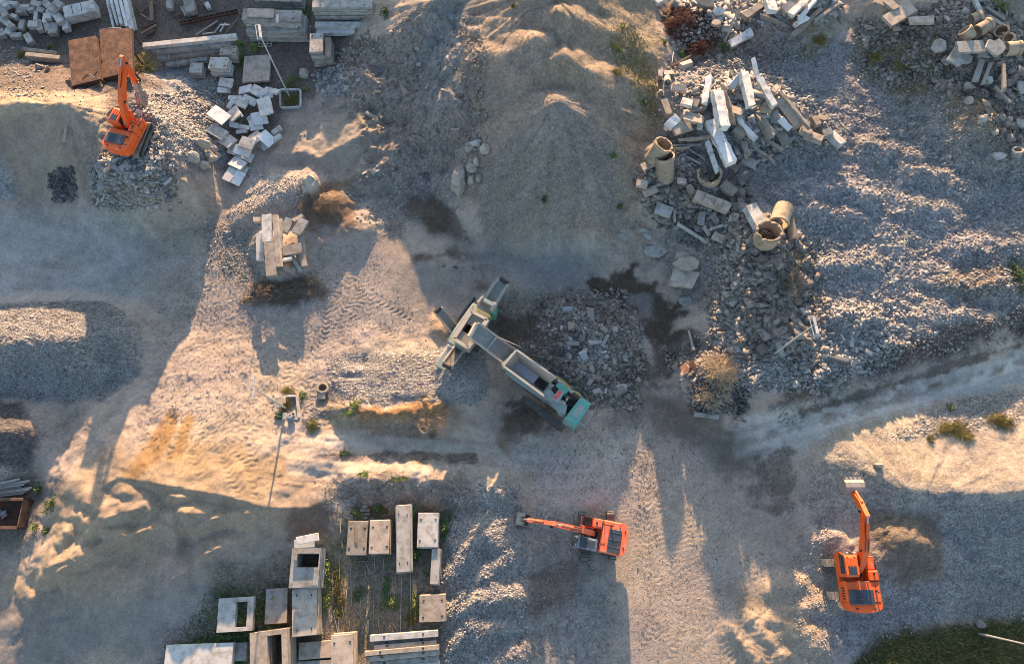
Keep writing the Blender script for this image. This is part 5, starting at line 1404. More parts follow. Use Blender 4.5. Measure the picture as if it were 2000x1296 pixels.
# ---- top yard
stack('the wide stepped slab stack by the lamp post', 'long slab', 'slab', 'long_slab', 482, 46, 598, 46, 38, 6, .22, 'concrete', 'slab stacks at the back of the yard', .1)
stack('the upper tier behind the wide stepped stack', 'grey slab', 'slab', 'long_slab', 474, 27, 588, 31, 26, 4, .22, 'concrete', 'slab stacks at the back of the yard', 1.5, .03, .05)
pl = Pile('on the wide stepped slab stack', 'short slabs lying on the stepped stack')
element(pl, 'largest pink-lit', 'slab', 'slab', 'slab', 482, 24, 535, 25, 20, 2.75, .18, 'warm_concrete'); element(pl, 'small square', 'slab', 'slab', 'slab', 544, 43, 560, 43, 14, 1.85, .2, 'warm_concrete')
element(pl, 'bright white', 'slab', 'slab', 'slab', 560, 46, 582, 46, 15, 1.8, .2, 'pale_concrete'); element(pl, 'narrow upright', 'slab', 'slab', 'slab', 542, 27, 541, 43, 5, 2.8, .2, 'pale_concrete')
element(pl, 'short end', 'slab', 'slab', 'slab', 480, 43, 492, 43, 14, 1.85, .2, 'warm_concrete'); pl.close()
stack('the tall slab stack at the top edge', 'broad slab', 'slab', 'long_slab', 610, 4, 728, 4, 26, 7, .24, 'concrete', 'slab stacks at the back of the yard', .2, .04, .12)
stack('the slab stack cut off by the top edge', 'grey slab', 'slab', 'long_slab', 500, -8, 590, -6, 24, 5, .22, 'concrete', 'slab stacks at the back of the yard', .2)
pl = Pile('in front of the tall slab stack', 'beams in front of the tall slab stack')
element(pl, 'rear bluish', 'beam', 'beam', 'beam', 615, 47, 718, 47, 12, .95, .45, 'pale_concrete'); element(pl, 'front bluish', 'beam', 'beam', 'beam', 618, 60, 721, 60, 12, .55, .45, 'pale_concrete'); pl.close()
stack('the narrow column of slabs below the tall stack', 'hollow slab', 'slab', 'hollow_slab', 618, 65, 617, 101, 26, 8, .25, 'concrete', 'slab stacks at the back of the yard', .1, .02, .1)
stack('the shorter column leaning beside the narrow column', 'slab', 'slab', 'hollow_slab', 640, 72, 640, 112, 12, 6, .25, 'dirty_concrete', 'slab stacks at the back of the yard', .1, .02, .06)
pl = Pile('by the long lamp post', 'single things by the long lamp post')
element(pl, 'large flat grey', 'slab', 'slab', 'flat_slab', 503, 108, 499, 159, 53, .55, .28, 'warm_concrete', roll=.05); pl.close()
pl = Pile('in the long stepped beam stack', 'long beams at the back of the yard')
for i, (x1, y1, x2, y2, w, top, mm) in enumerate(((278, 88, 461, 69, 11, 1.9, 'pale_concrete'), (284, 98, 452, 83, 13, 1.45, 'concrete'), (306, 110, 430, 95, 12, 1.0, 'concrete'), (324, 124, 404, 114, 9, .55, 'concrete'))):
    element(pl, ['uppermost pale', 'second grey', 'third grey', 'lowest grey'][i], 'beam', 'beam', 'beam', x1, y1, x2, y2, w, top, .42, mm)
    if i: element(pl, ['', 'upper', 'middle', 'lowest'][i], 'timber spacer', 'timber', 'timber_spacer', x1 + 22, y1 - 10, x1 + 24, y1 + 4, 3, top + .12, .1, 'grey_wood')
pl.close()
stack('the square stack ending the long beams', 'square slab', 'slab', 'square_slab', 429, 98, 461, 98, 21, 5, .22, 'warm_concrete', 'small slab stacks by the long beams', .1)
stack('the white-topped stack below the long beams', 'square slab', 'slab', 'square_slab', 408, 122, 445, 123, 26, 6, .2, 'pale_concrete', 'small slab stacks by the long beams', .1)
stack('the low broken stack below the long beams', 'square slab', 'slab', 'square_slab', 370, 132, 395, 132, 23, 4, .2, 'concrete', 'small slab stacks by the long beams', .1)
# jumbled white slabs
pl = Pile('in the tumbled slab heap', 'tumbled white slabs')
for cx, cy, l, w, a, top, tp, rl in ((440, 161, 30, 19, 6, .75, 0, .1), (438, 176, 24, 12, 4, .4, 0, 0), (478, 174, 28, 17, -15, .9, .2, 0), (503, 177, 34, 22, 28, 1.1, .15, .1), (530, 176, 32, 15, 12, 1.0, .1, -.1), (517, 184, 28, 10, 8, 1.2, 0, .5), (517, 207, 34, 28, 76, 1.3, -.35, 0), (507, 231, 20, 30, 76, 1.0, -.3, 0), (500, 244, 18, 26, 76, .6, -.2, 0), (470, 199, 26, 20, 25, .9, .15, .1), (459, 190, 24, 10, 0, .8, .1, 0), (487, 195, 26, 16, 25, .95, -.1, .15), (427, 224, 36, 28, 35, .9, .1, .1), (455, 222, 26, 26, 50, 1.1, .3, .2), (450, 203, 18, 10, -60, .8, 0, .3), (466, 216, 30, 5, 55, 1.2, .3, 0), (474, 247, 28, 10, 10, .7, 0, .1), (471, 256, 22, 8, -6, .6, 0, .2), (424, 256, 34, 24, 30, .6, .1, 0), (443, 273, 28, 27, 35, .75, .1, .05), (500, 266, 22, 24, 40, .85, 0, 0), (521, 270, 28, 24, 42, .8, .05, 0), (540, 254, 20, 12, -38, .5, 0, 0), (538, 270, 24, 12, -30, .55, 0, 0), (482, 279, 30, 24, 18, 1.25, 0, 0), (474, 294, 30, 20, 18, .85, 0, 0), (478, 304, 30, 20, 18, .5, 0, 0), (455, 291, 22, 22, 18, .6, 0, .1), (463, 318, 28, 22, 25, .75, 0, 0), (448, 340, 18, 30, 25, .6, 0, 0), (465, 347, 16, 30, 25, .55, 0, 0), (512, 285, 16, 12, 40, .3, 0, .2), (413, 228, 14, 12, 30, .4, 0, 0), (488, 233, 16, 12, 60, .5, .2, .2), (457, 243, 16, 12, 12, .55, 0, 0), (470, 328, 26, 20, 25, .4, 0, 0)):
    dx, dy = math.cos(R(a)) * l / 2, math.sin(R(a)) * l / 2
    element(pl, 'broad white' if w > 18 else 'narrow white', 'slab', 'slab', 'tumbled_slab', cx - dx, cy - dy, cx + dx, cy + dy, w, top - tp / 2 - (q_ := random.uniform(-.22, .22)), .17, random.choice(['pale_concrete', 'white_slab']), top + tp / 2 + q_, rl + random.uniform(-.16, .16), .05, .04)
pl.close()
# blocks in the top-left corner
pl = Pile('in the block heap at the top left corner', 'concrete blocks heaped at the back')
for cx, cy, l, w, a, top in ((41, 19, 22, 14, -4, .6), (47, 11, 18, 8, -4, .9), (41, 47, 18, 11, 105, .5), (15, 60, 13, 13, 10, .5), (30, 68, 21, 11, -2, .5), (54, 74, 20, 12, 62, .5), (63, 46, 19, 14, 0, .9), (69, 30, 18, 7, 96, .9), (76, 48, 20, 11, 80, .8), (90, 48, 24, 11, 75, .8), (103, 54, 22, 17, 100, .8), (87, 34, 18, 9, 100, 1.0), (94, 27, 18, 12, 100, 1.2), (110, 30, 28, 15, 55, 1.2), (104, 17, 18, 13, 30, 1.4), (126, 43, 27, 12, 85, .9), (12, 42, 32, 12, 40, .8), (4, 20, 26, 12, 60, 1.0), (20, 5, 26, 9, 4, .8), (70, 6, 22, 11, 12, 1.0), (90, 7, 17, 13, 40, 1.3), (60, 16, 15, 9, -5, .8), (5, 5, 18, 10, 40, 1.1), (25, 30, 12, 9, 20, .5), (112, 6, 18, 13, 30, 1.6), (78, 18, 16, 10, 15, 1.0), (2, 62, 14, 11, 70, .5)):
    dx, dy = math.cos(R(a)) * l / 2, math.sin(R(a)) * l / 2
    element(pl, 'long grey' if l > 1.6 * w else 'squat grey', 'block', 'block', 'concrete_block', cx - dx, cy - dy, cx + dx, cy + dy, w, top, .55, random.choice(['pale_concrete', 'concrete', 'concrete']), None, random.uniform(-.12, .12))
pl.close()
pl = Pile('at the back of the yard', 'large elements at the back of the yard')
o = element(pl, 'big ribbed grey', 'block', 'block', 'ribbed_block', 124, 24, 184, 10, 26, 1.5, 1.1, 'pale_concrete', roll=.12)
for t in (-.22, .08): hb = MB(); hb.box((t * 3, 0, 1.1), (.05, 1.0, .03)); hb.build('groove', M['black'], o)
element(pl, 'tall rust-streaked', 'kerb beam', 'beam', 'kerb_beam', 43, 95, 110, 103, 8, .9, .8, 'dirty_concrete'); element(pl, 'paler front', 'kerb beam', 'beam', 'kerb_beam', 49, 105, 116, 112, 9, .85, .8, 'warm_concrete')
element(pl, 'heavy upright', 'beam end', 'beam', 'beam', 366, -8, 372, 22, 20, .9, .7, 'concrete'); element(pl, 'slim pale', 'beam end', 'beam', 'beam', 330, -6, 331, 16, 12, .7, .5, 'concrete'); element(pl, 'short broken', 'beam end', 'beam', 'beam', 355, 12, 363, 29, 9, .4, .4, 'concrete', rough=.05)
element(pl, 'pale square', 'kerb piece', 'beam', 'kerb_beam', 402, 4, 408, 16, 9, .4, .35, 'pale_concrete'); pl.close()
pl = Pile('in the sloping bundle above the rusty deck', 'white beams above the rusty deck')
for x1, y1, x2, y2, w, top in ((209, 2, 220, 48, 6, .6), (217, 2, 228, 44, 6, .9), (225, -2, 236, 42, 8, 1.3), (234, -2, 246, 46, 7, 1.6), (243, -2, 255, 52, 9, 1.5), (251, 3, 262, 52, 5, .9)): element(pl, 'white', 'beam', 'beam', 'white_beam', x1, y1, x2, y2, w, top, .4, 'white_beam', top - .5, random.uniform(-.2, .2), .05, .05)
pl.close()
# old beams stacked on the heap in the left middle
pl = Pile('in the old beam stack above the brush heap', 'old beams stacked above the brush heap')
for x1, y1, x2, y2, w, top, look, mm, rl in ((507, 455, 508, 507, 16, 1.0, 'low ribbed white', 'pale_concrete', 0), (520, 419, 521, 471, 20, 1.95, 'upper bright white', 'pale_concrete', 0), (525, 462, 530, 537, 22, 1.6, 'long two-step', 'warm_concrete', 0), (536, 418, 544, 520, 11, 1.6, 'long narrow buff', 'warm_concrete', .25), (547, 426, 547, 484, 8, 1.7, 'short grey', 'concrete', 0), (585, 448, 593, 518, 13, 1.2, 'rightmost pinkish', 'warm_concrete', 0), (553, 452, 566, 426, 18, 1.5, 'chipped grey', 'concrete', .2), (578, 455, 594, 428, 20, 1.7, 'tilted grey', 'concrete', .15), (572, 430, 592, 419, 9, 1.9, 'small buff', 'warm_concrete', 0), (551, 490, 588, 483, 22, 1.3, 'rubble-strewn grey', 'dirty_concrete', .05), (552, 507, 570, 502, 7, 1.2, 'short pale', 'pale_concrete', 0), (570, 500, 586, 528, 9, 1.0, 'sloping grey', 'concrete', .3), (495, 428, 508, 428, 11, 1.4, 'cream stub', 'warm_concrete', 0), (531, 500, 534, 538, 16, .8, 'lowest grey', 'concrete', 0), (552, 520, 576, 530, 14, .7, 'dark low', 'dirty_concrete', .2)):
    element(pl, look, 'beam', 'beam', 'old_beam', x1, y1, x2, y2, w, top * .9, .35, mm, top * .9 + random.uniform(-.1, .05), rl, .05, .04)
pl.close()
# broken white beams on the plateau
pl = Pile('in the broken beam heap', 'broken beams heaped on the plateau')
for x1, y1, x2, y2, w, top, look, mm, rl in ((1384, 150, 1376, 198, 15, 1.2, 'short white', 'white_beam', .3), (1404, 178, 1418, 246, 25, 1.7, 'thick white', 'white_beam', -.25), (1388, 234, 1428, 314, 25, 1.5, 'longest white', 'white_beam', .2), (1410, 165, 1432, 240, 12, 1.1, 'dark-edged', 'dirty_concrete', .6), (1441, 228, 1475, 270, 12, 1.3, 'slim blue-white', 'white_beam', .3), (1455, 138, 1470, 206, 19, 1.7, 'broad blue-white', 'white_beam', -.2), (1472, 116, 1482, 152, 11, 1.6, 'upper narrow white', 'white_beam', .2), (1484, 152, 1512, 202, 15, 1.6, 'ragged white', 'white_beam', .3), (1523, 176, 1582, 246, 9, 1.0, 'long dark', 'dirty_concrete', .1), (1520, 192, 1560, 242, 22, .8, 'broad grey', 'dirty_concrete', .3), (1482, 222, 1512, 260, 20, .8, 'split grey', 'dirty_concrete', -.3), (1522, 230, 1543, 252, 15, 1.0, 'white-faced stub', 'white_beam', .5), (1488, 266, 1528, 292, 10, .5, 'low grey', 'dirty_concrete', .3), (1468, 284, 1508, 310, 10, .5, 'lowest grey', 'dirty_concrete', .2), (1452, 276, 1460, 302, 14, .8, 'rough stub', 'dirty_concrete', .4), (1452, 310, 1478, 322, 19, .6, 'square-ended', 'concrete', .3), (1381, 276, 1401, 336, 13, .9, 'shaded slim', 'white_beam', .4), (1400, 300, 1440, 330, 14, .4, 'buried dark', 'dirty_concrete', .3), (1327, 272, 1385, 266, 7, 1.2, 'flat cream', 'warm_concrete', 0), (1314, 284, 1372, 281, 6, .9, 'flat grey', 'concrete', 0), (1306, 289, 1345, 287, 6, .6, 'flat lower cream', 'warm_concrete', 0), (1428, 170, 1448, 150, 16, 1.0, 'blue-faced stub', 'white_beam', .4), (1330, 300, 1368, 318, 7, .3, 'splintered thin', 'concrete', .2), (1345, 290, 1378, 312, 7, .4, 'cracked thin', 'concrete', .2)):
    element(pl, look, 'beam', 'beam', 'broken_beam', x1, y1, x2, y2, w, top, min(.7, .28 + w * .018), mm, top + random.uniform(-.25, .25), rl, .16, .16)
pl.close()
pl = Pile('in the broken beam heap', 'broken slabs and blocks in the beam heap')
for cx, cy, l, w, a, top, look, mm, T in ((1302, 207, 30, 15, 70, .9, 'upright pink', 'warm_concrete', .25), (1342, 198, 22, 17, 15, 1.1, 'blue-faced', 'pale_concrete', .4), (1316, 236, 24, 20, -40, 1.3, 'bright white', 'white_beam', .5), (1308, 243, 18, 10, -45, 1.0, 'small white', 'white_beam', .4), (1333, 248, 38, 25, -15, 1.4, 'large cream', 'warm_concrete', .3), (1356, 229, 38, 24, 15, 1.1, 'large pinkish', 'warm_concrete', .25), (1368, 240, 24, 13, 100, 1.5, 'narrow standing', 'concrete', .2), (1306, 141, 21, 13, 0, .7, 'square lilac', 'concrete', .5), (1290, 142, 15, 10, 90, .6, 'small lilac', 'concrete', .5), (1340, 122, 22, 12, -20, .6, 'slanting pale', 'pale_concrete', .45), (1328, 171, 26, 15, 2, .7, 'flat pinkish', 'warm_concrete', .25), (1436, 214, 28, 22, 20, .9, 'big rough', 'dirty_concrete', .7), (1446, 254, 24, 18, 30, .8, 'rounded rough', 'dirty_concrete', .6), (1448, 180, 22, 16, 10, .8, 'grey', 'concrete', .6), (1358, 200, 12, 18, 10, 1.0, 'small cream', 'warm_concrete', .4), (1365, 212, 30, 9, -15, .8, 'dark edge', 'dirty_concrete', .4), (1500, 207, 20, 14, 10, 1.0, 'round-ended', 'dirty_concrete', .6), (1515, 172, 18, 12, -50, 1.2, 'orange-lit', 'boulder', .5), (1576, 253, 22, 14, 22, .9, 'small buff', 'warm_concrete', .6), (1592, 264, 36, 16, 20, .8, 'long buff', 'warm_concrete', .6), (1617, 257, 18, 16, -25, .9, 'left grey', 'concrete', .6), (1636, 268, 32, 18, 42, .9, 'rightmost pale', 'pale_concrete', .6), (1530, 268, 24, 22, 60, .6, 'broken grey', 'dirty_concrete', .5), (1596, 235, 18, 14, 60, .7, 'upright grey', 'dirty_concrete', .5), (1606, 228, 16, 15, 20, .6, 'rough grey', 'dirty_concrete', .5)):
    dx, dy = math.cos(R(a)) * l / 2, math.sin(R(a)) * l / 2
    element(pl, look, 'slab' if T < .35 else 'block', 'slab' if T < .35 else 'block', 'broken_block', cx - dx, cy - dy, cx + dx, cy + dy, w, top, T, mm, top + random.uniform(-.15, .15), random.uniform(-.25, .25), .08, .08)
pl.close()
pl = Pile('below the broken beam heap', 'big concrete pieces below the beam heap')
o = element(pl, 'long jointed buff', 'wall piece', 'wall piece', 'wall_piece', 1359, 378, 1426, 405, 22, .9, .6, 'warm_concrete', rough=.04, jag=.06)
for t in (-.25, .06, .28): hb = MB(); hb.box((t * 3.1, 0, .6), (.03, .86, .02)); hb.build('joint', M['black'], o)
for cx, cy, l, w, a, top, look, mm, T in ((1265, 321, 26, 17, -25, .7, 'shaded square', 'warm_concrete', .25), (1254, 357, 22, 16, 10, .8, 'bright cream', 'warm_concrete', .4), (1270, 371, 25, 14, -22, .7, 'lit wedge', 'warm_concrete', .4), (1297, 409, 32, 24, 18, .7, 'rounded grey', 'concrete', .4), (1332, 352, 17, 13, 12, .6, 'small square grey', 'concrete', .3), (1351, 369, 20, 12, 60, .7, 'egg-shaped', 'dirty_concrete', .5), (1424, 367, 30, 24, 40, .8, 'cracked square', 'dirty_concrete', .4), (1371, 425, 24, 14, 100, .5, 'pointed grey', 'concrete', .2), (1318, 420, 4, 30, 0, .4, 'thin post-like', 'concrete', .15), (1478, 419, 48, 25, 62, 1.1, 'thick pale', 'pale_concrete', .75), (1400, 443, 26, 7, -15, .5, 'narrow grey', 'concrete', .3), (1381, 450, 22, 7, 60, .5, 'leaning narrow', 'concrete', .3), (1404, 463, 24, 18, 25, .5, 'flat broken', 'dirty_concrete', .2)):
    dx, dy = math.cos(R(a)) * l / 2, math.sin(R(a)) * l / 2
    element(pl, look, 'piece', 'concrete piece', 'concrete_piece', cx - dx, cy - dy, cx + dx, cy + dy, w, top, T, mm, None, random.uniform(-.12, .12), .06, .06)
pl.close()
pl = Pile('beside the dark wet ground', 'flat slabs beside the wet ground')
def plate(pile, look, cx, cy, rx, ry, top, T, m, n=9, seed=1, tiltx=0.0, rot=0.0):
    """an irregular broken plate"""
    r = random.Random(seed); c = hit(cx, cy, top); k = ppm(cx, cy, c.z); vs = []
    pr = [((rx / k) * math.cos(6.283 * i / n + rot) * (j_ := r.uniform(.66, 1.14)), (ry / k) * math.sin(6.283 * i / n + rot) * j_) for i in range(n)]
    m_ = MB(); m_.add([(x, y, 0) for x, y in pr] + [(x * .97, y * .97, T) for x, y in pr], [tuple(range(n))[::-1], tuple(range(n, 2 * n))] + [(i, (i + 1) % n, n + (i + 1) % n, n + i) for i in range(n)])
    o = m_.build('broken_plate', M[m]); o.location = c - Vector((0, 0, T)); o.rotation_euler = (tiltx, random.uniform(-.06, .06), 0)
    return pile.add(o, look, 'plate', 'concrete plate', cx)
plate(pl, 'large rounded grey', 1280, 489, 23, 16, .3, .2, 'concrete', 10, 2)
plate(pl, 'smaller pale', 1218, 463, 12, 11, .25, .18, 'concrete', 8, 3)
plate(pl, 'propped thin', 1256, 449, 14, 5, .6, .12, 'concrete', 7, 4, .4)
plate(pl, 'leaning thin', 1268, 458, 9, 12, .5, .12, 'concrete', 7, 5, -.3, .6)
plate(pl, 'large square buff', 1338, 543, 40, 30, .8, .35, 'warm_concrete', 4, 12, .05, .5)
plate(pl, 'broken upper buff', 1345, 515, 30, 18, .95, .3, 'warm_concrete', 7, 13, .1, .3)
plate(pl, 'tilted rear', 1335, 500, 17, 12, .8, .25, 'warm_concrete', 6, 14, .2, .3)
plate(pl, 'low outer', 1318, 555, 24, 16, .35, .25, 'dirty_concrete', 6, 15, .05, .3)
plate(pl, 'small grey', 1340, 587, 16, 12, .3, .2, 'concrete', 7, 16)
pl.close()
# top-right heap
pl = Pile('in the pipe and plate heap at the top right', 'plates and slabs in the top right heap')
for i, (lk, cx, cy, rx, ry, top, sd, n) in enumerate((('jagged upper', 1836, 88, 17, 16, 1.0, 21, 9), ('largest jagged', 1873, 110, 25, 20, 1.2, 22, 11), ('notched round', 1944, 92, 20, 22, 1.6, 23, 12), ('low grey', 1852, 118, 12, 10, .6, 24, 7), ('edge-cut', 1998, 170, 12, 14, .8, 25, 6), ('lower cracked', 1952, 302, 16, 9, .7, 26, 7), ('right rim', 1995, 240, 12, 10, .6, 27, 6))): plate(pl, lk, cx, cy, rx, ry, top, .2, 'concrete', n, sd, .1)
for cx, cy, l, w, a, top, look, mm in ((1897, 90, 50, 27, -2, 1.5, 'broad rectangular', 'concrete'), (1758, 26, 58, 30, -30, .9, 'big sunlit', 'warm_concrete'), (1800, 38, 46, 19, -3, .9, 'flat shaded', 'warm_concrete'), (1742, 8, 26, 18, 40, .9, 'corner', 'dirty_concrete'), (1720, 2, 24, 18, 20, 1.0, 'upper edge', 'dirty_concrete'), (1910, 8, 30, 10, 65, .9, 'white upright', 'pale_concrete')):
    dx, dy = math.cos(R(a)) * l / 2, math.sin(R(a)) * l / 2
    element(pl, look, 'slab', 'slab', 'broken_slab', cx - dx, cy - dy, cx + dx, cy + dy, w, top, .28, mm, top + .1, random.uniform(-.1, .1), .1, .08)
for x1, y1, x2, y2, w, look in ((1919, 116, 1906, 156, 12, 'thick left'), (1936, 122, 1921, 162, 8, 'white-edged'), (1961, 124, 1963, 174, 7, 'thin upright'), (1930, 30, 1962, 50, 8, 'upper long'), (1928, 14, 1964, 38, 7, 'upper rear'), (1944, 168, 1975, 200, 6, 'lower')): element(pl, look, 'timber', 'timber', 'old_timber', x1, y1, x2, y2, w, 1.0, .3, 'grey_wood', None, .2, .08, .04)
element(pl, 'small white', 'block', 'block', 'broken_block', 1928, 154, 1940, 154, 13, .9, .4, 'pale_concrete'); pl.close()
pl = Pile('at the top edge right of the big pile', 'beams at the top edge')
for x1, y1, x2, y2, w, top, look, mm in ((1425, 86, 1470, 60, 17, .8, 'lone blue-white', 'white_beam'), (1504, -4, 1511, 19, 22, 1.2, 'broad blue-white', 'white_beam'), (1545, 26, 1574, -2, 15, 1.3, 'bright blue-white', 'white_beam'), (1560, 36, 1594, -4, 9, 1.2, 'slim blue-white', 'white_beam'), (1549, 67, 1606, 14, 10, .8, 'longest grey', 'dirty_concrete'), (1556, 46, 1578, 32, 11, 1.0, 'short blue-white', 'white_beam'), (1532, 20, 1556, -4, 16, .9, 'rear grey', 'concrete'), (1590, 40, 1640, 4, 8, .5, 'outer grey', 'dirty_concrete'), (1490, 28, 1540, 50, 7, .4, 'low crossing grey', 'dirty_concrete'), (1455, 30, 1490, 6, 16, .8, 'rough grey', 'dirty_concrete'), (1282, 4, 1298, -4, 10, .6, 'corner blue-white', 'white_beam')):
    element(pl, look, 'beam', 'beam', 'broken_beam', x1, y1, x2, y2, w, top, .5, mm, None, random.uniform(-.2, .2), .12, .1)
plate(pl, 'big rough grey', 1380, 2, 22, 14, 1.0, .5, 'dirty_concrete', 8, 31, .15); plate(pl, 'shaded grey', 1432, 26, 20, 14, .8, .5, 'dirty_concrete', 8, 32, .2); plate(pl, 'small pale', 1399, 43, 11, 7, .5, .3, 'warm_concrete', 7, 33); plate(pl, 'blue-faced', 1405, 20, 13, 8, .8, .3, 'pale_concrete', 6, 34, .2)
pl.close()
# ------------------------------------------------------------------ pipes, wells, tyre
def tilt_to(v):
    return Vector((0, 0, 1)).rotation_difference(Vector(v).normalized()).to_euler()
def pipe(label, bx, by, bz, tx, ty, tz, r, m='clay_pipe', wall=.09, group='old concrete pipes', arc=None, wob=.0):
    """open pipe from the point seen at (bx, by) to its mouth at (tx, ty), heights above the ground"""
    g = hit(bx, by, bz).z - bz
    a, b = P(bx, by, g + bz), P(tx, ty, g + tz)
    mb = MB(); mb.ring((0, 0, 0), r - wall, r, (b - a).length, 30, None, wob, arc or (0, 2 * math.pi))
    o = thing('concrete_pipe', label, 'pipe', a, 0, group); o.rotation_euler = tilt_to(b - a)
    mb.build('pipe_barrel', M[m], o)
    L = (b - a).length
    c = MB(); c.ring((0, 0, L - .28), r - .005, r + .06, .26, 30, None, wob * .5, arc or (0, 2 * math.pi)); c.build('pipe_collar', M[m], o)
    return o
pipe('tan pipe leaning left with its broken mouth open to the sky', 1276, 312, .2, 1297, 281, 2.0, .78, wob=.08)
pipe('tan pipe standing upright in front of the leaning tan pipe', 1299, 350, -.2, 1298, 304, 1.9, .8, wob=.06)
pipe('cream pipe lying behind the upright pipe mouth on the rubble ridge', 1531, 404, .9, 1521, 437, 1.1, .78, 'clay_pipe')
pipe('grey-brown pipe with a ragged round mouth on the rubble ridge', 1494, 470, .2, 1503, 451, 1.6, 1.0, 'clay_pipe', .12, wob=.14)
pipe('broken half pipe shell below the beam heap', 1384, 350, .1, 1386, 338, 1.1, 1.0, 'clay_pipe', .12, arc=(R(150), R(395)), wob=.25)
pipe('mossy half pipe trough beside the cream pipe', 1548, 432, .8, 1554, 470, .7, .62, 'clay_pipe', .1, arc=(R(100), R(290)), wob=.05)
pipe('small grey pipe stub beside the lilac blocks', 1303, 152, .3, 1304, 163, .9, .3, 'concrete', .06)
pipe('cream pipe at the top of the top right heap', 1897, 40, .9, 1916, 33, 1.1, .55)
pipe('short cream pipe below the other cream pipe in the top right heap', 1896, 74, .8, 1884, 58, 1.2, .55)
pipe('long cream pipe in the middle of the top right heap', 1908, 62, .9, 1932, 47, 1.0, .58)
pipe('dark-mouthed pipe facing up in the top right heap', 1960, 72, .4, 1956, 60, 1.4, .55, wob=.06)
pipe('cream pipe at the right edge of the top right heap', 1964, 96, .8, 1992, 94, .9, .6)
pipe('grey pipe stub beside the dark-mouthed pipe', 1974, 82, .6, 1970, 74, 1.2, .45)
pipe('small ring near the right edge below the brown mound', 1984, 302, .2, 1988, 292, .7, .4, 'concrete')
pipe('well ring standing upright on the lit yard', 630, 762, -.1, 630, 756, .55, .42, 'warm_concrete', .09, 'well rings')
pipe('dark well ring at the foot of the bright gravel bank', 829, 840, -.1, 829, 836, .4, .36, 'dirty_concrete', .08, 'well rings')
pipe('slim grey concrete pole lying across the rubble', 1323, 437, .45, 1398, 484, .5, .17, 'concrete', .05, 'poles lying in the rubble')
pipe('short pale post lying at the edge of the wet ground', 1345, 645, .25, 1355, 684, .25, .1, 'warm_concrete', .03, 'poles lying in the rubble')
g = hit(1315, 718, .15)
t = thing('tyre', 'big worn tyre lying flat beside the rusty sheets', 'tyre', g, 0.4)
mb = MB(); n, k = 32, 10; vs = []; fs = []
for i in range(n):
    a = 6.283 * i / n
    for j in range(k):
        b = 6.283 * j / k; rr = .38 + .155 * math.cos(b) * (1.0 if math.cos(b) < .5 else 1 + .05 * (i % 2)); vs.append((rr * math.cos(a), rr * math.sin(a), .14 * math.sin(b)))
for i in range(n):
    for j in range(k): fs.append((i * k + j, ((i + 1) % n) * k + j, ((i + 1) % n) * k + (j + 1) % k, i * k + (j + 1) % k))
mb.add(vs, fs); mb.build('tread', M['rubber'], t)
mb = MB(); mb.ring((0, 0, -.08), .2, .235, .16, 24); mb.build('bead', M['black'], t)

# ------------------------------------------------------------------ rusty deck on its frame, rusty container, girder, sheets
def deck(label, quad, top, rails=0):
    c = hit(sum(q[0] for q in quad) / 4, sum(q[1] for q in quad) / 4, top); gz = c.z - top
    w = [P(x, y, c.z) for x, y in quad]
    t = thing('steel_deck', label, 'steel deck', Vector((c.x, c.y, gz)), 0, 'rusty steel decks')
    w = [v - t.location for v in w]
    m = MB(); m.add([v for v in w] + [v - Vector((0, 0, .1)) for v in w], [(0, 1, 2, 3), (7, 6, 5, 4)] + [(i, 4 + i, 4 + (i + 1) % 4, (i + 1) % 4) for i in range(4)]); m.build('deck_plate', M['rust'], t)
    for i in range(4):
        m = MB(); m.bar(w[i] * .985 - Vector((0, 0, .22)), w[(i + 1) % 4] * .985 - Vector((0, 0, .22)), .12, .2); m.build('edge_beam', M['dark_rust'], t)
    for s in (.02, .5, .98):
        for q in (0, 1):
            p = (w[0].lerp(w[3], s) if q == 0 else w[1].lerp(w[2], s)) * .97
            m = MB(); m.bar(Vector((p.x, p.y, -.1)), Vector((p.x, p.y, top - .3)), .14, .14); m.build('leg', M['dark_rust'], t)
    m = MB()
    for s in range(14): p = w[3].lerp(w[2], (s + .5) / 14); m.box((p.x, p.y - .06, p.z - .2), (.07, .05, .34))
    m.build('rib', M['dark_rust'], t)
    return t, w
deck('left rusty steel deck with scraps of sheet on it', [(133, 79), (187, 70), (197, 154), (140, 168)], 1.9)
deck('right rusty steel deck carrying two thin wire frames', [(194, 57), (256, 55), (259, 139), (199, 153)], 2.0)
pl = Pile('on the right rusty steel deck', 'thin wire frames on the rusty deck')
for q in (((201, 56), (236, 54), (239, 98), (203, 101)), ((215, 71), (245, 70), (243, 108), (212, 109))):
    c = hit(sum(a for a, b in q) / 4, sum(b for a, b in q) / 4, 2.06); w = [P(a, b, c.z + .04) for a, b in q]; o = Vector(w[0]); m = MB()
    for i in range(4): m.bar(w[i] - o, w[(i + 1) % 4] - o, .05, .04)
    ob = m.build('wire_hoop', M['steel']); ob.location = o; pl.add(ob, 'thin pale', 'frame', 'frame', q[0][0])
pl.close()
pl = Pile('on the left rusty steel deck', 'scraps on the rusty deck')
for x1, y1, x2, y2, w in ((160, 155, 172, 145, 3), (174, 144, 184, 152, 2.4), (182, 148, 190, 138, 2), (166, 122, 166, 136, 1.5)): element(pl, 'bent', 'steel scrap', 'scrap', 'steel_scrap', x1, y1, x2, y2, w, 2.02, .08, 'grey_wood' if w == 2.4 else 'dark_rust', None, .2)
pl.close()
g = hit(30, 1004); a, b = P(-40, 1004, g.z), P(62, 1003, g.z)
t = thing('rusty_container', 'open rusty container with stones inside at the left edge', 'container', Vector(((a.x + b.x) / 2, a.y, g.z)), 0)
L, W, hh = (b - a).length, 2.15, 1.3
m = MB(); m.box((0, 0, .1), (L, W, .08)); m.build('container_floor', M['dark_rust'], t)
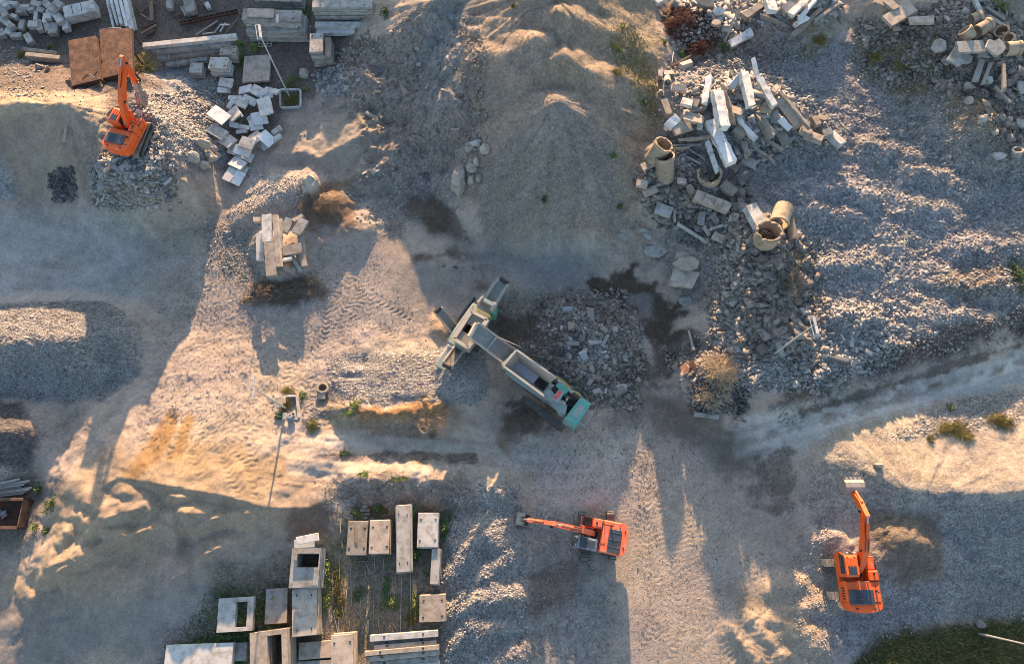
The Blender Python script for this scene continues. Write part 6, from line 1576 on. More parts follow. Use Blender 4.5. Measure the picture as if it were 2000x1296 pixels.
for s in (-1, 1):
    m = MB(); m.bar((-L / 2, s * (W / 2 - .05), .7), (L / 2, s * (W / 2 - .05), .7), .07, hh); m.bbox((0, s * (W / 2), hh + .08), (L, .22, .1), .02)
    for i in range(8): m.box((-L / 2 + (i + .5) * L / 8, s * (W / 2 + .04), .7), (.1, .1, hh - .1))
    m.build('side_wall', M['rust'], t)
m = MB(); m.box((L / 2 - .04, 0, .7), (.07, W - .2, hh - .1)); m.build('end_wall', M['rust'], t)
m = MB()
for y in (-.7, 0, .7): m.bar((L / 2 + .1, y, .1), (L / 2 + .75, y, .35), .1, .12)
m.bar((L / 2 + .75, -.9, .35), (L / 2 + .75, .9, .35), .12, .12); m.build('drawbar', M['dark_rust'], t)
pl = Pile('inside the rusty container', 'stones inside the rusty container')
for i, (x, y, s) in enumerate(((8, 1000, .55), (2, 1004, .5), (12, 1006, .5), (6, 1009, .45), (0, 997, .5))):
    q = P(x, y, g.z + .3); o = bpy.data.objects.new('rubble_stone', stone_mesh('lump', 'rubble_grey')); COL.objects.link(o); o.location = q; o.scale = (s,) * 3; o.rotation_euler = (1.3 * i, i, .7 * i); pl.add(o, 'pale', 'stone', 'stone', x)
pl.close()
pl = Pile('stacked beside the rusty container', 'weathered planks beside the container')
for i in range(9): element(pl, 'long grey', 'plank', 'plank', 'plank', -14 + i * 1.5, 966 - i * 3.2 + 3, 46 + (i % 4) * 6 - i, 962 - i * 3.4, 4.2, .5 + .04 * (i % 3), .08, 'grey_wood', None, random.uniform(-.1, .1))
pl.close()
# trussed girder
g0 = hit(352, 46, .4); a, b = P(352, 46, g0.z), P(464, 22, g0.z); t = thing('lattice_girder', 'dark rusty ladder-like girder lying on the back yard soil', 'girder', a, math.atan2((b - a).y, (b - a).x)); L = (b - a).length
for s, z in ((-.16, 0), (.16, 0)):
    m = MB(); m.bar((0, s, z), (L, s, z), .08, .3); m.build('flange', M['dark_rust'], t)
m = MB()
for i in range(11): m.bar((L * (i + .5) / 11, -.16, 0), (L * (i + .5) / 11, .16, 0), .06, .2)
m.build('web_bars', M['dark_rust'], t)
pl = Pile('on the soil behind the long beams', 'timber and steel lengths at the back')
for x1, y1, x2, y2, w, look, mm, noun in ((382, 68, 425, 40, 4, 'thick grey', 'grey_wood', 'pole'), (440, 66, 466, 33, 3, 'thin brown', 'brown_wood', 'pole'), (418, 64, 430, 48, 3.5, 'short grey', 'grey_wood', 'plank'), (429, 62, 440, 44, 3, 'pale', 'pale_concrete', 'plank'), (429, 48, 448, 48, 3, 'white', 'white_beam', 'post'), (395, 66, 416, 63, 3, 'blue-grey', 'pale_concrete', 'post'), (276, 24, 302, -2, 4, 'rusty slanting', 'rust', 'girder'), (272, 55, 306, 41, 5, 'rusty dark', 'dark_rust', 'girder'), (275, 65, 305, 48, 3, 'yellowish', 'brown_wood', 'plank'), (273, 26, 296, 40, 2.5, 'bent yellow', 'brown_wood', 'strip'), (285, 66, 300, 58, 9, 'dark red', 'dark_rust', 'sheet'), (264, 2, 274, 24, 5, 'crumpled rusty', 'rust', 'sheet'), (337, 32, 356, 26, 5, 'low rusty', 'dark_rust', 'sheet'), (294, 2, 296, 40, 8, 'brown', 'brown_wood', 'board')):
    element(pl, look, noun, noun, 'timber_length' if 'wood' in mm else 'steel_length', x1, y1, x2, y2, w, .35, .12, mm, None, random.uniform(-.2, .2))
pl.close()
pl = Pile('beside the flat tyre', 'rusty sheets')
element(pl, 'left bent rusty', 'sheet', 'steel sheet', 'rusty_sheet', 1332, 712, 1342, 726, 14, .5, .04, 'rust', .8, .25); element(pl, 'right bent rusty', 'sheet', 'steel sheet', 'rusty_sheet', 1348, 706, 1362, 724, 14, .5, .04, 'rust', .3, -.2); pl.close()
pl = Pile('at the edges of the rubble field', 'loose timber and slab lengths')
for x1, y1, x2, y2, w, look, mm, noun in ((1355, 808, 1405, 814, 10, 'low grey concrete', 'concrete', 'plank'), (1425, 815, 1458, 824, 3, 'thin brown', 'brown_wood', 'stick'), (1428, 800, 1440, 812, 4, 'short brown', 'brown_wood', 'stick'), (1300, 134, 1351, 107, 5, 'sunlit yellow timber', 'brown_wood', 'plank'), (1313, 122, 1316, 100, 2, 'thin white', 'white_beam', 'stick'), (131, 232, 124, 276, 6, 'bleached fallen', 'grey_wood', 'log'), (880, 252, 896, 251, 3, 'thin pale', 'grey_wood', 'plank'), (736, 248, 742, 261, 4, 'small buff', 'brown_wood', 'plank'), (1018, 792, 1000, 800, 3, 'grey', 'grey_wood', 'stick')):
    element(pl, look, noun, noun, 'loose_length', x1, y1, x2, y2, w, .3, .14, mm, None, .1, .04, .03)
pl.close()

# ------------------------------------------------------------------ lamp posts
def lamp_post(label, bx, by, tx, ty, h, head, fw=.22):
    g = hit(bx, by); top = P(tx, ty, g.z + h)
    t = thing('lamp_post', label, 'lamp post', g, 0, 'tall lamp posts'); d = top - g
    m = MB(); m.tube((0, 0, -.3), d, .085, .05, n=10); m.build('post', M['steel'], t)
    if head:
        (hx0, hy0), (hx1, hy1) = head; p0, p1 = P(hx0, hy0, top.z) - g, P(hx1, hy1, top.z) - g
        ax = (p1 - p0).normalized(); sd = ax.cross(Vector((0, 0, 1))).normalized()
        m = MB(); m.bar(p0, p1, .1, .08); m.bar(d, (p0 + p1) / 2, .09, .09); m.build('cross_arm', M['steel'], t)
        for k in (.28, .72):
            c = p0.lerp(p1, k)
            m = MB(); m.bar(c - ax * (p1 - p0).length * .2, c + ax * (p1 - p0).length * .2, fw, .12); hd = m.build('floodlight', M['lamp_glass'], t)
            m = MB(); m.bar(c - ax * (p1 - p0).length * .17 - Vector((0, 0, .08)), c + ax * (p1 - p0).length * .17 - Vector((0, 0, .08)), fw * .8, .03); m.build('lens', M['steel'], hd)
        m = MB(); m.bar(p0 - sd * .32, p1 - sd * .32, .05, .05); m.bar(p0, p0 - sd * .32, .04, .04); m.bar(p1, p1 - sd * .32, .04, .04); m.build('bracket', M['steel'], t)
    return t
lamp_post('lamp post rising from the weedy planter near the slab stacks', 567, 192, 511, 76, 7.0, ((510, 76), (506, 48)))
lamp_post('lamp post leaning out of the square planter on the lit yard', 559, 797, 497, 760, 7.2, ((497, 775), (496, 733)), .1)
lamp_post('lamp post with white double floodlight above the rubble field', 1510, 692, 1590, 634, 6.0, ((1598, 655), (1588, 616)))
lamp_post('bare post beside the lone blue-white beam at the top edge', 1412, 90, 1452, -6, 6.5, None)
lamp_post('bare grey post at the bottom right grass', 1912, 1236, 2012, 1259, 6.0, None)
# planters
def planter(label, quad, h, t=.16):
    w = hits(quad); g = min(v.z for v in w); o = thing('planter_kerb', label, 'planter', Vector((w[0].x, w[0].y, g)), 0, 'square kerbs around lamp posts')
    for i in range(4):
        a, b = w[i] - o.location, w[(i + 1) % 4] - o.location; a.z = b.z = h / 2 - .05
        d = (b - a).normalized() * t / 2
        m = MB(); m.bar(a + d, b - d if i % 2 == 0 else b - d, t, h); m.build('kerb', M['pale_concrete'], o)
    return o
planter('square kerb around the planter lamp post below the slab stacks', [(548, 178), (588, 177), (588, 211), (549, 213)], .35)
planter('square kerb with two small rings inside on the lit yard', [(538, 776), (582, 774), (584, 817), (540, 819)], .5)
pl = Pile('in the square kerb on the lit yard', 'small things in the square kerb')
element(pl, 'pinkish cover', 'slab', 'slab', 'cover_slab', 543, 775, 545, 795, 13, .75, .2, 'warm_concrete'); element(pl, 'cream', 'slab', 'slab', 'cover_slab', 553, 775, 554, 787, 7, .7, .2, 'warm_concrete'); element(pl, 'low grey', 'slab', 'slab', 'cover_slab', 555, 806, 555, 818, 9, .5, .2, 'concrete'); element(pl, 'cream box', 'block', 'block', 'paver_block', 620, 773, 634, 772, 12, .45, .4, 'warm_concrete'); pl.close()
pipe('left small ring in the square kerb', 566, 814, 0, 566, 811, .55, .13, 'pale_concrete', .04, 'small rings in the kerb')
pipe('right small ring in the square kerb', 572, 811, 0, 572, 808, .55, .14, 'pale_concrete', .04, 'small rings in the kerb')
# pallet
g = hit(518, 87, .15); t = thing('pallet', 'grey open-slatted pallet below the stepped slab stack', 'pallet', g, 0)
m = MB()
for i in range(3): m.bar((-.65, -.32 + .32 * i, .1), (.65, -.32 + .32 * i, .1), .1, .03)
m.build('board', M['grey_wood'], t)
m = MB()
for i in range(4): m.bar((-.62 + .41 * i, -.36, .04), (-.62 + .41 * i, .36, .04), .1, .08)
m.build('bearer', M['grey_wood'], t)
# ------------------------------------------------------------------ rubble: the largest chunks one by one, the rest as stuff
def rubble(where, group, poly, n, lo, hi, kinds, mats, edge=0.4, cat='rubble chunk', sink=.3):
    xs, ys = in_poly(poly, n, edge=edge)
    zs = ground(xs, ys)
    out = []
    for i in range(n):
        k = random.choice(kinds); s = lo * (hi / lo) ** (random.random() ** 1.6)
        sc = (s * random.uniform(.9, 1.5), s * random.uniform(.7, 1.0), s * random.uniform(.6, .9))
        out.append((s, k, sc, (float(xs[i]), float(ys[i]), float(zs[i]) + sc[2] * (.5 - sink))))
    q = sorted(v[0] for v in out); a, b = q[len(q) // 3], q[2 * len(q) // 3]
    for s, k, sc, loc in out:
        look = {'block': 'squared', 'shard': 'flat', 'lump': 'rounded'}[k]
        size = 'small' if s < a else 'large' if s >= b else 'middling'
        o = place(stone_mesh(k, random.choice(mats)), 'rubble_chunk', loc, (random.gauss(0, .3), random.gauss(0, .3), random.uniform(0, 6.28)), sc, f'{size} {look} concrete chunk {where}', cat, f'{size} {look} {group}')
GR, BR, RB = 'rubble_grey', 'rubble_brown', 'rubble'
heaps = [
 ('in the loose heap below the grapple excavator', 'chunks below the grapple excavator', [(185, 340), (215, 318), (330, 300), (345, 350), (300, 400), (190, 385)], 30, .45, 1.0, ['block', 'block', 'lump'], [RB, GR]),
 ('in the chip heap right of the grapple excavator', 'chunks right of the grapple excavator', [(285, 200), (330, 190), (360, 260), (310, 300)], 12, .4, .9, ['block', 'shard'], [GR, RB]),
 ('on the dirt slope left of the main pile', 'chunks on the dirt slope', [(670, 150), (760, 80), (860, 60), (930, 120), (930, 250), (820, 300), (700, 230)], 38, .3, .8, ['block', 'lump'], [RB, BR]),
 ('in the small blue-grey pile beside the slab column', 'chunks by the slab column', [(620, 140), (668, 132), (678, 170), (650, 188), (625, 175)], 10, .4, .8, ['block', 'shard'], [GR]),
 ('on the stony ground left of the big boulder', 'chunks left of the boulder', [(690, 340), (830, 300), (870, 330), (760, 430), (690, 400)], 10, .3, .6, ['lump', 'block'], [RB, GR]),
 ('in the rubble heap right of the crusher', 'chunks right of the crusher', [(1080, 690), (1110, 600), (1200, 590), (1250, 650), (1230, 740), (1190, 795), (1100, 780)], 52, .4, 1.1, ['block', 'block', 'lump'], [RB, BR, GR]),
 ('in the rubble below the beam heap', 'chunks below the beam heap', [(1250, 350), (1330, 340), (1460, 360), (1470, 440), (1400, 470), (1270, 400)], 30, .4, 1.0, ['block', 'lump', 'shard'], [RB, BR]),
 ('on the ridge around the pipe mouths', 'chunks on the pipe ridge', [(1410, 500), (1470, 460), (1560, 480), (1590, 600), (1560, 700), (1430, 690), (1400, 600)], 62, .45, 1.2, ['block', 'shard', 'lump'], [RB, BR, BR]),
 ('at the south edge of the rubble field', 'chunks at the south edge of the rubble field', [(1470, 640), (1740, 620), (1730, 690), (1600, 760), (1480, 760)], 20, .4, .9, ['block', 'lump'], [GR, RB]),
 ('in the top right heap', 'chunks in the top right heap', [(1690, 50), (1760, 60), (1900, 10), (1960, 120), (1880, 180), (1760, 140)], 26, .4, .9, ['lump', 'block'], [RB, BR]),
 ('around the broken beam heap', 'chunks around the beam heap', [(1300, 120), (1480, 110), (1620, 220), (1640, 300), (1480, 340), (1300, 250)], 10, .4, .9, ['lump'], [RB])]
for h in heaps: rubble(*h)

def pebbles(name, poly, n, size, tone, kind='lump', edge=1.0, seed=1, sink=.25, **k):
    xs, ys = in_poly(poly, n, np.random.default_rng(seed), edge); return stuff_stones(name, xs, ys, size, PEB[tone], kind, sink, seed=seed, **k)
pebbles('rubble', [(180, 330), (215, 310), (340, 290), (350, 370), (300, 405), (180, 390)], 1500, .26, 'grey', 'cube', 1.4, 11)
pebbles('rubble_chips', [(285, 190), (430, 150), (440, 280), (340, 310), (290, 280)], 3600, .15, 'grey', 'cube', .8, 12)
pebbles('rubble_debris', [(640, 160), (760, 60), (880, 0), (945, 40), (945, 330), (800, 300), (690, 230)], 2600, .15, 'brown', 'lump', 1.2, 13)
pebbles('rubble_chips', [(612, 138), (670, 128), (682, 180), (650, 192), (620, 180)], 420, .24, 'grey', 'cube', .4, 14)
pebbles('rubble_debris', [(640, 110), (720, 60), (740, 80), (660, 150)], 260, .28, 'brown', 'lump', .5, 15)
pebbles('rubble_debris', [(900, 60), (950, 70), (950, 330), (905, 330)], 420, .22, 'brown', 'lump', .6, 16)
pebbles('rubble_debris', [(680, 330), (870, 300), (930, 330), (900, 400), (760, 450), (690, 420)], 900, .17, 'grey', 'lump', 1.0, 17)
pebbles('rubble', [(1050, 600), (1200, 565), (1255, 640), (1235, 800), (1090, 790), (1040, 680)], 3000, .24, 'brown', 'cube', 2.4, 18)
pebbles('rubble_chips', [(1095, 620), (1150, 600), (1190, 680), (1150, 730), (1100, 700)], 500, .22, 'pale', 'cube', .6, 19)
pebbles('rubble', [(1240, 340), (1340, 320), (1470, 350), (1480, 470), (1390, 490), (1260, 420)], 1500, .25, 'brown', 'cube', .6, 20)
pebbles('rubble', [(1390, 480), (1470, 450), (1570, 470), (1620, 600), (1570, 710), (1420, 720), (1380, 600)], 4000, .25, 'brown', 'cube', 2.0, 21)
pebbles('rubble', [(1420, 640), (1740, 600), (1760, 700), (1600, 770), (1440, 770)], 2600, .24, 'grey', 'cube', .8, 22)
pebbles('rubble', [(1290, 690), (1380, 650), (1430, 740), (1440, 810), (1350, 800)], 600, .24, 'brown', 'cube', .5, 28)
pebbles('gravel_stones', [(1320, 120), (1700, 80), (1800, 200), (2030, 330), (2030, 600), (1840, 670), (1660, 720), (1500, 640), (1540, 440), (1480, 340), (1600, 300)], 15000, .125, 'grey', 'lump', 1.0, 23)
pebbles('gravel_cobbles', [(1640, 180), (1800, 180), (2020, 330), (2030, 600), (1840, 670), (1640, 710), (1560, 620), (1560, 430), (1680, 300)], 6500, .18, 'grey', 'lump', 1.0, 24)
pebbles('rubble_debris', [(1670, 40), (1760, 40), (1910, 0), (1990, 130), (1900, 200), (1740, 190), (1660, 120)], 2300, .24, 'brown', 'lump', .8, 25)
pebbles('rubble', [(1680, 40), (1760, 40), (1910, -10), (2010, 40), (2010, 260), (1960, 300), (1900, 200), (1740, 170), (1680, 120)], 1100, .42, 'brown', 'cube', .6, 71)
pebbles('rubble', [(1400, 470), (1470, 450), (1560, 470), (1590, 600), (1570, 700), (1430, 700)], 900, .42, 'brown', 'cube', .6, 72)
pebbles('rubble', [(1310, 10), (1480, -10), (1640, -10), (1640, 40), (1500, 60), (1400, 60)], 500, .45, 'grey', 'cube', .6, 73)
pebbles('rubble', [(1255, 330), (1330, 335), (1450, 350), (1460, 430), (1370, 460), (1280, 400)], 420, .4, 'brown', 'cube', .6, 74)
pebbles('rubble', [(1330, 170), (1480, 140), (1560, 220), (1560, 300), (1440, 320), (1330, 280)], 420, .5, 'grey', 'cube', .6, 75)
pebbles('rubble_debris', [(1285, 20), (1500, 50), (1600, 110), (1490, 130), (1330, 130)], 1200, .22, 'brown', 'lump', .8, 26)
pebbles('rubble_debris', [(1295, 115), (1480, 105), (1650, 230), (1650, 310), (1480, 350), (1290, 330)], 2000, .23, 'grey', 'lump', .6, 27)
pebbles('gravel_heap_stones', [(-60, 595), (210, 588), (285, 640), (275, 730), (200, 785), (-60, 780)], 13000, .105, 'grey', 'lump', .25, 31)
pebbles('gravel_heap_stones', [(640, 700), (860, 690), (900, 780), (760, 790), (650, 778)], 5200, .11, 'pale', 'lump', .5, 32)
pebbles('gravel_heap_stones', [(860, 700), (945, 690), (958, 750), (930, 792), (865, 785)], 3800, .12, 'grey', 'lump', .2, 33)
pebbles('gravel_heap_stones', [(870, 1020), (1010, 960), (1030, 1080), (1020, 1310), (860, 1310)], 6500, .115, 'grey', 'lump', .8, 34)
pebbles('gravel_heap_stones', [(935, 950), (1005, 950), (1005, 1000), (940, 1000)], 900, .12, 'pale', 'lump', .5, 35)
pebbles('gravel_stones', [(1860, 975), (2060, 985), (2060, 1220), (1850, 1200), (1700, 1260), (1710, 1170), (1850, 1130)], 4200, .11, 'grey', 'lump', .8, 36)
pebbles('gravel_stones', [(1720, 860), (1850, 790), (2060, 745), (2060, 810), (1900, 840)], 1800, .13, 'pale', 'lump', .6, 37)
pebbles('gravel_stones', [(1000, 1000), (1150, 1000), (1230, 1300), (1000, 1310)], 2600, .075, 'brown', 'lump', 1.2, 38)
pebbles('gravel_stones', [(1240, 880), (1350, 880), (1560, 1160), (1610, 1310), (1230, 1310)], 2200, .065, 'brown', 'lump', 1.0, 39)
pebbles('gravel_stones', [(300, 430), (520, 540), (720, 470), (880, 690), (620, 770), (500, 830), (260, 880)], 5200, .07, 'brown', 'lump', 1.5, 40)
pebbles('gravel_stones', [(945, -60), (1280, -60), (1290, 280), (1210, 480), (960, 480), (920, 330)], 9000, .075, 'grey', 'lump', .8, 41)
pebbles('gravel_stones', [(-40, 785), (45, 785), (92, 850), (60, 920), (-40, 935)], 1800, .07, 'dark', 'lump', .3, 42)
pebbles('asphalt_debris', [(105, 340), (125, 330), (145, 345), (150, 370), (138, 392), (115, 395), (100, 375)], 330, .26, 'dark', 'cube', 1.3, 43)
pebbles('asphalt_debris', [(1350, 740), (1440, 720), (1470, 800), (1370, 810)], 620, .22, 'dark', 'cube', .6, 44)
pebbles('gravel_stones', [(480, 380), (600, 340), (640, 380), (600, 420), (440, 430)], 1600, .1, 'pale', 'lump', .8, 45)
pebbles('gravel_stones', [(400, 440), (500, 440), (510, 560), (400, 520)], 800, .12, 'grey', 'lump', .8, 46)
pebbles('gravel_stones', [(610, 940), (930, 935), (920, 1010), (640, 1000)], 800, .11, 'brown', 'lump', .8, 47)
pebbles('rubble_debris', [(960, 600), (1050, 590), (1060, 760), (1000, 700)], 500, .13, 'brown', 'lump', .8, 48)
pebbles('gravel_stones', [(330, 1220), (440, 1200), (420, 1300), (300, 1310)], 600, .12, 'brown', 'lump', .6, 49)
pebbles('rubble_debris', [(0, 90), (60, 110), (90, 190), (0, 190)], 300, .14, 'grey', 'cube', .6, 50)
pebbles('gravel_stones', [(580, 760), (660, 740), (690, 780), (600, 850)], 700, .1, 'grey', 'lump', .6, 51)
pebbles('gravel_stones', [(1530, 1120), (1620, 1000), (1640, 1300), (1560, 1300)], 900, .1, 'pale', 'lump', .6, 52)
pebbles('yard_stones', [(940, 600), (1290, 560), (1420, 820), (1420, 900), (1230, 1000), (980, 960), (930, 800)], 4600, .075, 'brown', 'lump', 1.5, 53)
pebbles('yard_stones', [(0, 60), (480, 60), (700, 200), (560, 330), (420, 330), (0, 190)], 1500, .1, 'grey', 'lump', 1.0, 54)
pebbles('bank_stones', [(1500, 800), (1700, 720), (2000, 610), (2000, 660), (1700, 750), (1520, 830)], 900, .12, 'grey', 'lump', .6, 55)

# boulders
def boulder(label, cx, cy, rx, ry, h, seed, group='boulders', m='boulder'):
    bm = bmesh.new(); bmesh.ops.create_icosphere(bm, subdivisions=3, radius=1)
    for v in bm.verts:
        n = mnoise.fractal(v.co * 1.1 + Vector((seed * 7.3, seed, 0)), 0.9, 2.0, 3) * .38
        v.co *= 1 + n
        v.co.z = max(v.co.z, -.45)
    c = hit(cx, cy, h * .4); k = ppm(cx, cy, c.z)
    for v in bm.verts: v.co = Vector((v.co.x * rx / k, v.co.y * ry / k, v.co.z * h * .75))
    me = bpy.data.meshes.new('boulder'); bm.to_mesh(me); bm.free(); me.materials.append(M[m])
    o = bpy.data.objects.new('boulder', me); COL.objects.link(o)
    o.location = (c.x, c.y, c.z - h * .2); tag(o, label, 'boulder', group)
boulder('biggest grey boulder at the foot of the dirt slope', 896, 352, 15, 23, 1.6, 1)
boulder('rounded boulder left of the pale wedge stone', 916, 288, 9, 9, .8, 2); boulder('rounded boulder right of the pale wedge stone', 947, 289, 10, 11, .8, 3)
boulder('pale wedge stone between two rounded boulders', 930, 279, 13, 6, .7, 4, m='rubble_grey')
boulder('square stone right of the biggest boulder', 920, 350, 7, 9, .6, 5); boulder('rough stone above the square stone', 922, 328, 11, 9, .6, 6); boulder('rightmost stone beside the square stone', 935, 347, 6, 9, .5, 7); boulder('upright stone below the rounded boulders', 930, 314, 5, 10, .6, 8)
boulder('smooth cone-like boulder with a sunlit top', 606, 360, 17, 19, 1.9, 9)
boulder('long sunlit boulder in the brown rock group', 390, 279, 21, 9, 1.1, 10); boulder('left pale boulder in the brown rock group', 375, 306, 14, 11, .8, 11); boulder('right pale boulder in the brown rock group', 408, 306, 13, 10, .8, 12); boulder('lowest pale boulder in the brown rock group', 397, 322, 12, 8, .7, 13); boulder('small boulder above the right pale boulder', 417, 291, 8, 8, .6, 14); boulder('small brown boulder at the end of the rock group', 425, 303, 6, 7, .5, 15)
boulder('rounded grey stone by the kerb beams', 77, 131, 7, 6, .6, 16); boulder('smaller stone by the kerb beams', 92, 133, 5, 4, .5, 17); boulder('dark squarish rock above the slope stones', 594, 143, 9, 9, .9, 18)
boulder('pale rock at the head of the bare grey post', 1916, 1218, 8, 8, .7, 19, m='rubble_grey')
boulder('dark boulder standing in the bright sand', 1716, 908, 7, 6, .5, 20)
boulder('half buried boulder on the brown mound', 1921, 232, 8, 7, .6, 21); boulder('sunlit boulder on the brown mound', 1893, 196, 8, 8, .6, 22); boulder('pale flat boulder low on the brown mound', 1945, 256, 5, 9, .4, 23)

# ------------------------------------------------------------------ brush heaps, shrubs, weeds, grass
def strands(n, rx, ry, h, ln, wd, droop=.5, up=.6, seed=0, clump=1.0):
    r = random.Random(seed); m = MB()
    for i in range(n):
        a = r.uniform(0, 6.283); q = r.random() ** .5
        kk = 1 + .3 * math.sin(2 * a + seed) + .22 * math.sin(5 * a + 2 * seed); x, y = rx * q * kk * math.cos(a), ry * q * kk * math.sin(a)
        z = h * (1 - q * q) * r.uniform(.1, 1.0)
        d = Vector((r.gauss(0, 1), r.gauss(0, 1), abs(r.gauss(0, up)))).normalized()
        l = ln * r.uniform(.4, 1.3); s = d.cross(Vector((0, 0, 1))).normalized() * wd * r.uniform(.6, 1.3) * .5
        u = s.cross(d).normalized() * s.length
        p = Vector((x, y, z)); p1 = p + d * l * .5; p2 = p1 + (d + Vector((r.gauss(0, .3), r.gauss(0, .3), -droop * r.random()))).normalized() * l * .5
        vs = []
        for c, k in ((p, 1), (p1, .8), (p2, .4)): vs += [c + s * k, c - s * .5 * k + u * k, c - s * .5 * k - u * k]
        m.add(vs, [(a_, b_, b_ + 3, a_ + 3) for L in (0, 3) for a_, b_ in ((L, L + 1), (L + 1, L + 2), (L + 2, L))])
    return m
def leaves(n, rx, ry, h, size, seed=0):
    r = random.Random(seed); m = MB()
    for i in range(n):
        a = r.uniform(0, 6.283); q = r.random() ** .8 * 1.25
        k = 1 + .45 * math.sin(2 * a + seed) + .35 * math.sin(5 * a + seed)
        p = Vector((rx * q * k * math.cos(a), ry * q * k * math.sin(a), h * max(.12, 1.05 - q) * r.uniform(.2, 1)))
        d = Vector((r.gauss(0, 1), r.gauss(0, 1), r.uniform(-.2, .9))).normalized(); s = d.cross(Vector((r.gauss(0, .3), r.gauss(0, .3), 1))).normalized()
        l = size * r.uniform(.5, 1.3); w = l * .32
        m.add([p, p + d * l * .5 + s * w, p + d * l, p + d * l * .5 - s * w], [(0, 1, 2, 3)])
    return m
def brush(label, name, cat, cx, cy, rx, ry, n, h, ln, wd, m, seed, group='heaps of dry brush and roots', extra=None):
    c = hit(cx, cy, h * .3); k = ppm(cx, cy, c.z)
    o = strands(int(n * 1.25), rx / k * 1.1, ry / k * 1.1, h * .75, ln * .62, wd * .62, seed=seed, up=.3).build(name, M[m]); o.location = (c.x, c.y, c.z - h * .3); tag(o, label, cat, group)
    return o
brush('dark root and brush heap below the old beam stack', 'brush_heap', 'brush heap', 556, 568, 56, 28, 1500, .9, 1.1, .06, 'twig', 1)
brush('dark shrub heap beside the cone-like boulder', 'brush_heap', 'brush heap', 632, 404, 28, 24, 800, 1.3, .9, .05, 'twig', 2)
brush('wide dark brush heap at the foot of the dirt slope', 'brush_heap', 'brush heap', 866, 420, 50, 38, 1500, 1.0, 1.0, .05, 'twig', 3)
brush('sunlit straw-coloured branch heap beside the flat tyre', 'brush_heap', 'brush heap', 1408, 722, 30, 24, 700, 1.6, 1.3, .06, 'straw', 4)
brush('pale splintered branches below the straw-coloured branch heap', 'brush_heap', 'brush heap', 1395, 770, 34, 18, 260, .9, .9, .07, 'straw', 5)
brush('dark brush at the lower end of the crusher track', 'brush_heap', 'brush heap', 1026, 822, 38, 26, 900, .7, .8, .045, 'twig', 6)
brush('dark twigs scattered behind the crusher conveyor', 'brush_heap', 'brush heap', 1014, 645, 38, 34, 1100, .45, .7, .04, 'twig', 7)
brush('straw and gravel litter on the brown bank', 'brush_heap', 'brush heap', 862, 820, 32, 30, 520, .5, .8, .05, 'straw', 8)
brush('small sunlit roots on top of the old beam stack', 'brush_heap', 'brush heap', 590, 402, 10, 8, 120, .8, .6, .06, 'straw', 9)
brush('sunlit roots beside the dark root heap', 'brush_heap', 'brush heap', 606, 548, 12, 8, 140, .8, .6, .06, 'straw', 10)
brush('tangled roots among the ridge rubble', 'brush_heap', 'brush heap', 1548, 535, 24, 40, 500, .9, .8, .05, 'twig', 11)
brush('russet dry shrub heap at the top edge beside the main pile', 'russet_shrub', 'shrub', 1338, 40, 38, 26, 1100, 1.0, .8, .05, 'red_shrub', 12, 'russet shrubs')
brush('smaller russet shrub below the russet heap', 'russet_shrub', 'shrub', 1366, 92, 20, 16, 600, .9, .7, .05, 'red_shrub', 13, 'russet shrubs')
brush('bent wire and scrap beside the gravel ridges', 'wire_scrap', 'scrap', 900, 975, 14, 12, 40, .5, 1.0, .05, 'steel', 14, 'scrap')
brush('brown twigs along the cliff of the brown bank', 'brush_heap', 'brush heap', 985, 855, 10, 40, 300, .4, .5, .05, 'straw', 15)
brush('dry brown scrub at the corner of the right deck', 'brush_heap', 'brush heap', 280, 128, 22, 26, 500, 1.2, .9, .05, 'dry_grass', 16)

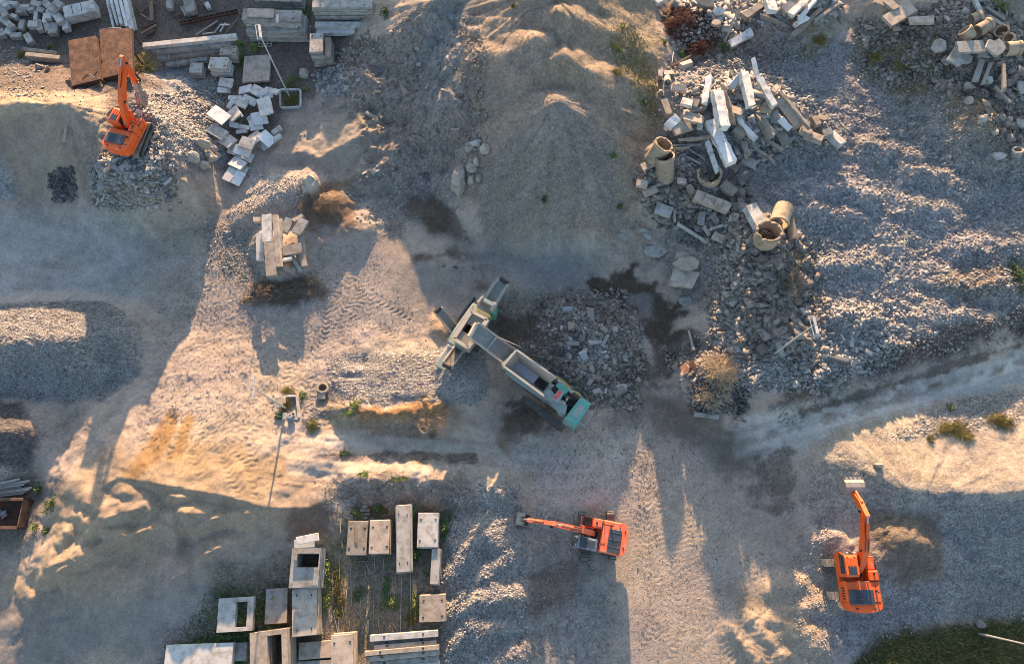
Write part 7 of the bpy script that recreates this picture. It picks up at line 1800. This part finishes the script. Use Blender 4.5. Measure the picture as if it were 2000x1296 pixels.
pl = Pile('', 'weed clumps')
weed_sites = [(568, 160, 11, 14, 1.3, 'bright yellow-green bush beside the planter lamp post', 'leaf'), (596, 173, 4, 4, .5, 'tiny bright weed right of the planter bush', 'leaf'),
 (497, 92, 8, 12, .7, 'bright weed left of the pallet', 'leaf'), (470, 84, 6, 6, .5, 'small bright weed at the end of the long beams', 'leaf'), (472, 112, 7, 20, .7, 'dark weed strip beside the square slab stack', 'dark_leaf'),
 (50, 55, 5, 8, .5, 'weed among the grey blocks', 'leaf'), (77, 42, 4, 6, .6, 'green tuft on the block heap', 'dark_leaf'), (97, 89, 5, 5, .4, 'yellow weed behind the kerb beams', 'leaf'), (42, 108, 6, 10, .5, 'yellow weed at the left end of the kerb beams', 'dry_grass'),
 (752, 22, 8, 14, .6, 'weeds right of the tall slab stack', 'dark_leaf'), (600, 40, 6, 30, .5, 'dark weeds between the two big slab stacks', 'dark_leaf'), (568, 195, 15, 12, .5, 'ochre weeds inside the planter kerb', 'dry_grass'),
 (1215, 52, 4, 5, .4, 'small weed high on the main pile', 'leaf'), (1210, 98, 6, 4, .4, 'bright weed on the main pile shoulder', 'leaf'), (1199, 90, 8, 4, .4, 'yellow weed on the main pile shoulder', 'dry_grass'), (1205, 140, 8, 8, .5, 'tall yellow weed on the main pile flank', 'dry_grass'), (1259, 199, 5, 5, .4, 'brightest weed low on the main pile', 'leaf'), (1197, 301, 6, 5, .3, 'faint weed on the front of the main pile', 'leaf'), (1063, 388, 5, 5, .3, 'dark weed at the foot of the main pile', 'dark_leaf'), (1210, 402, 5, 4, .3, 'pale weed near the foot of the main pile', 'leaf'), (1003, 12, 4, 5, .3, 'yellow weed at the top left of the main pile', 'dry_grass'),
 (1414, 92, 14, 14, .9, 'green weeds at the foot of the bare post', 'dark_leaf'), (1330, 104, 4, 8, .5, 'thin green weed below the russet shrubs', 'leaf'), (1298, 81, 4, 4, .4, 'green weed at the left of the russet shrubs', 'dark_leaf'),
 (1955, 14, 18, 14, .9, 'bright green weeds beside the track at the top right', 'leaf'), (1712, 110, 12, 9, .5, 'weeds among the top right chunks', 'dry_grass'), (1760, 130, 14, 8, .5, 'yellow weeds below the flat shaded slab', 'dry_grass'), (1830, 80, 7, 6, .5, 'yellow weed on the jagged plate', 'leaf'), (1990, 535, 14, 30, .7, 'green weeds at the right edge of the rubble field', 'dark_leaf'), (1600, 75, 16, 10, .4, 'dull weeds below the top beams', 'dry_grass'),
 (693, 790, 10, 8, .5, 'bright green weed at the edge of the brown bank', 'leaf'), (682, 806, 8, 6, .4, 'smaller green weed on the brown bank', 'leaf'), (556, 790, 8, 12, .6, 'ochre weeds in the square kerb', 'dry_grass'), (545, 812, 6, 7, .6, 'dark weeds in the square kerb', 'dark_leaf'), (562, 762, 12, 7, .4, 'dry weeds above the square kerb', 'dry_grass'), (591, 772, 6, 6, .4, 'green weed right of the square kerb', 'dark_leaf'), (610, 830, 12, 10, .4, 'dry weeds right below the square kerb', 'dry_grass'),
 (640, 1110, 5, 28, .7, 'weed strip right of the window-panel stack', 'leaf'), (638, 1170, 6, 30, .7, 'weed strip right of the wall-panel stack', 'leaf'), (656, 1130, 8, 40, .35, 'ochre weeds on the lit yard strip', 'dry_grass'), (662, 1180, 10, 30, .35, 'dry weeds at the lower lit yard strip', 'dry_grass'),
 (695, 1000, 12, 10, .6, 'dark weeds beside the paving blocks', 'dark_leaf'), (738, 992, 18, 9, .7, 'dark weed row above the panel stacks', 'dark_leaf'), (765, 1030, 5, 34, .7, 'weed strip left of the long plank stack', 'leaf'), (806, 1000, 7, 26, .7, 'dark weeds between long and white stacks', 'dark_leaf'), (868, 1030, 12, 32, .9, 'leafy weeds right of the white panel stack', 'dark_leaf'), (766, 1175, 14, 14, .6, 'bright weeds in the middle of the yard', 'leaf'), (808, 1180, 7, 22, .5, 'weeds left of the chip-littered stack', 'leaf'), (756, 1150, 6, 20, .35, 'thin green weeds on the yard floor', 'dark_leaf'), (802, 1205, 12, 12, .4, 'orange-lit dry weeds above the beam row', 'dry_grass'), (700, 1160, 10, 10, .3, 'faint weeds on the yard floor', 'dark_leaf'), (812, 1080, 8, 20, .5, 'weeds below the white panel stack', 'dark_leaf'),
 (505, 1190, 10, 30, .7, 'dark weeds between frame and cover slab', 'dark_leaf'), (472, 1212, 9, 14, .5, 'green weeds inside the pale frame opening', 'leaf'), (535, 1167, 4, 4, .6, 'bright weed growing through the round hole', 'leaf'), (530, 1226, 14, 6, .6, 'weeds below the cover slab', 'leaf'), (450, 1243, 40, 9, .6, 'long weed strip above the long pale slab', 'dark_leaf'), (390, 1252, 26, 9, .5, 'weeds at the left of the long weed strip', 'dark_leaf'), (494, 1238, 14, 8, .6, 'weeds behind the cream frames', 'dark_leaf'), (462, 1294, 8, 5, .4, 'weed below the short slab end', 'dark_leaf'),
 (68, 1030, 8, 7, .6, 'yellow-green weed at the rusty container corner', 'leaf'), (88, 1036, 6, 4, .5, 'pale weed beside the rusty container weed', 'leaf'), (75, 955, 10, 9, .5, 'scrubby weeds at the plank ends', 'dark_leaf'), (100, 985, 10, 12, .4, 'green scrub right of the rusty container', 'dark_leaf'),
 (1862, 838, 24, 16, .5, 'yellow grass patch on the bright bank', 'dry_grass'), (1888, 852, 14, 8, .5, 'lower yellow grass patch on the bright bank', 'dry_grass'), (1956, 824, 24, 16, .5, 'olive grass patch right on the bright bank', 'dry_grass'), (1858, 796, 7, 5, .5, 'small green weed at the top of the bright bank', 'leaf'), (1818, 856, 6, 5, .4, 'small yellow tuft on the bright bank', 'dry_grass'),
 (712, 925, 10, 4, .4, 'small weed on the haul road verge', 'leaf'), (780, 936, 10, 4, .3, 'green weed on the haul road verge', 'leaf'), (670, 885, 8, 4, .2, 'faint weed between the wheel ruts', 'dark_leaf')]
for i, (cx, cy, rx, ry, h, lab, m) in enumerate(weed_sites):
    c = hit(cx, cy, h * .3); k = ppm(cx, cy, c.z); rx, ry = rx / k, ry / k
    n = int(min(700, 90 + 800 * rx * ry))
    if m == 'dry_grass':
        o = strands(n, rx, ry, h * .25, h * .9, .035, .3, 1.4, i).build('weed_clump', M[m]); o.data.update()
    else: o = leaves(n, rx, ry, h, .16, i).build('weed_clump', M[m])  # a loose weed clump of unconnected leaves
    o.location = (c.x, c.y, c.z - h * .3); tag(o, lab, 'weeds', 'weeds and tufts on the site')

def grass_stuff(name, poly, n, ln, m, seed, edge=.6):
    xs, ys = in_poly(poly, n, np.random.default_rng(seed), edge); z = ground(xs, ys); r = np.random.default_rng(seed)
    a = r.uniform(0, 6.283, n); l = ln * r.uniform(.5, 1.4, n); lean = r.uniform(.2, 1.0, n); b = a + r.normal(0, .4, n)
    w = .03 + .03 * r.random(n)
    base = np.stack([xs, ys, z - .02], -1); sx = np.stack([-np.sin(a), np.cos(a), 0 * a], -1) * w[:, None]
    tip = base + np.stack([np.cos(b) * lean * l, np.sin(b) * lean * l, l * .8], -1)
    V = np.stack([base - sx, base + sx, tip], 1).reshape(-1, 3)
    me = bpy.data.meshes.new(name); me.from_pydata(V.tolist(), [], np.arange(3 * n).reshape(-1, 3).tolist()); me.materials.append(M[m])
    o = bpy.data.objects.new(name, me); COL.objects.link(o); o['kind'] = 'stuff'
grass_stuff('grass', [(1650, 1310), (1720, 1258), (1830, 1228), (2080, 1205), (2080, 1340), (1640, 1340)], 16000, .28, 'grass', 61)
grass_stuff('dry_grass', [(1190, 60), (1240, 50), (1290, 170), (1295, 260), (1265, 230), (1210, 130)], 2200, .22, 'dry_grass', 62, .8)
grass_stuff('dry_grass', [(1670, 70), (1780, 60), (1850, 130), (1800, 190), (1700, 160)], 2200, .22, 'dry_grass', 63, .8)
grass_stuff('grass', [(420, 1140), (560, 1140), (560, 1250), (400, 1290), (340, 1260)], 3500, .2, 'dark_leaf', 64, .5)
grass_stuff('grass', [(640, 1000), (880, 970), (880, 1240), (640, 1240)], 3500, .13, 'dark_leaf', 65, .5)
grass_stuff('dry_grass', [(1670, 1310), (1740, 1262), (1840, 1232), (2080, 1210), (2080, 1340), (1640, 1340)], 3000, .34, 'dry_grass', 66, 1.2)
